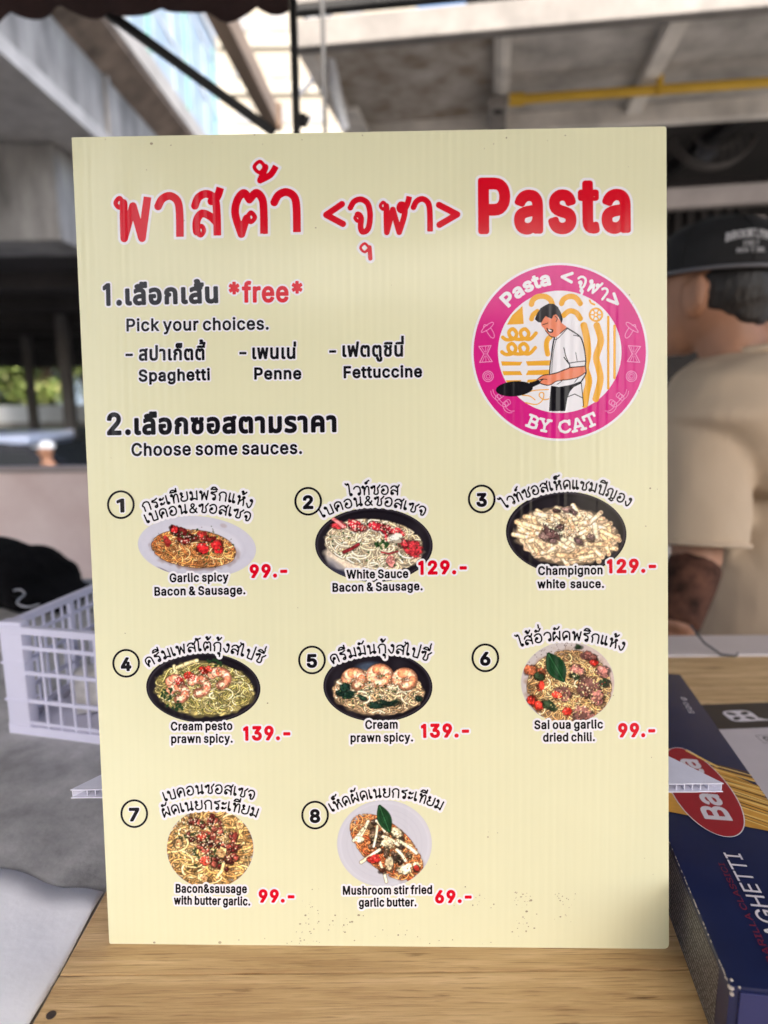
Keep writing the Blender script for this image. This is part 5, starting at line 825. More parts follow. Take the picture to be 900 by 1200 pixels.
# ================================================================== TABLES AND WHAT STANDS ON THEM
def wood(name, c1, c2, c3):
    m = bpy.data.materials.new(name); m.use_nodes = True; t = m.node_tree; p = t.nodes['Principled BSDF']
    N = t.nodes.new; Lk = t.links.new
    tc = N('ShaderNodeTexCoord'); mp = N('ShaderNodeMapping'); mp.inputs['Scale'].default_value = (1.6, 17.0, 1.0); Lk(tc.outputs['Object'], mp.inputs[0])
    n1 = N('ShaderNodeTexNoise'); n1.inputs['Scale'].default_value = 7; n1.inputs['Detail'].default_value = 9; n1.inputs['Roughness'].default_value = 0.62; n1.inputs['Distortion'].default_value = 0.5; Lk(mp.outputs[0], n1.inputs[0])
    mp2 = N('ShaderNodeMapping'); mp2.inputs['Scale'].default_value = (4.0, 110.0, 1.0); Lk(tc.outputs['Object'], mp2.inputs[0])
    n2 = N('ShaderNodeTexNoise'); n2.inputs['Scale'].default_value = 9; n2.inputs['Detail'].default_value = 4; Lk(mp2.outputs[0], n2.inputs[0])
    cr = N('ShaderNodeValToRGB'); e = cr.color_ramp.elements; e[0].position = 0.32; e[0].color = (*c1, 1); e[1].position = 0.66; e[1].color = (*c3, 1); x = e.new(0.5); x.color = (*c2, 1); Lk(n1.outputs['Fac'], cr.inputs[0])
    cr2 = N('ShaderNodeValToRGB'); e = cr2.color_ramp.elements; e[0].position = 0.28; e[0].color = (0.45, 0.37, 0.30, 1); e[1].position = 0.45; e[1].color = (1, 1, 1, 1); Lk(n2.outputs['Fac'], cr2.inputs[0])
    mx = N('ShaderNodeMix'); mx.data_type = 'RGBA'; mx.blend_type = 'MULTIPLY'; mx.inputs[0].default_value = 0.8; Lk(cr.outputs[0], mx.inputs[6]); Lk(cr2.outputs[0], mx.inputs[7])
    # scuffs and dark pores
    n3 = N('ShaderNodeTexNoise'); n3.inputs['Scale'].default_value = 26; n3.inputs['Detail'].default_value = 6; mp3 = N('ShaderNodeMapping'); mp3.inputs['Scale'].default_value = (0.8, 6.0, 1); Lk(tc.outputs['Object'], mp3.inputs[0]); Lk(mp3.outputs[0], n3.inputs[0])
    cr3 = N('ShaderNodeValToRGB'); e = cr3.color_ramp.elements; e[0].position = 0.29; e[0].color = (0.30, 0.22, 0.16, 1); e[1].position = 0.35; e[1].color = (1, 1, 1, 1); Lk(n3.outputs['Fac'], cr3.inputs[0])
    mx2 = N('ShaderNodeMix'); mx2.data_type = 'RGBA'; mx2.blend_type = 'MULTIPLY'; mx2.inputs[0].default_value = 0.9; Lk(mx.outputs[2], mx2.inputs[6]); Lk(cr3.outputs[0], mx2.inputs[7])
    Lk(mx2.outputs[2], p.inputs['Base Color']); p.inputs['Roughness'].default_value = 0.5
    bp = N('ShaderNodeBump'); bp.inputs['Strength'].default_value = 0.35; bp.inputs['Distance'].default_value = 0.0012; Lk(n2.outputs['Fac'], bp.inputs['Height']); Lk(bp.outputs[0], p.inputs['Normal'])
    return m
M_wood = wood('light_wood', (0.44, 0.27, 0.12), (0.58, 0.385, 0.185), (0.70, 0.49, 0.26))
EX = -0.1668                                         # left edge of the table top
tbl = empty('wooden_table', (0.45, 0.3, 0), 'light brown wooden table under the menu board and the pasta box', 'table')
off = -Vector(tbl.location)
rnd = random.Random(3)
yb = [-0.15, 0.02, 0.155, 0.30, 0.43, 0.57, 0.709]
for k, (a, c) in enumerate(zip(yb, yb[1:])):
    b = MB(); b.box(((EX + 1.3) / 2, (a + c) / 2, TZ - 0.014), (1.3 - EX, c - a - 0.0004, 0.028), bev=0.0009)
    o = b.build('plank', M_wood, tbl)
    sh = Vector((rnd.uniform(-9, 9), rnd.uniform(-9, 9), rnd.uniform(-3, 3)))
    o.data.transform(Matrix.Translation(off - sh)); o.location = sh      # each plank its own grain
for xx in (EX + 0.09, 1.2):
    for yy in (-0.07, 0.63):
        b = MB(); b.box((xx, yy, (TZ - 0.03) / 2), (0.055, 0.055, TZ - 0.03), bev=0.004); b.build('leg', M_wood, tbl, offset=off)
for yy in (-0.07, 0.63):
    b = MB(); b.box(((EX + 1.3) / 2, yy, TZ - 0.066), (1.1, 0.022, 0.07)); b.build('apron', M_wood, tbl, offset=off)
nq = onz(60, 1190, TZ); b = MB(); b.tube([nq + Vector((0, 0, -0.0002)), nq + Vector((0, 0, 0.0005))], 0.0022, 14); b.build('nail_head', mat('rusty_nail', (0.05, 0.035, 0.03), 0.6, var=0.2), tbl, offset=off)

# pale ledge behind the table
lg = empty('white_counter', (0.75, 0.742, 0), 'narrow whitish counter along the far edge of the wooden table', 'counter')
off = -Vector(lg.location)
b = MB(); b.box((0.75, 0.743, TZ - 0.012), (1.5, 0.062, 0.026), bev=0.003); b.build('top', mat('white_laminate', rgb(196, 186, 184), 0.4, var=0.06, scale=9), lg, offset=off)
b = MB(); b.box((0.75, 0.743, (TZ - 0.026) / 2), (1.46, 0.03, TZ - 0.027)); b.build('front_panel', M_dark, lg, offset=off)
q = onz(845, 772, TZ + 0.004); wr = MB().tube([q + Vector((-0.012, 0.05, 0.02)), q + Vector((-0.004, 0.03, 0.006)), q + Vector((0.006, 0.012, 0)), q + Vector((0.018, 0.004, 0.001)), q + Vector((0.022, 0.008, 0.003))], 0.0012, 8).build('wire_end', mat('grey_wire', (0.05, 0.05, 0.055), 0.5, var=0.1), None, smooth=60)
tag(wr, 'short dark bent wire lying on the whitish counter', 'wire')

# grey counter on the left with a white sheet on it
gc = empty('grey_counter', (-0.9, 0.3, 0), 'mottled grey counter under the plastic crate at the left', 'counter')
off = -Vector(gc.location); GT = TZ - 0.006
M_grey = mat('grey_counter_top', (0.30, 0.30, 0.302), 0.6, var=0.3, scale=22, bump=0.15, bscale=150, var2=(0.50, 0.495, 0.50))
b = MB(); b.box(((EX - 0.002 - 1.6) / 2, 0.465, GT - 0.015), (1.6 + EX - 0.002, 1.23, 0.03), bev=0.003); b.build('top', M_grey, gc, offset=off)
b = MB(); b.box((-0.9, 0.465, (GT - 0.03) / 2), (1.35, 1.15, GT - 0.031)); b.build('cabinet', mat('grey_cabinet', (0.12, 0.12, 0.125), 0.6, var=0.2), gc, offset=off)
b = MB(); NU, NV = 40, 30; grid = []
top = [onz(u, v, GT) for u, v in ((-120, 1010), (-40, 1016), (0, 1021), (35, 1030), (75, 1044), (122, 1051))]
for i in range(NU + 1):
    t = i / NU * 5; k = min(int(t), 4); q = top[k].lerp(top[k + 1], t - k); col = []
    for j in range(NV + 1):
        yy = q.y + (-0.14 - q.y) * j / NV; xx = min(q.x + (0.0 if j == 0 else 0.0), EX - 0.0028)
        zz = GT + 0.0012 + 0.0016 * math.sin(xx * 60 + yy * 23) * math.sin(yy * 41 - xx * 15) + 0.0008 * math.sin(xx * 170 + yy * 90) + 0.0012
        col.append(b.b.verts.new((xx, yy, zz)))
    grid.append(col)
for i in range(NU):
    for j in range(NV): b.b.faces.new((grid[i][j], grid[i][j + 1], grid[i + 1][j + 1], grid[i + 1][j]))
o = b.build('paper_sheet', mat('white_sheet', rgb(240, 240, 246), 0.38, var=0.05, scale=14, bump=0.12, bscale=60), None, smooth=180)
so_ = o.modifiers.new('t', 'SOLIDIFY'); so_.thickness = 0.0006
tag(o, 'white glossy sheet with a curved edge spread over the grey counter beside the wooden table', 'sheet')

# white plastic crate with its contents, black cloth bag behind it
cp = onz(14, 857, GT)
M_pl = mat('white_plastic', rgb(216, 215, 236), 0.35, var=0.04, scale=12, spec=0.5)
cr = empty('plastic_crate', (cp.x, cp.y, GT), 'white lattice plastic crate on the grey counter left of the board', 'crate', rot=(0, 0, R(-14)))
CW, CD, CH = 0.34, 0.26, 0.100
def grille(name, p0, p1, gap_u, bars_v, post=0.026):
    b = MB(); p0, p1 = Vector(p0), Vector(p1); d = (p1 - p0).normalized(); L = (p1 - p0).length; nrm = Vector((-d.y, d.x, 0))
    rot = Matrix((d, nrm, Vector((0, 0, 1)))).transposed()
    def bx_(u0, u1, z0, z1, th): b.box(p0 + d * (u0 + u1) / 2 + Vector((0, 0, (z0 + z1) / 2)), (u1 - u0, th, z1 - z0), rot, 0.0008)
    bx_(0, L, CH - 0.0065, CH, 0.007); bx_(0, L, CH - 0.021, CH - 0.0175, 0.0034)
    bx_(0, L, 0, 0.008, 0.006); bx_(0, L, 0.010, 0.0125, 0.004)
    for z in bars_v: bx_(0, L, z, z + 0.0034, 0.0036)
    u = post + gap_u; k = 1
    while u < L - post:
        bx_(u - 0.0011, u + 0.0011, 0.004, CH - 0.004, 0.0026) if k % 5 else bx_(u - 0.003, u + 0.003, 0.004, CH - 0.004, 0.0052)
        u += gap_u; k += 1
    return b.build(name, M_pl, cr)
grille('front_grille', (0, 0, 0), (CW, 0, 0), 0.0140, (0.030, 0.056)); grille('back_grille', (0, CD, 0), (CW, CD, 0), 0.0125, (0.030, 0.056))
grille('side_grille', (0, 0, 0), (0, CD, 0), 0.0125, (0.030, 0.056)); grille('side_grille', (CW, 0, 0), (CW, CD, 0), 0.0125, (0.030, 0.056))
for (x, y, hh) in ((0.011, 0.004, CH + 0.006), (CW - 0.011, 0.004, CH + 0.006), (0.011, CD - 0.004, CH + 0.006), (CW - 0.011, CD - 0.004, CH + 0.006)):
    b = MB(); b.box((x, y, (hh - 0.002) / 2 - 0.0005), (0.023, 0.0125, hh - 0.002), bev=0.003); b.box((x, y, hh * 0.30), (0.0245, 0.0135, 0.002)); b.box((x, y, hh * 0.62), (0.0245, 0.0135, 0.002))
    b.build('corner_post', M_pl, cr, smooth=40)
b = MB(); b.box((CW / 2, CD / 2, 0.0035), (CW - 0.014, CD - 0.014, 0.003)); b.build('floor', M_pl, cr)
cM = Matrix.Translation(cr.location) @ Matrix.Rotation(R(-14), 4, 'Z')
def inbox(name, x, y, z, size, rz, m, label, cat, rx=0.0):
    b = MB(); b.box((0, 0, 0), size, bev=min(size) * 0.3)
    for v in b.b.verts: v.co += Vector((math.sin(v.co.y * 90), math.cos(v.co.x * 70), math.sin(v.co.x * 80))) * 0.0015
    o = b.build(name, m, None, smooth=60); o.location = cM @ Vector((x, y, z)); o.rotation_euler = (rx, 0, R(rz)); return tag(o, label, cat)
inbox('packet', 0.065, 0.05, 0.028, (0.06, 0.03, 0.042), 12, mat('pale_packet', (0.62, 0.60, 0.58), 0.4, var=0.3, scale=40), 'pale crumpled packet behind the crate lattice nearest its corner post', 'packet')
inbox('packet', 0.115, 0.045, 0.022, (0.035, 0.03, 0.032), -20, mat('black_packet', (0.02, 0.02, 0.025), 0.3, var=0.3, scale=50), 'small black packet low in the crate', 'packet')
inbox('packet', 0.115, 0.07, 0.042, (0.034, 0.028, 0.030), 30, mat('pink_packet', (0.65, 0.05, 0.22), 0.35, var=0.2, scale=60), 'small bright pink packet inside the crate beside the board', 'packet')
inbox('packet', 0.19, 0.10, 0.035, (0.10, 0.09, 0.055), 5, mat('grey_packet', (0.25, 0.25, 0.30), 0.4, var=0.3, scale=40), 'grey wrapped packet in the middle of the crate', 'packet')
inbox('cloth', 0.10, 0.17, 0.040, (0.16, 0.12, 0.062), -8, mat('black_cloth', (0.004, 0.004, 0.005), 1.0, spec=0.1, var=0.4, scale=30, bump=0.3, bscale=60), 'folded black cloth filling the back of the crate', 'cloth')

bgp = at(15, 700, 0.93)
bag = empty('cloth_bag', (bgp.x, 0.93, GT), 'slumped black cloth bag heaped behind the plastic crate', 'bag')
def bz(u, v): q = at(u, v, 0.93); return (q.x - bgp.x, q.z - GT)
b = MB(); hx = [(-150, 660), (-90, 640), (-40, 634), (5, 640), (25, 648), (45, 672), (68, 692), (100, 706), (140, 722), (200, 735), (260, 760)]
secs = []
for u, v in hx:
    x, z = bz(u, v); secs.append(((x, 0.02, z / 2), (0, 0.085 + 0.02 * math.sin(u), 0), (0, 0, z / 2)))
b.loft(secs, 20, 2.6)
b.melt('body', mat('black_cloth', (0, 0, 0)), bag, voxel=0.009, it=4, disp=(0.05, 0.02))
hk = [at(u, v, 0.80) for u, v in ((16, 692), (24, 691), (29, 696), (24, 701), (20, 706), (25, 710), (35, 711), (46, 708))]
hp = [tuple(q - Vector(bag.location)) for q in hk]
b = MB(); b.tube([Vector(q) for q in spline(hp, 6)], 0.0013, 8)
o = b.build('hook', mat('bright_wire', (0.30, 0.31, 0.35), 0.3, 0.9, var=0), bag, smooth=60)
b = MB(); q = hp[0]; b.tube([Vector(q) + Vector((0.001, 0, 0)), Vector(q) + Vector((-0.02, 0.06, -0.03))], 0.006, 8); b.build('strap', mat('black_cloth', (0, 0, 0)), bag, smooth=60)

# ================================================================== THE MENU BOARD
bxw, byw = (ROT @ bx), (ROT @ by); bnw = bxw.cross(byw)
foot = CAM + ROT @ bt
board = empty('menu_board', foot, 'cream corrugated plastic menu board with red title, round pink logo and eight pasta dishes', 'menu board')
board.matrix_world = Matrix.Translation(foot) @ Matrix((bxw, byw, bnw)).transposed().to_4x4()
SH = Sheet(foot, bxw, byw, board)
board_m = bpy.data.materials.new('cream_board'); board_m.use_nodes = True
def board_surface(m, c=None):
    """flutes of the corrugated sheet as a faint bump, shared by the sheet and its inks"""
    t = m.node_tree; p = t.nodes['Principled BSDF']; N = t.nodes.new; Lk = t.links.new
    tc = N('ShaderNodeTexCoord')
    wv = N('ShaderNodeTexWave'); wv.wave_type = 'BANDS'; wv.bands_direction = 'X'; wv.inputs['Scale'].default_value = 70; wv.inputs['Distortion'].default_value = 0.25; wv.inputs['Detail'].default_value = 1; wv.inputs['Detail Scale'].default_value = 0.4
    Lk(tc.outputs['Object'], wv.inputs[0])
    mp = N('ShaderNodeMapping'); mp.inputs['Scale'].default_value = (60, 7, 1); Lk(tc.outputs['Object'], mp.inputs[0])
    n = N('ShaderNodeTexNoise'); n.inputs['Scale'].default_value = 1.6; n.inputs['Detail'].default_value = 3; Lk(mp.outputs[0], n.inputs[0])
    nr = N('ShaderNodeMapRange'); nr.inputs[1].default_value = 0.42; nr.inputs[2].default_value = 0.75; Lk(n.outputs['Fac'], nr.inputs[0])
    ml = N('ShaderNodeMath'); ml.operation = 'MULTIPLY'; Lk(wv.outputs['Fac'], ml.inputs[0]); Lk(nr.outputs[0], ml.inputs[1])
    n4 = N('ShaderNodeTexNoise'); n4.inputs['Scale'].default_value = 11; n4.inputs['Detail'].default_value = 2; Lk(tc.outputs['Object'], n4.inputs[0])
    ad = N('ShaderNodeMath'); ad.operation = 'MULTIPLY_ADD'; ad.inputs[1].default_value = 5.0; Lk(n4.outputs['Fac'], ad.inputs[0]); Lk(ml.outputs[0], ad.inputs[2])
    bp = N('ShaderNodeBump'); bp.inputs['Strength'].default_value = 1.0; bp.inputs['Distance'].default_value = 0.00013; Lk(ad.outputs[0], bp.inputs['Height'])
    Lk(bp.outputs[0], p.inputs['Normal']); p.inputs['Roughness'].default_value = 0.13; p.inputs['Specular IOR Level'].default_value = 0.21
    if c:
        n5 = N('ShaderNodeTexNoise'); n5.inputs['Scale'].default_value = 5; n5.inputs['Detail'].default_value = 8; Lk(tc.outputs['Object'], n5.inputs[0])
        cr = N('ShaderNodeValToRGB'); e = cr.color_ramp.elements; e[0].position = 0.35; e[1].position = 0.65
        e[0].color = (*[x * 0.96 for x in c], 1); e[1].color = (*[x * 1.03 for x in c], 1); Lk(n5.outputs['Fac'], cr.inputs[0])
        # faint darker lines where the flute walls stand behind the film
        cr2 = N('ShaderNodeValToRGB'); e = cr2.color_ramp.elements; e[0].position = 0.0; e[0].color = (0.99, 0.99, 0.985, 1); e[1].position = 0.5; e[1].color = (1, 1, 1, 1); Lk(wv.outputs['Fac'], cr2.inputs[0])
        mx = N('ShaderNodeMix'); mx.data_type = 'RGBA'; mx.blend_type = 'MULTIPLY'; mx.inputs[0].default_value = 1.0; Lk(cr.outputs[0], mx.inputs[6]); Lk(cr2.outputs[0], mx.inputs[7])
        Lk(mx.outputs[2], p.inputs['Base Color'])
board_surface(board_m, rgb(230, 228, 191))
for m in (M_ink, M_red, M_pink, M_white, M_yel, M_flesh, M_photo): board_surface(m)
M_edge = mat('white_corrugated_edge', rgb(222, 222, 236), 0.45, var=0.05, scale=60)
crn = SH.mm([(84, 161), (781, 148), (784, 1112), (128, 1106)]) * 1e-3
def rounded(c, rads, n=5):
    out = []
    for i in range(4):
        p0, p, p1 = (Vector(c[(i - 1) % 4]), Vector(c[i]), Vector(c[(i + 1) % 4])); r = rads[i]
        a = p + (p0 - p).normalized() * r; e = p + (p1 - p).normalized() * r
        for k in range(n + 1):
            t = k / n; out.append(a * (1 - t) ** 2 + p * 2 * t * (1 - t) + e * t * t)
    return out
rim = rounded([(x, y) for x, y in crn], (0.0006, 0.0012, 0.003, 0.0012))
b = MB(); b.poly([(x, y, 0) for x, y in rim]); b.build('printed_face', board_m, board)
b = MB(); n_ = len(rim); f_ = [b.b.verts.new((x, y, -0.0001)) for x, y in rim]; k_ = [b.b.verts.new((x, y, -0.0042)) for x, y in rim]
for i in range(n_): b.b.faces.new((f_[i], f_[(i + 1) % n_], k_[(i + 1) % n_], k_[i]))
b.b.faces.new(k_); b.b.faces.new(f_); b.build('corrugated_core', M_edge, board)
# fold-out stand behind the board: a cross brace whose cut edge shows the flutes, and a back leg
by_l, by_r = SH.mm([(84, 930)])[0] * 1e-3, SH.mm([(848, 918)])[0] * 1e-3
zb = 0.066
def upv(): return Vector((0, 0, 1))
Wm = board.matrix_world; Wi = Wm.inverted()
def blo(p): return Wi @ Vector(p)
pr = [at(848, 921, 0.345), at(785, 880, 0.45), at(118, 905, 0.45), at(81, 928, 0.345), at(116, 930, 0.342), at(785, 922, 0.342)]
zc = sum(q.z for q in (pr[0], pr[3])) / 2
R0, L0 = onz(848, 919, zc), onz(82, 927, zc); R1, L1 = onz(783, 880, zc), onz(120, 903, zc)
yr = R0.y; R0.y = yr; L0.y = yr
b = MB(); b.prism([(q.x, q.y) for q in (L0, R0, R1 + Vector((-0.02, 0.02, 0)), L1 + Vector((0.02, 0.02, 0)))], 0.0006, Matrix.Translation((0, 0, zc)))
b.prism([(q.x, q.y) for q in (L0, R0, R1 + Vector((-0.02, 0.02, 0)), L1 + Vector((0.02, 0.02, 0)))], 0.0006, Matrix.Translation((0, 0, zc - 0.0048)))
for q0, q1 in ((R0, R1 + Vector((-0.02, 0.02, 0))), (L0, L1 + Vector((0.02, 0.02, 0)))):
    q0, q1 = Vector((q0.x, q0.y, zc - 0.0021)), Vector((q1.x, q1.y, zc - 0.0021)); dd_ = (q1 - q0).normalized(); b.beam(q0 + dd_ * 0.001, q1 - dd_ * 0.002, 0.0006, 0.0040)
x = L0.x + 0.004
while x < R0.x - 0.003:
    if x < crn[3][0] + 0.01 or x > crn[2][0] - 0.02:
        dl = min(0.05, abs((R0.x if x > 0 else L0.x) - x) / max(1e-6, abs((R0.x - R1.x + 0.02) if x > 0 else (L1.x + 0.02 - L0.x))) * ((R1.y if x > 0 else L1.y) + 0.02 - yr) - 0.003)
        if dl > 0.003: b.box((x, yr + 0.0015 + dl / 2, zc - 0.0021), (0.0005, dl, 0.0041))
    x += 0.0045
b.b.transform(Wi); b.build('stand_brace', M_edge, board)
b = MB(); ht = Wm @ Vector((0, 0.34, -0.014)); ft = Vector((ht.x, foot.y + 0.20, TZ + 0.001))
hw_ = 0.09
b.poly([ht + Vector((-hw_, 0.0, 0)), ht + Vector((hw_, 0, 0)), ft + Vector((hw_, 0, 0)), ft + Vector((-hw_, 0, 0))]); b.b.transform(Wi)
o = b.build('back_leg', M_edge, board); md = o.modifiers.new('t', 'SOLIDIFY'); md.thickness = 0.004

# title
def px_strokes(text, base, h, hw): return set_text(text, 'H', base, h, hw)
title = Ink(SH, 'title_lettering')
st = []
def bold(strokes, hw, ch=''):
    """stems at full weight, the small head loops thinner so that they stay open"""
    for p, w_ in strokes:
        n = 28
        if ch == 'จ': st.extend([(p[:-n + 8], hw), (p[-n:], hw * 0.62)])
        elif len(p) > 45 and ch not in 'า<>': st.extend([(p[:n + 1], hw * 0.58), (p[n:], hw, 'e')])
        else: st.append((p, hw, 'e' if ch in 'าส' else ''))
for ch, x0, x1, yb_, h in (('พ', 136, 173.5, 279.5, 48), ('า', 186, 211, 278, 48), ('ส', 229, 259, 276.5, 49), ('ต', 276, 309.5, 274.5, 48), ('า', 322, 348, 272.5, 47)):
    f, s_ = set_text(ch, 'H', [(x0, yb_), (x1, yb_ - 0.4)], h, 4.4); bold(s_, 4.5, ch)
f, s_ = set_text('<', 'H', [(383, 265), (402, 264)], 29, 3.6); st += s_
for ch, x0, x1, yb_, h in (('จ', 411, 434, 272, 38), ('ฬ', 446, 480, 272.5, 36), ('า', 485, 504, 271.5, 38)):
    f, s_ = set_text(ch, 'H', [(x0, yb_), (x1, yb_ - 0.3)], h, 3.0); bold(s_, 3.3, ch)
f, s_ = set_text('>', 'H', [(515, 265), (536, 264.5)], 29, 3.6); st += s_
bold([(spline([(432.5, 290.5), (427.5, 285.5), (422.5, 290.5), (427.5, 295.5), (433, 290), (434, 303)]), 2.4)], 2.7, 'u')
st.append((spline([(432.5, 290.5), (427.5, 285.5), (422.5, 290.5), (427.5, 295.5), (433, 290)]), 1.5)); st.append((spline([(433, 290), (434, 303)]), 2.5)); st.pop(-3)
bold([(spline([(311, 196), (304.5, 189.5), (298, 196), (304.5, 202.5), (311, 196), (305, 211.5), (305, 211.5), (317, 205), (323.5, 195)]), 3.6)], 3.6, 't')
fp, _ = set_text('Pasta', 'L', [(564, 271), (735.5, 269.5)], 59, 0, 7.2)
title.layer(M_white, 0.14, [], st, 3.0, 0.3); title.layer(M_white, 0.145, fp, [], 3.5 + 3.0, 0.3)
title.layer(M_red, 0.20, [], st, 0, 0.18); title.layer(M_red, 0.205, fp, [], 3.5, 0.18); title.done()

T = lettering
T(SH, 'heading_lettering', M_ink, '1.เลือกเส้น', 'T', [(122.5, 357.3), (254.5, 354.0)], 17.4, r=1.45, halo=2.0)
T(SH, 'free_lettering', M_red, '*free*', 'L', [(269.5, 354.0), (353.5, 353.0)], 22.6, r=1.15, halo=2.0)
T(SH, 'instruction_lettering', M_ink, 'Pick your choices.', 'L', [(149, 388), (314.5, 386)], 14.0, r=0.6, halo=1.6)
T(SH, 'option_lettering', M_ink, [('-', 'L', [(148, 421.5), (155.3, 421.4)], 13), ('สปาเก็ตตี้', 'T', [(163.5, 422.2), (240.5, 421.4)], 12.6), ('Spaghetti', 'L', [(163.4, 446.8), (245.6, 445.2)], 13.0)], None, None, None, r=0.75, halo=1.7)
T(SH, 'option_lettering', M_ink, [('-', 'L', [(281.3, 419.5), (288.3, 419.4)], 13), ('เพนเน่', 'T', [(296.5, 420.3), (346.5, 420)], 12.6), ('Penne', 'L', [(298.7, 444.3), (352.6, 444)], 13.0)], None, None, None, r=0.75, halo=1.7)
T(SH, 'option_lettering', M_ink, [('-', 'L', [(386.5, 417.6), (393.3, 417.5)], 13), ('เฟตตูชินี่', 'T', [(402, 417.8), (472.7, 417.3)], 12.6), ('Fettuccine', 'L', [(403.5, 442.8), (494, 441.6)], 13.0)], None, None, None, r=0.75, halo=1.7)
T(SH, 'heading_lettering', M_ink, '2.เลือกซอสตามราคา', 'T', [(127, 508.8), (393, 505.2)], 17.4, r=1.45, halo=2.0)
T(SH, 'instruction_lettering', M_ink, 'Choose some sauces.', 'L', [(154.8, 534), (353.5, 531.5)], 14.2, r=0.65, halo=1.6)

# ---------------- dishes
def ring_pts(cx, cy, rx, ry, n=72, rot=0.0):
    t = np.arange(n) / n * 2 * math.pi; X, Y = rx * np.cos(t), ry * np.sin(t); c, s = math.cos(rot), math.sin(rot)
    return np.stack([cx + X * c - Y * s, cy + X * s + Y * c], 1)
items = [
 (1, (141.8, 591.4), [('กระเทียมพริกแห้ง', [(169.5, 599.5), (235, 585.5), (293, 595.5)]), ('เบคอน&ซอสเซจ', [(173, 613), (231.3, 600.6), (291.5, 611)])], [('Garlic spicy', [(199.4, 682.0), (267.5, 680.8)]), ('Bacon & Sausage.', [(181.6, 697.8), (287.2, 696)])], ('99.-', [(293, 677.3), (336.6, 676.3)], 16.3)),
 (2, (361.2, 587.4), [('ไวท์ซอส', [(406, 581.5), (437.5, 579.3), (467, 580)]), ('เบคอน&ซอสเซจ', [(379, 606.4), (434, 592.0), (496.3, 604.5)])], [('White Sauce', [(406.6, 677.8), (478, 676.8)]), ('Bacon & Sausage.', [(390.2, 693.2), (494.8, 691.3)])], ('129.-', [(490.5, 673.5), (547, 672.5)], 16.8)),
 (3, (564.5, 584.7), [('ไวท์ซอสเห็ดแชมปิญอง', [(590.5, 597), (664, 573.0), (735.5, 593.5)])], [('Champignon', [(631, 673.5), (705.6, 672.6)]), ('white  sauce.', [(630.2, 689.1), (707.2, 688.6)])], ('129.-', [(711.5, 671.8), (768.6, 670.8)], 16.8)),
 (4, (148.0, 777.2), [('ครีมเพสโต้กุ้งสไปซี่', [(174, 781.5), (240, 762.4), (307, 778)])], [('Cream pesto', [(200.8, 855.8), (272, 855)]), ('prawn spicy.', [(201.2, 870.4), (272.4, 869.8)])], ('139.-', [(285.3, 867.8), (340.2, 867)], 17.2)),
 (5, (365.7, 773.3), [('ครีมมันกุ้งสไปซี่', [(390, 778), (447, 765.0), (502, 775)])], [('Cream', [(428.5, 853.8), (465.6, 853.4)]), ('prawn spicy.', [(411.3, 869.2), (483.6, 868.4)])], ('139.-', [(493.6, 864.6), (549.6, 863.8)], 16.8)),
 (6, (568.7, 770.8), [('ไส้อั่วผัดพริกแห้ง', [(607, 758.5), (670, 750.0), (729, 762.5)])], [('Sai oua garlic', [(626.6, 854), (706, 853.2)]), ('dried chili.', [(636.8, 868.7), (696.6, 868)])], ('99.-', [(724.6, 864), (767.6, 863.4)], 17)),
 (7, (157.5, 953.3), [('เบคอนซอสเซจ', [(194, 938.5), (245.5, 929.5), (296.5, 937)]), ('ผัดเนยกระเทียม', [(192.8, 957.5), (245, 948.0), (300, 957.5)])], [('Bacon&sausage', [(206.4, 1045.6), (289, 1046)]), ('with butter garlic.', [(204.3, 1059.3), (292.8, 1060.6)])], ('99.-', [(303.4, 1057.6), (345, 1057.4)], 16)),
 (8, (369.3, 955.0), [('เห็ดผัดเนยกระเทียม', [(390, 951), (452, 934.0), (515.5, 949)])], [('Mushroom stir fried', [(402.3, 1048), (506, 1047)]), ('garlic butter.', [(421, 1062), (487.6, 1061.6)])], ('69.-', [(510, 1058.3), (552.6, 1057.6)], 15.6)),
]
for no, (cx_, cy_), arcs, cap, price in items:
    ink = Ink(SH, 'number_badge'); rp = ring_pts(cx_, cy_, 15.0, 15.6); rp = np.vstack([rp, rp[:1]])
    hgt = 16.0; f, _ = set_text(str(no), 'L', [(cx_ - (3.6 if no == 1 else 5.0), cy_ + hgt / 2 + .2), (cx_ + (3.2 if no == 1 else 5.0), cy_ + hgt / 2)], hgt - 2.0)
    ink.layer(M_ink, 0.20, [], [(rp, 1.25)], 0, 0.16); ink.layer(M_ink, 0.201, f, [], 1.2, 0.16); ink.layer(M_white, 0.14, f, [], 2.6, 0.25); ink.done()
    lettering(SH, 'dish_title_lettering', M_ink, [(t_, 'H', b_, 10.2) for t_, b_ in arcs], None, None, None, r=0.0, hw=0.95, halo=2.9)
    lettering(SH, 'caption_lettering', M_ink, [(t_, 'L', b_, 9.6) for t_, b_ in cap], None, None, None, r=0.55, halo=2.4)
    lettering(SH, 'price_lettering', M_red, price[0], 'L', [(price[1][0][0] + 1, price[1][0][1] - 1), (price[1][1][0] - 1, price[1][1][1] - 1)], price[2] - 2.4, r=1.25, halo=2.2)
HERB = [(40, 78, 36), (28, 58, 30), (70, 100, 48)]
CHZ = [(246, 236, 214), (235, 220, 190)]
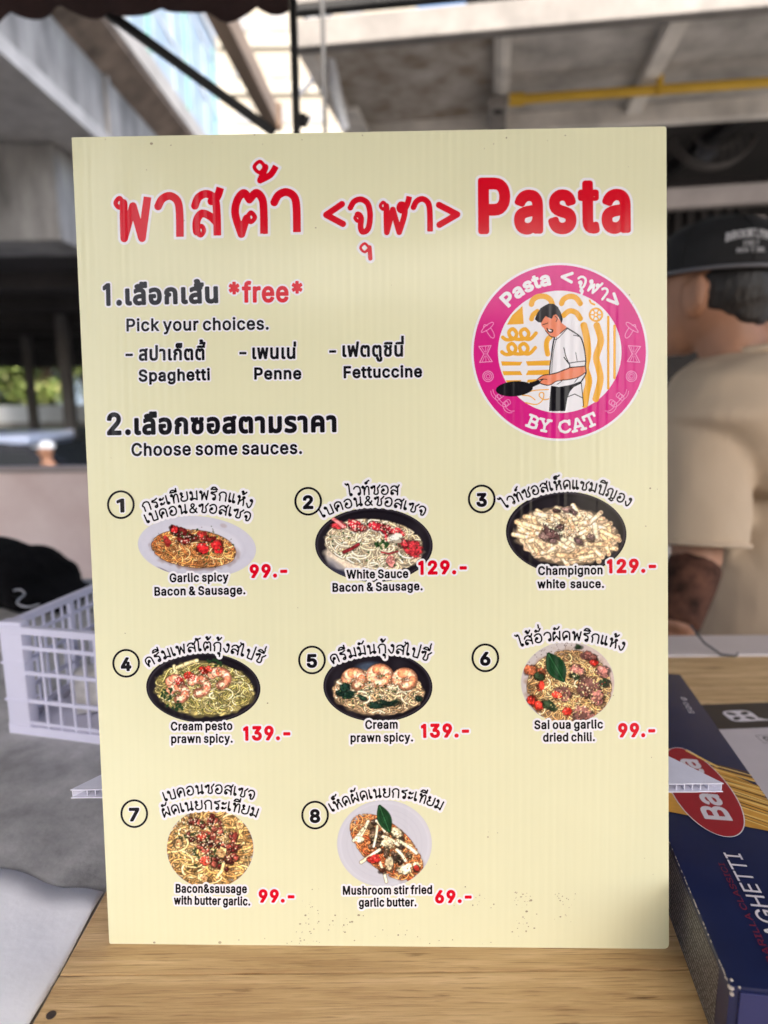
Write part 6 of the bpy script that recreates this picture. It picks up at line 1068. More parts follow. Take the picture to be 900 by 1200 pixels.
def dish(no, seed, plate, kind):
    cx_, cy_, rx, ry, rot, clip = plate
    ink = Ink(SH, 'dish_picture')
    base = M_bowl if kind == 'bowl' else M_plate
    e = ring_pts(cx_, cy_, rx, ry, 90, rot)
    if clip: e = e[e[:, 1] < clip]
    ink.layer(base, 0.05, [[e]], [], 0, 0.3); root = ink.done()
    P = Paint(cx_ - rx - 2, cy_ - ry - 2, cx_ + rx + 2, (clip or cy_ + ry + 2), seed)
    def mq(X, Y):
        c, s = math.cos(rot), math.sin(rot); q = np.hypot(((X - cx_) * c + (Y - cy_) * s) / (rx - .3), (-(X - cx_) * s + (Y - cy_) * c) / (ry - .3)); return q, (cx_, cy_)
    return P, root, mq
M_bowl = mat('bowl_ink', rgb(34, 28, 36), 0.32, var=0); M_plate = mat('plate_ink', rgb(206, 204, 216), 0.32, var=0)
for m in (M_bowl, M_plate): board_surface(m)
def fin(P, root, mq):
    sat = P.img.max(2) - P.img.min(2); w_ = np.clip((sat - 0.09) * 5, 0, 1)
    g = 1 + w_ * (0.42 * (P.noise(1.5) - 0.5) + 0.34 * (P.noise(4) - 0.5) + 0.2 * (P.noise(11) - .5))
    lum = P.img.mean(2, keepdims=True); P.img = lum + (P.img - lum) * 0.88
    P.img = np.clip(P.img * (g * (1.0 + .22 * w_))[..., None], 0, 1)
    P.emit(SH, 'food_picture', mq, 0.075, root)
def bowl_base(P, cx, cy, rx, ry, inner, sauce, dx=0, dy=0):
    P.img[:] = np.array((30, 25, 32)) / 255
    P.ell(cx, cy, rx, ry, (30, 25, 33)); q = P.q(cx, cy, rx, ry)
    P.put(np.clip(1 - abs(q - 0.965) / 0.03, 0, 1) * 0.5, (84, 78, 90)); P.put(np.clip(1 - abs(q - 0.90) / 0.05, 0, 1) * 0.45, (14, 11, 15))
    P.put(np.clip((P.noise(18) - .45) * 1.2, 0, 1) * (q < .95), (52, 46, 54))
    P.ell(*inner[:4], np.array(sauce) * 0.55, inner[4], 2.0, 1, 0.14, 6); P.ell(inner[0], inner[1], inner[2] - 1.5, inner[3] - 1.5, sauce, inner[4], 1.5, 1, 0.16, 5)
# 1 garlic spicy
P, root, mq = dish(1, 11, (230.8, 640.8, 69.3, 36.0, 0.07, None), 'plate')
P.img[:] = np.array((204, 202, 216)) / 255
P.ell(230.8, 640.8, 69.3, 36, (206, 205, 219), 0.07); P.ell(231.5, 641.5, 54, 26, (176, 174, 192), 0.07, 4, 0.55); P.ell(231.5, 640.3, 53, 25.3, (218, 216, 228), 0.07, 3, 0.9)
P.put(np.clip((P.noise(5) - .5), 0, 1) * .25, (180, 178, 198)); P.ell(262, 616, 4, 2.4, (186, 170, 176), 0.3, 1.5, 0.7); P.ell(192, 668, 7, 1, (120, 110, 124), 0.45, 1, 0.8)
P.put(np.clip((P.Y - 662 - 0.0) / 16, 0, 1) * np.clip(1 - (P.X - 200) / 120, 0, 1) * 0.3, (150, 148, 170))
reg = (227, 643, 46, 20, 0.10); P.ell(228, 646, 49, 20.5, (128, 92, 84), 0.10, 5, 0.8, 0.2, 5)
P.pasta(reg, 190, 1.15, [(214, 132, 62), (226, 152, 84), (196, 106, 48), (236, 170, 104)], (16, 40), 0.18); P.pasta((232, 648, 40, 14, 0.1), 70, 1.1, [(228, 150, 82), (238, 172, 110), (205, 122, 60)], (16, 34), 0.2)
for x, y, a, c_, d in ((212, 624, 9, 5, .4), (203, 621, 6, 4, 1.0), (224, 630, 8, 4, .1), (238, 628, 7, 4, .5), (216, 634, 7, 3, .2), (246, 632, 6, 3, -.3), (196, 634, 6, 3.4, .9), (256, 636, 6, 4, .2)): P.lump(x, y, a, c_, [(112, 26, 24), (142, 34, 30), (90, 22, 22)][int(x) % 3], d, (210, 140, 120))
for x, y, a, c_ in ((236.5, 642.5, 7, 6.4), (255, 641.5, 6.6, 5.6), (205, 620, 4.6, 4)): P.lump(x, y, a, c_, (186, 28, 32), .2)
P.specks((232, 640, 46, 20, .1), 60, (.7, 1.5), HERB); P.specks((228, 640, 52, 27, .1), 60, (.4, .8), [(70, 50, 50), (50, 70, 44)]); P.specks((222, 632, 24, 8, .2), 40, (.5, 1.0), CHZ); fin(P, root, mq)
# 2 white sauce
P, root, mq = dish(2, 12, (438.2, 638.5, 69.0, 43.5, 0.02, None), 'bowl')
inn = (437, 640, 58, 31, .1); bowl_base(P, 438.2, 638.5, 69, 43.5, inn, (226, 202, 170)); P.ell(418, 657, 38, 16, (232, 212, 186), .2, 4, .9, .2, 6); P.ell(395, 665, 16, 5, (92, 104, 150), .7, 4, .35)
P.pasta((438, 636, 53, 25, .08), 120, 1.6, [(236, 212, 168), (226, 196, 148), (244, 226, 190)], (20, 44), 0.16, dark=.62); P.pasta((445, 652, 40, 14, .1), 34, 1.7, [(240, 220, 182), (232, 206, 164)], (20, 40), .16, dark=.66)
for x, y, a, c_, d in ((397, 615, 9, 4.6, .1), (417, 616, 9, 6, .5), (424, 618, 6, 4, .2), (441, 616, 10, 5.4, .2), (453, 621, 8, 5, .6), (456, 629, 6, 5, .3), (466, 624, 7, 4, .2), (484, 641, 12, 8, .5), (472, 636, 6, 5, .5)): P.lump(x, y, a, c_, [(160, 28, 40), (186, 44, 52), (134, 22, 34)][int(x) % 3], d)
P.strand(np.array([(388, 606), (396, 612), (402, 617)]), 2.2, (206, 104, 104)); P.strand(np.array([(403, 647), (412, 643), (420, 638)]), 2.0, (110, 26, 32)); P.lump(458, 658, 5, 6, (206, 120, 112), .5); P.strand(np.array([(447, 647), (456, 649), (466, 646)]), 1.0, (140, 40, 44))
for k in range(26): x, y = P.inside((447, 638, 8, 5, 0)); P.ell(x, y, 1.6, 1.2, HERB[k % 3], k, .6)
P.specks((438, 638, 52, 26, .1), 90, (.6, 1.3), HERB); P.specks((442, 622, 42, 11, .2), 150, (.5, 1.2), CHZ); P.lump(463, 630, 9, 5, (236, 222, 192), .1); fin(P, root, mq)
# 3 penne
P, root, mq = dish(3, 13, (663.5, 624.5, 70.7, 48.5, 0.04, None), 'bowl')
inn = (664, 628, 60, 34, .08); bowl_base(P, 663.5, 624.5, 70.7, 48.5, inn, (206, 174, 138))
for i in range(120):
    x, y = P.inside((664, 627, 55, 29, .08)); a = P.r.choice([.35, .6, -.5, .1, 1.2]) + P.r.normal(0, .3); L = P.r.uniform(8, 13); d = np.array([math.cos(a), math.sin(a) * .8]) * L
    p = np.array([[x, y] - d * .9, [x, y], [x, y] + d * .9]); P.strand(p, P.r.uniform(2.4, 3.3), np.array([(234, 198, 152), (224, 184, 136), (240, 212, 172)][i % 3]) * P.r.uniform(.88, 1.06), .5, .2)
    e_ = p[-1]; P.ell(e_[0], e_[1], 1.5, 1.9, (150, 112, 84), a, .8, .7)
for x, y, a, c_, d in ((646, 625, 12, 5, .3), (638, 630, 8, 3, .6), (655, 618, 5, 4, .1), (678, 634, 6, 4, 1), (692, 630, 5, 4, .5), (665, 597, 7, 2.4, .1), (672, 600, 5, 2, .4), (652, 598, 4, 2, .2), (648, 634, 5, 2.4, .2)): P.lump(x, y, a, c_, [(112, 84, 84), (96, 66, 64), (150, 118, 108)][int(x) % 3], d)
P.specks((658, 618, 26, 12, .2), 110, (.4, 1.0), [(40, 34, 34), (60, 70, 50), (80, 66, 60)]); P.specks((664, 616, 30, 12, 0), 120, (.5, 1.1), CHZ); P.ell(660, 640, 40, 4, (236, 208, 168), .1, 6, .25); fin(P, root, mq)
# 4 pesto prawn
P, root, mq = dish(4, 14, (238.3, 806.0, 67.0, 41.0, 0.03, None), 'bowl')
inn = (239, 808, 58, 32, .05); bowl_base(P, 238.3, 806, 67, 41, inn, (176, 158, 92))
P.pasta((239, 807, 54, 28, .05), 230, 1.2, [(204, 184, 112), (186, 166, 90), (220, 202, 140), (164, 150, 78)], (14, 32), .22)
for x, y, L, a in ((206, 787, 13, 1.3), (214, 780, 14, -.35), (224, 776, 14, -.3)): d = np.array([math.cos(a), math.sin(a)]) * L / 2; P.strand(np.array([[x, y] - d, [x, y], [x, y] + d]), 2.4, (196, 178, 124))
for x, y, r_, a0, a1, w_ in ((208, 812, 9, -2.6, 1.4, 5.2), (232, 804, 10, -2.4, 1.6, 5.0), (256, 795, 10, -2.5, 1.3, 5.0), (205, 800, 7, -3, .3, 4)): P.prawn(x, y, r_, a0, a1, w_, [(238, 140, 104), (246, 178, 146), (230, 112, 80)])
for x, y, a in ((222, 792, 6), (238, 786, 5), (244, 784, 4), (210, 798, 5)): P.lump(x, y, a, a * .8, (206, 44, 34), .4)
P.specks((230, 800, 36, 16, -.3), 170, (.5, 1.1), CHZ); P.specks((239, 808, 54, 29, .05), 260, (.4, 1.1), [(60, 84, 34), (44, 70, 30), (88, 104, 44)])
for k in range(40): x, y = P.inside([(204, 826, 12, 6, .4), (250, 776, 10, 4, .3), (196, 812, 8, 8, 0)][k % 3]); P.ell(x, y, 2.0, 1.3, (34, 66, 36), k, .6)
fin(P, root, mq)
# 5 cream prawn
P, root, mq = dish(5, 15, (442.8, 804.5, 64.0, 41.5, 0.02, None), 'bowl')
inn = (443, 811, 54, 27, .04); bowl_base(P, 442.8, 804.5, 64, 41.5, inn, (196, 158, 116)); P.ell(432, 781, 14, 5, (74, 96, 124), -.1, 4, .7)
P.pasta((443, 811, 50, 23, .04), 150, 1.5, [(222, 184, 138), (206, 164, 116), (232, 202, 160)], (14, 32), .2)
for x, y, r_, a0, a1, w_ in ((415, 796, 9, -3.0, 1.2, 6), (445, 792, 9.5, -3.3, 1.9, 6.4), (474, 796, 9, -3.2, 1.6, 6)): P.prawn(x, y, r_, a0, a1, w_, [(236, 150, 106), (244, 182, 140), (228, 124, 80)])
for x, y, a, c_, d in ((404, 806, 6, 5, .7), (408, 814, 7, 4, -.2), (455, 824, 14, 2.6, -.1), (440, 826, 9, 3, .1), (398, 812, 4, 3, 0), (490, 818, 4, 3, .2), (425, 818, 5, 2.4, .4)): P.lump(x, y, a, c_, (28, 54, 44), d, (110, 140, 120))
P.specks((443, 796, 38, 9, 0), 130, (.5, 1.1), CHZ); P.specks((443, 812, 48, 21, 0), 140, (.5, 1.3), HERB); fin(P, root, mq)
# 6 sai oua
P, root, mq = dish(6, 16, (665.2, 800.0, 54.6, 48.0, 0.0, 845.5), 'plate')
P.img[:] = np.array((206, 196, 194)) / 255; P.put(np.clip((P.X - 660) / 50, 0, 1) * .5, (214, 180, 160)); P.specks((650, 772, 40, 22, 0), 170, (.3, .8), [(110, 90, 84), (90, 70, 66)])
P.ell(667, 806, 48, 42, (148, 112, 84), 0, 8, .8, .25, 8)
P.pasta((667, 806, 46, 41, 0), 230, 1.2, [(206, 160, 100), (222, 184, 124), (184, 134, 80), (196, 150, 96)], (14, 40), .2)
for x, y, a, c_, d in ((690, 806, 13, 12, .2), (676, 786, 9, 7, .4), (706, 786, 9, 6, .3), (660, 812, 10, 8, .2), (684, 838, 13, 8, .1), (692, 770, 10, 5, .5), (650, 778, 8, 6, .2), (700, 818, 8, 8, .4)): P.lump(x, y, a, c_, [(132, 84, 74), (150, 92, 82), (112, 64, 56)][int(x) % 3], d)
for x, y, a, c_ in ((653, 815, 5, 4), (633, 804, 4, 6), (624, 820, 5, 6), (632, 827, 6, 5), (665, 833, 5, 5), (696, 776, 5, 4)): P.lump(x, y, a, c_, (202, 42, 30), .2)
for x, y, a in ((622, 785, 8), (634, 788, 6)): P.lump(x, y, a, a * .8, (160, 82, 50), .3)
for x, y, a, c_, d in ((632, 792, 6, 5, .2), (643, 826, 9, 4, .5), (709, 800, 5, 5, .2), (672, 792, 6, 3, .4), (678, 758, 4, 2, 0)): P.lump(x, y, a, c_, (46, 64, 40), d, (90, 110, 80))
P.specks((672, 806, 36, 32, 0), 260, (.5, 1.2), [(236, 214, 138), (226, 196, 116), (240, 226, 170)]); P.specks((667, 806, 44, 38, 0), 100, (.5, 1.1), [(120, 40, 30), (60, 70, 36)]); P.leaf(643, 767, 660, 797, 9, (30, 74, 40)); fin(P, root, mq)
# 7 bacon and sausage
P, root, mq = dish(7, 17, (246.3, 994.0, 51.0, 47.0, 0.0, 1037), 'plate')
P.img[:] = np.array((206, 204, 214)) / 255; P.ell(246, 992, 50, 46, (150, 118, 82), 0, 6, .95, .3, 9)
P.pasta((246, 992, 50, 46, 0), 190, 1.9, [(204, 158, 92), (220, 182, 122), (180, 130, 70), (196, 146, 84)], (20, 50), .16)
for k in range(70):
    x, y = P.inside((248, 978, 34, 20, .5) if k % 3 else (262, 1006, 16, 14, .3)); P.lump(x, y, P.r.uniform(2.4, 6), P.r.uniform(1.8, 4), [(112, 40, 34), (140, 58, 46), (92, 30, 28), (168, 78, 60)][k % 4], P.r.random() * 3)
for k in range(22): x, y = P.inside((236, 990, 30, 26, .4)); P.ell(x, y, 2.8, 1.6, (56, 66, 34), k, .7)
P.lump(236, 981, 6, 4, (206, 66, 46)); P.lump(241, 1008, 7, 5, (190, 64, 46))
P.specks((240, 984, 40, 26, .3), 330, (.5, 1.2), [(236, 218, 176), (214, 190, 140), (246, 232, 200)]); P.specks((246, 992, 46, 40, 0), 110, (.5, 1.2), HERB)
for x, y in ((208, 987), (260, 999), (239, 1030), (281, 965)): P.lump(x, y, 5.4, 5.8, (228, 176, 112), .3); P.ell(x, y, 1.3, 1.3, (160, 96, 50))
P.strand(np.array([(262, 1012), (260, 1020), (254, 1028)]), 2, (226, 186, 120)); fin(P, root, mq)
# 8 mushroom
P, root, mq = dish(8, 18, (450.5, 988.5, 55.5, 51.0, 0.0, 1039), 'plate')
P.img[:] = np.array((204, 203, 214)) / 255; q = P.q(450.5, 988.5, 55.5, 51)
for k in range(6): P.put(np.clip(1 - abs(q - (.35 + .11 * k)) / .02, 0, 1) * .22, (184, 182, 198))
P.put(np.clip(1 - abs(q - .93) / .06, 0, 1) * .4, (222, 221, 230)); P.put(np.clip((P.X - 470) / 60, 0, 1) * .3, (222, 220, 228))
reg = (453, 993, 48, 24, .72); P.ell(454, 995, 46, 23, (132, 108, 100), .72, 8, .7, .25, 7)
P.pasta(reg, 200, 1.15, [(206, 112, 56), (222, 136, 74), (186, 88, 44), (230, 156, 96)], (14, 36), .22); P.pasta((440, 1000, 34, 8, .75), 50, 1.1, [(224, 120, 60), (206, 92, 46)], (12, 30), .2)
for k in range(40): x, y = P.inside((452, 986, 34, 16, .72)); P.lump(x, y, P.r.uniform(2, 5), P.r.uniform(1.6, 3.2), [(94, 70, 54), (120, 96, 70), (70, 52, 44)][k % 3], P.r.random() * 3)
for x, y, L, a, w_ in ((426, 973, 24, -1.1, 1.9), (434, 1003, 26, -.6, 2.0), (477, 992, 26, .6, 2.2), (440, 980, 24, -1.4, 1.6), (458, 985, 20, .5, 2.2), (449, 1022, 24, 1.25, 1.7), (420, 978, 18, -.9, 1.8), (470, 1002, 16, .9, 2.0), (446, 968, 16, .9, 1.6)):
    d = np.array([math.cos(a), math.sin(a)]) * L / 2; P.strand(np.array([[x, y] - d, [x + .8, y - .6], [x, y] + d]), w_, (226, 208, 168), .45)
for x, y, a, c_, d in ((456, 1012, 5, 9, .0), (473, 1018, 9, 5, -.1), (466, 976, 7, 5, .7), (454, 988, 8, 4, .6), (421, 983, 5, 4, .2), (488, 1016, 4, 5, 0)): P.lump(x, y, a, c_, (222, 202, 158), d)
P.lump(438, 1007, 7, 4.5, (196, 40, 34), .2); P.lump(488, 1017, 3, 4, (176, 44, 34)); P.lump(448, 1020, 4, 3, (96, 48, 34))
P.specks((454, 990, 40, 18, .72), 150, (.4, 1.0), [(230, 214, 170), (60, 66, 40), (120, 84, 50)]); P.leaf(445, 945, 456, 974, 6.5, (24, 72, 38)); fin(P, root, mq)

# ---------------- round logo, drawn in a 900-unit square
def lg_(P): P = np.asarray(P, float).reshape(-1, 2); return np.stack([545 + P[:, 0] * .24444, 300 + P[:, 1] * .24444], 1)
K = .24444
def LF(*polys): return [[lg_(p)] for p in polys]
def LS(*st): return [(lg_(p), w_ * K / 2) for p, w_ in st]
ink = Ink(SH, 'logo'); ink.layer(M_white, 0.10, LF(ring_pts(453.5, 460, 424, 427, 160)), [], 0, 0.3); ink.layer(M_pink, 0.115, LF(ring_pts(453.5, 460, 413, 416, 160)), [], 0, 0.2)
ink.layer(M_white, 0.13, LF(ring_pts(453.5, 459.5, 296, 293, 140)), [], 0, 0.2); logo = ink.done()
pat = Ink(SH, 'logo_pasta_pattern')
c1 = [(180, 390), (200, 402), (235, 396), (247, 372), (230, 350), (211, 362), (216, 386), (245, 399), (290, 396), (305, 372), (287, 350), (266, 364), (275, 391), (310, 399), (340, 370)]
sp = lambda p: spline(p, 5)
yl = LS((sp([(318, 232), (326, 210), (350, 195), (385, 195), (408, 210), (418, 232)]), 25), (sp([(462, 228), (472, 208), (500, 194), (530, 200), (552, 228)]), 25), (sp([(318, 302), (326, 282), (346, 266)]), 23), (sp([(472, 285), (500, 264), (532, 272), (552, 300)]), 25),
        (sp(c1), 17), (sp([(x - 4, y + 70) for x, y in c1]), 17), (sp([(410, 385), (394, 405), (390, 435), (396, 470)]), 24), (ring_pts(627, 282, 30, 30, 40), 9), (ring_pts(627, 282, 9, 9, 20), 6), (sp([(597, 213), (604, 226), (620, 233)]), 9),
        (sp([(569, 333), (583, 395), (588, 472), (577, 537), (593, 597), (582, 657), (573, 712)]), 32), (sp([(631, 333), (650, 406), (629, 483), (640, 537), (648, 597), (626, 685)]), 31), ([(686, 292), (686, 635)], 11), ([(716, 335), (716, 585)], 12),
        (sp([(280, 660), (330, 645), (400, 640)]), 5), (sp([(290, 703), (340, 712), (370, 692), (377, 660), (362, 655), (355, 670), (375, 688), (402, 685)]), 5), (sp([(275, 668), (310, 672), (335, 690)]), 5), *[([(627 + 10 * math.cos(a), 282 + 10 * math.sin(a)), (627 + 28 * math.cos(a), 282 + 28 * math.sin(a))], 6) for a in np.arange(6) * 1.047])
yf = LF([(200, 330), (225, 285), (275, 240), (281, 326)], [(172, 505), (275, 508), (264, 525), (178, 526)], [(291, 505), (410, 500), (406, 525), (300, 526)], [(178, 552), (264, 552), (275, 571), (185, 572)], [(302, 549), (406, 545), (406, 570), (291, 571)], [(195, 596), (270, 595), (262, 611), (202, 611)], [(300, 593), (352, 590), (340, 604), (296, 607)])
pat.layer(M_yel, 0.15, yf, yl, 0, 0.16); pat.done(logo)
ic = Ink(SH, 'logo_icons'); sg = []
for sx in (1, -1):
    mx = lambda p: [(453.5 + (x - 453.5) * sx, y) for x, y in p]
    sg += [(mx(sp([(78, 362), (95, 338), (128, 318), (135, 328), (112, 352), (82, 366), (78, 362)])), 3.5), (mx(sp([(100, 356), (122, 388), (138, 392), (138, 372), (122, 344)])), 3.5), (mx(sp([(88, 346), (92, 330), (106, 334)])), 3.5),
           (mx([(66, 434), (124, 430), (106, 470), (130, 506), (70, 510), (90, 470), (66, 434)]), 4), (mx([(90, 470), (106, 470)]), 3), (mx([(80, 438), (95, 462)]), 2.5), (mx([(98, 434), (99, 462)]), 2.5), (mx([(113, 434), (103, 462)]), 2.5), (mx([(82, 506), (95, 478)]), 2.5), (mx([(100, 506), (99, 478)]), 2.5), (mx([(117, 504), (103, 478)]), 2.5),
           (mx(ring_pts(110, 577, 25, 25, 36)), 4), (mx(ring_pts(110, 577, 17, 17, 30)), 3.5), (mx(ring_pts(110, 577, 9, 9, 20)), 3)]
    cu = [(128, 645), (135, 668), (158, 688), (178, 676), (166, 660), (150, 676), (165, 700), (190, 720), (212, 712), (205, 694), (186, 704), (192, 732), (212, 748), (230, 748)]
    sg += [(mx(sp([(x - 5, y + 3) for x, y in cu])), 3), (mx(sp([(x + 5, y - 5) for x, y in cu])), 3)]
M_ltp = mat('pale_pink_ink', rgb(238, 150, 200), 0.32, var=0); board_surface(M_ltp)
ic.layer(M_ltp, 0.15, [], LS(*sg), 0, 0.14); ic.done(logo)
def on_arc(text, font, a0, a1, rad, h, flip=False, hw=0.0):
    """letters set one by one on a circle round the logo centre"""
    items, adv = run(text, font); unit = {'L': 509., 'H': 1., 'S': 1.}[font]; fs, ss = [], []
    xs = np.concatenate([c[:, 0] for _, q, _ in items for c in q]); x0, x1 = xs.min(), xs.max()
    for kind, q, sm in items:
        ax_ = np.concatenate([c[:, 0] for c in q]); xc = (ax_.min() + ax_.max()) / 2; a = R(a0 + (a1 - a0) * (xc - x0) / (x1 - x0))
        n = np.array([math.cos(a), -math.sin(a)]); p = np.array([453.5, 460]) + n * rad
        if flip: n = -n
        t = np.array([-n[1], n[0]]); kx = abs(R(a1 - a0)) * rad / (x1 - x0)
        ws_ = []
        for c in q:
            c = spline(c) if sm else c; ws_.append(lg_(p + np.outer((c[:, 0] - xc) * kx, t) + np.outer(c[:, 1] * h / unit, n)))
        if kind == 'f': fs.append(ws_)
        else: ss += [(w_, hw) for w_ in ws_]
    return fs, ss
lt = Ink(SH, 'logo_lettering')
for tx, fo_, a0, a1, rd, h, fl, r_, hw in (('Pasta', 'L', 138.5, 98, 326, 60, False, 1.1, 0), ('<', 'H', 88.5, 80.5, 336, 52, False, 0, 1.7), ('จุฬา', 'H', 76, 51, 324, 52, False, 0, 1.3), ('>', 'H', 47.5, 39.5, 336, 52, False, 0, 1.7), ('BY', 'S', 245.5, 262.5, 386, 54, True, 0, 1.5), ('CAT', 'S', 270.0, 298, 386, 54, True, 0, 1.5)):
    f, s_ = on_arc(tx, fo_, a0, a1, rd, h, fl, hw)
    lt.layer(M_white, 0.15, f, s_, r_, 0.14)
lt.done(logo)
chef = Ink(SH, 'logo_chef')
Z = 0.17
ap = [(480, 742), (490, 680), (505, 645), (556, 604), (566, 718), (540, 732)]
shirt = [(488, 345), (515, 362), (545, 382), (562, 410), (572, 450), (578, 500), (576, 528), (578, 562), (560, 600), (505, 620), (450, 628), (420, 624), (406, 568), (407, 530), (412, 490), (420, 430), (428, 392), (440, 388), (455, 372)]
chef.layer(M_white, Z, LF(shirt, ap), [], 0, 0.16)
trou = [(412, 622), (450, 628), (505, 618), (556, 600), (556, 612), (522, 628), (502, 650), (490, 682), (480, 744), (402, 744), (406, 680)]
panp = ring_pts(236, 637, 89, 36, 60, -.08); hnd = [(300, 622), (310, 606), (345, 597), (362, 600), (360, 612), (318, 632)]
chef.layer(M_ink, Z + .02, LF(trou, panp, hnd), [], 0, 0.14)
arm = [(576, 530), (578, 560), (545, 580), (500, 592), (440, 600), (415, 615), (395, 620), (365, 613), (357, 604), (374, 590), (345, 598), (350, 588), (375, 572), (405, 568), (440, 560), (470, 548), (498, 535)]
face = [(365, 318), (372, 300), (385, 288), (402, 298), (416, 300), (424, 280), (440, 280), (448, 300), (464, 322), (488, 345), (470, 362), (440, 386), (428, 390), (410, 386), (400, 376), (385, 358), (377, 346), (366, 334)]
chef.layer(M_flesh, Z + .02, LF(sp(arm + arm[:1]), sp(face + face[:1])), [], 0, 0.14)
hair = [(334, 304), (345, 275), (362, 250), (385, 236), (400, 229), (425, 230), (445, 245), (458, 270), (468, 302), (462, 324), (449, 296), (436, 280), (424, 284), (415, 302), (402, 297), (386, 288), (374, 304), (366, 320), (350, 318)]
chef.layer(M_ink, Z + .04, LF(hair), LS(([(372, 330), (396, 322)], 4), (sp([(393, 348), (400, 362), (414, 366), (420, 356), (408, 352)]), 6), (sp([(432, 290), (442, 300), (436, 314)]), 4), (sp([(385, 358), (400, 376), (412, 387), (428, 390)]), 4), (sp([(488, 345), (545, 382), (562, 410), (572, 450), (578, 500), (576, 528), (579, 562), (558, 600)]), 6),
      (sp([(428, 392), (420, 430), (412, 490), (407, 530), (405, 568)]), 6), (sp([(440, 390), (426, 440), (418, 500), (415, 560)]), 2.5), (sp([(455, 372), (488, 345)]), 4), (sp([(430, 402), (445, 395), (488, 350)]), 3), ([(498, 514), (535, 508), (576, 504)], 4), (sp([(498, 514), (500, 535), (470, 548), (440, 560), (405, 568)]), 5), ([(500, 535), (576, 528)], 5), ([(473, 440), (482, 480), (496, 512)], 4), ([(474, 486), (496, 516)], 5), ([(530, 462), (537, 506)], 3),
      (sp([(405, 568), (375, 572), (350, 588), (345, 598), (374, 590), (357, 604), (365, 613), (395, 620), (415, 615), (440, 600), (500, 592), (545, 580), (580, 556)]), 4), ([(374, 590), (392, 592)], 3), (sp([(556, 604), (562, 660), (567, 720)]), 4), ([(490, 676), (525, 662), (562, 680)], 4), ([(520, 380), (548, 386)], 4), ([(470, 592), (456, 606), (440, 616)], 3), ([(545, 580), (524, 606)], 3)), 0, 0.13)
chef.layer(M_white, Z + .055, LF([(397, 351), (408, 354), (416, 359), (411, 362), (401, 360)]), [], 0, 0.1)
chef.done(logo)

# specks of mould and grime towards the foot of the board
rn = np.random.default_rng(5); dots = []
for cx_, cy_, sx, sy, n in ((612, 1052, 7, 5, 34), (659, 1052, 8, 4, 22), (617, 1078, 10, 7, 26), (365, 1075, 10, 14, 46), (352, 1108, 22, 4, 50), (402, 1082, 10, 5, 18), (470, 1092, 30, 12, 22), (565, 1052, 10, 7, 18), (664, 1072, 6, 8, 12), (575, 978, 4, 3, 5), (300, 1106, 60, 3, 20), (520, 1108, 60, 3, 20), (450, 640, 300, 420, 46), (612, 165, 160, 10, 20), (250, 166, 120, 8, 12), (760, 700, 14, 300, 16)):
    for _ in range(int(n * .65)):
        p = (cx_ + rn.normal(0, sx), cy_ + rn.normal(0, sy)); r_ = abs(rn.normal(0.25, 0.35)) + 0.28
        if 90 < p[0] < 778 and 155 < p[1] < 1106: dots.append(ring_pts(p[0], p[1], r_ * rn.uniform(.6, 1.5), r_, 7))
M_grm2 = mat('mould_speck', rgb(166, 154, 124), 0.7, var=0.35, scale=200)
b = MB()
for d in dots: b.poly([(x * 1e-3, y * 1e-3, 0.00021) for x, y in SH.mm(d)])
tag(b.build('grime_specks', M_grm2, board), kind='stuff')
# ================================================================== PASTA BOX (lies on the table, on the right)
BL, BW, BH = 0.334, 0.071, 0.040
nb = onz(855, 1155, TZ + BH)
box = empty('pasta_box', (nb.x, nb.y, TZ), 'dark blue spaghetti box with a red oval lying on the wooden table', 'food box', rot=(0, 0, R(-8)))
M_navy = mat('navy_card', (0.007, 0.013, 0.060), 0.38, var=0.15, scale=30)
M_navy2 = mat('navy_card_end_sheen', (0.022, 0.028, 0.11), 0.42, var=0.15, scale=30)  # lighter copy of the card colour stands in for light reflected at this end
M_card = mat('worn_card', rgb(190, 180, 170), 0.9, var=0.3, scale=200)
b = MB(); b.box((BW / 2, BL / 2, BH / 2), (BW, BL, BH), bev=0.0012)
for v in b.b.verts:                                    # the carton bulges and sags a little
    v.co.z += 0.0006 * math.sin(v.co.y * 20) if v.co.z > BH / 2 else 0
b.build('carton', M_navy, box, smooth=30)
# printed side: rows of tiny text
M_side = bpy.data.materials.new('small_print_side'); M_side.use_nodes = True
t = M_side.node_tree; p = t.nodes['Principled BSDF']; N = t.nodes.new; Lk = t.links.new
tc = N('ShaderNodeTexCoord'); sx = N('ShaderNodeSeparateXYZ'); Lk(tc.outputs['Object'], sx.inputs[0])
wv = N('ShaderNodeMath'); wv.operation = 'MULTIPLY'; wv.inputs[1].default_value = 2 * math.pi / 0.0026; Lk(sx.outputs['Z'], wv.inputs[0])
sn = N('ShaderNodeMath'); sn.operation = 'SINE'; Lk(wv.outputs[0], sn.inputs[0])
gt = N('ShaderNodeMath'); gt.operation = 'GREATER_THAN'; gt.inputs[1].default_value = 0.15; Lk(sn.outputs[0], gt.inputs[0])
mp = N('ShaderNodeMapping'); mp.inputs['Scale'].default_value = (1, 1100, 380); Lk(tc.outputs['Object'], mp.inputs[0])
wn = N('ShaderNodeTexNoise'); wn.inputs['Scale'].default_value = 1.0; wn.inputs['Detail'].default_value = 1; Lk(mp.outputs[0], wn.inputs[0])
g2 = N('ShaderNodeMath'); g2.operation = 'GREATER_THAN'; g2.inputs[1].default_value = 0.47; Lk(wn.outputs['Fac'], g2.inputs[0])
ml = N('ShaderNodeMath'); ml.operation = 'MULTIPLY'; Lk(gt.outputs[0], ml.inputs[0]); Lk(g2.outputs[0], ml.inputs[1])
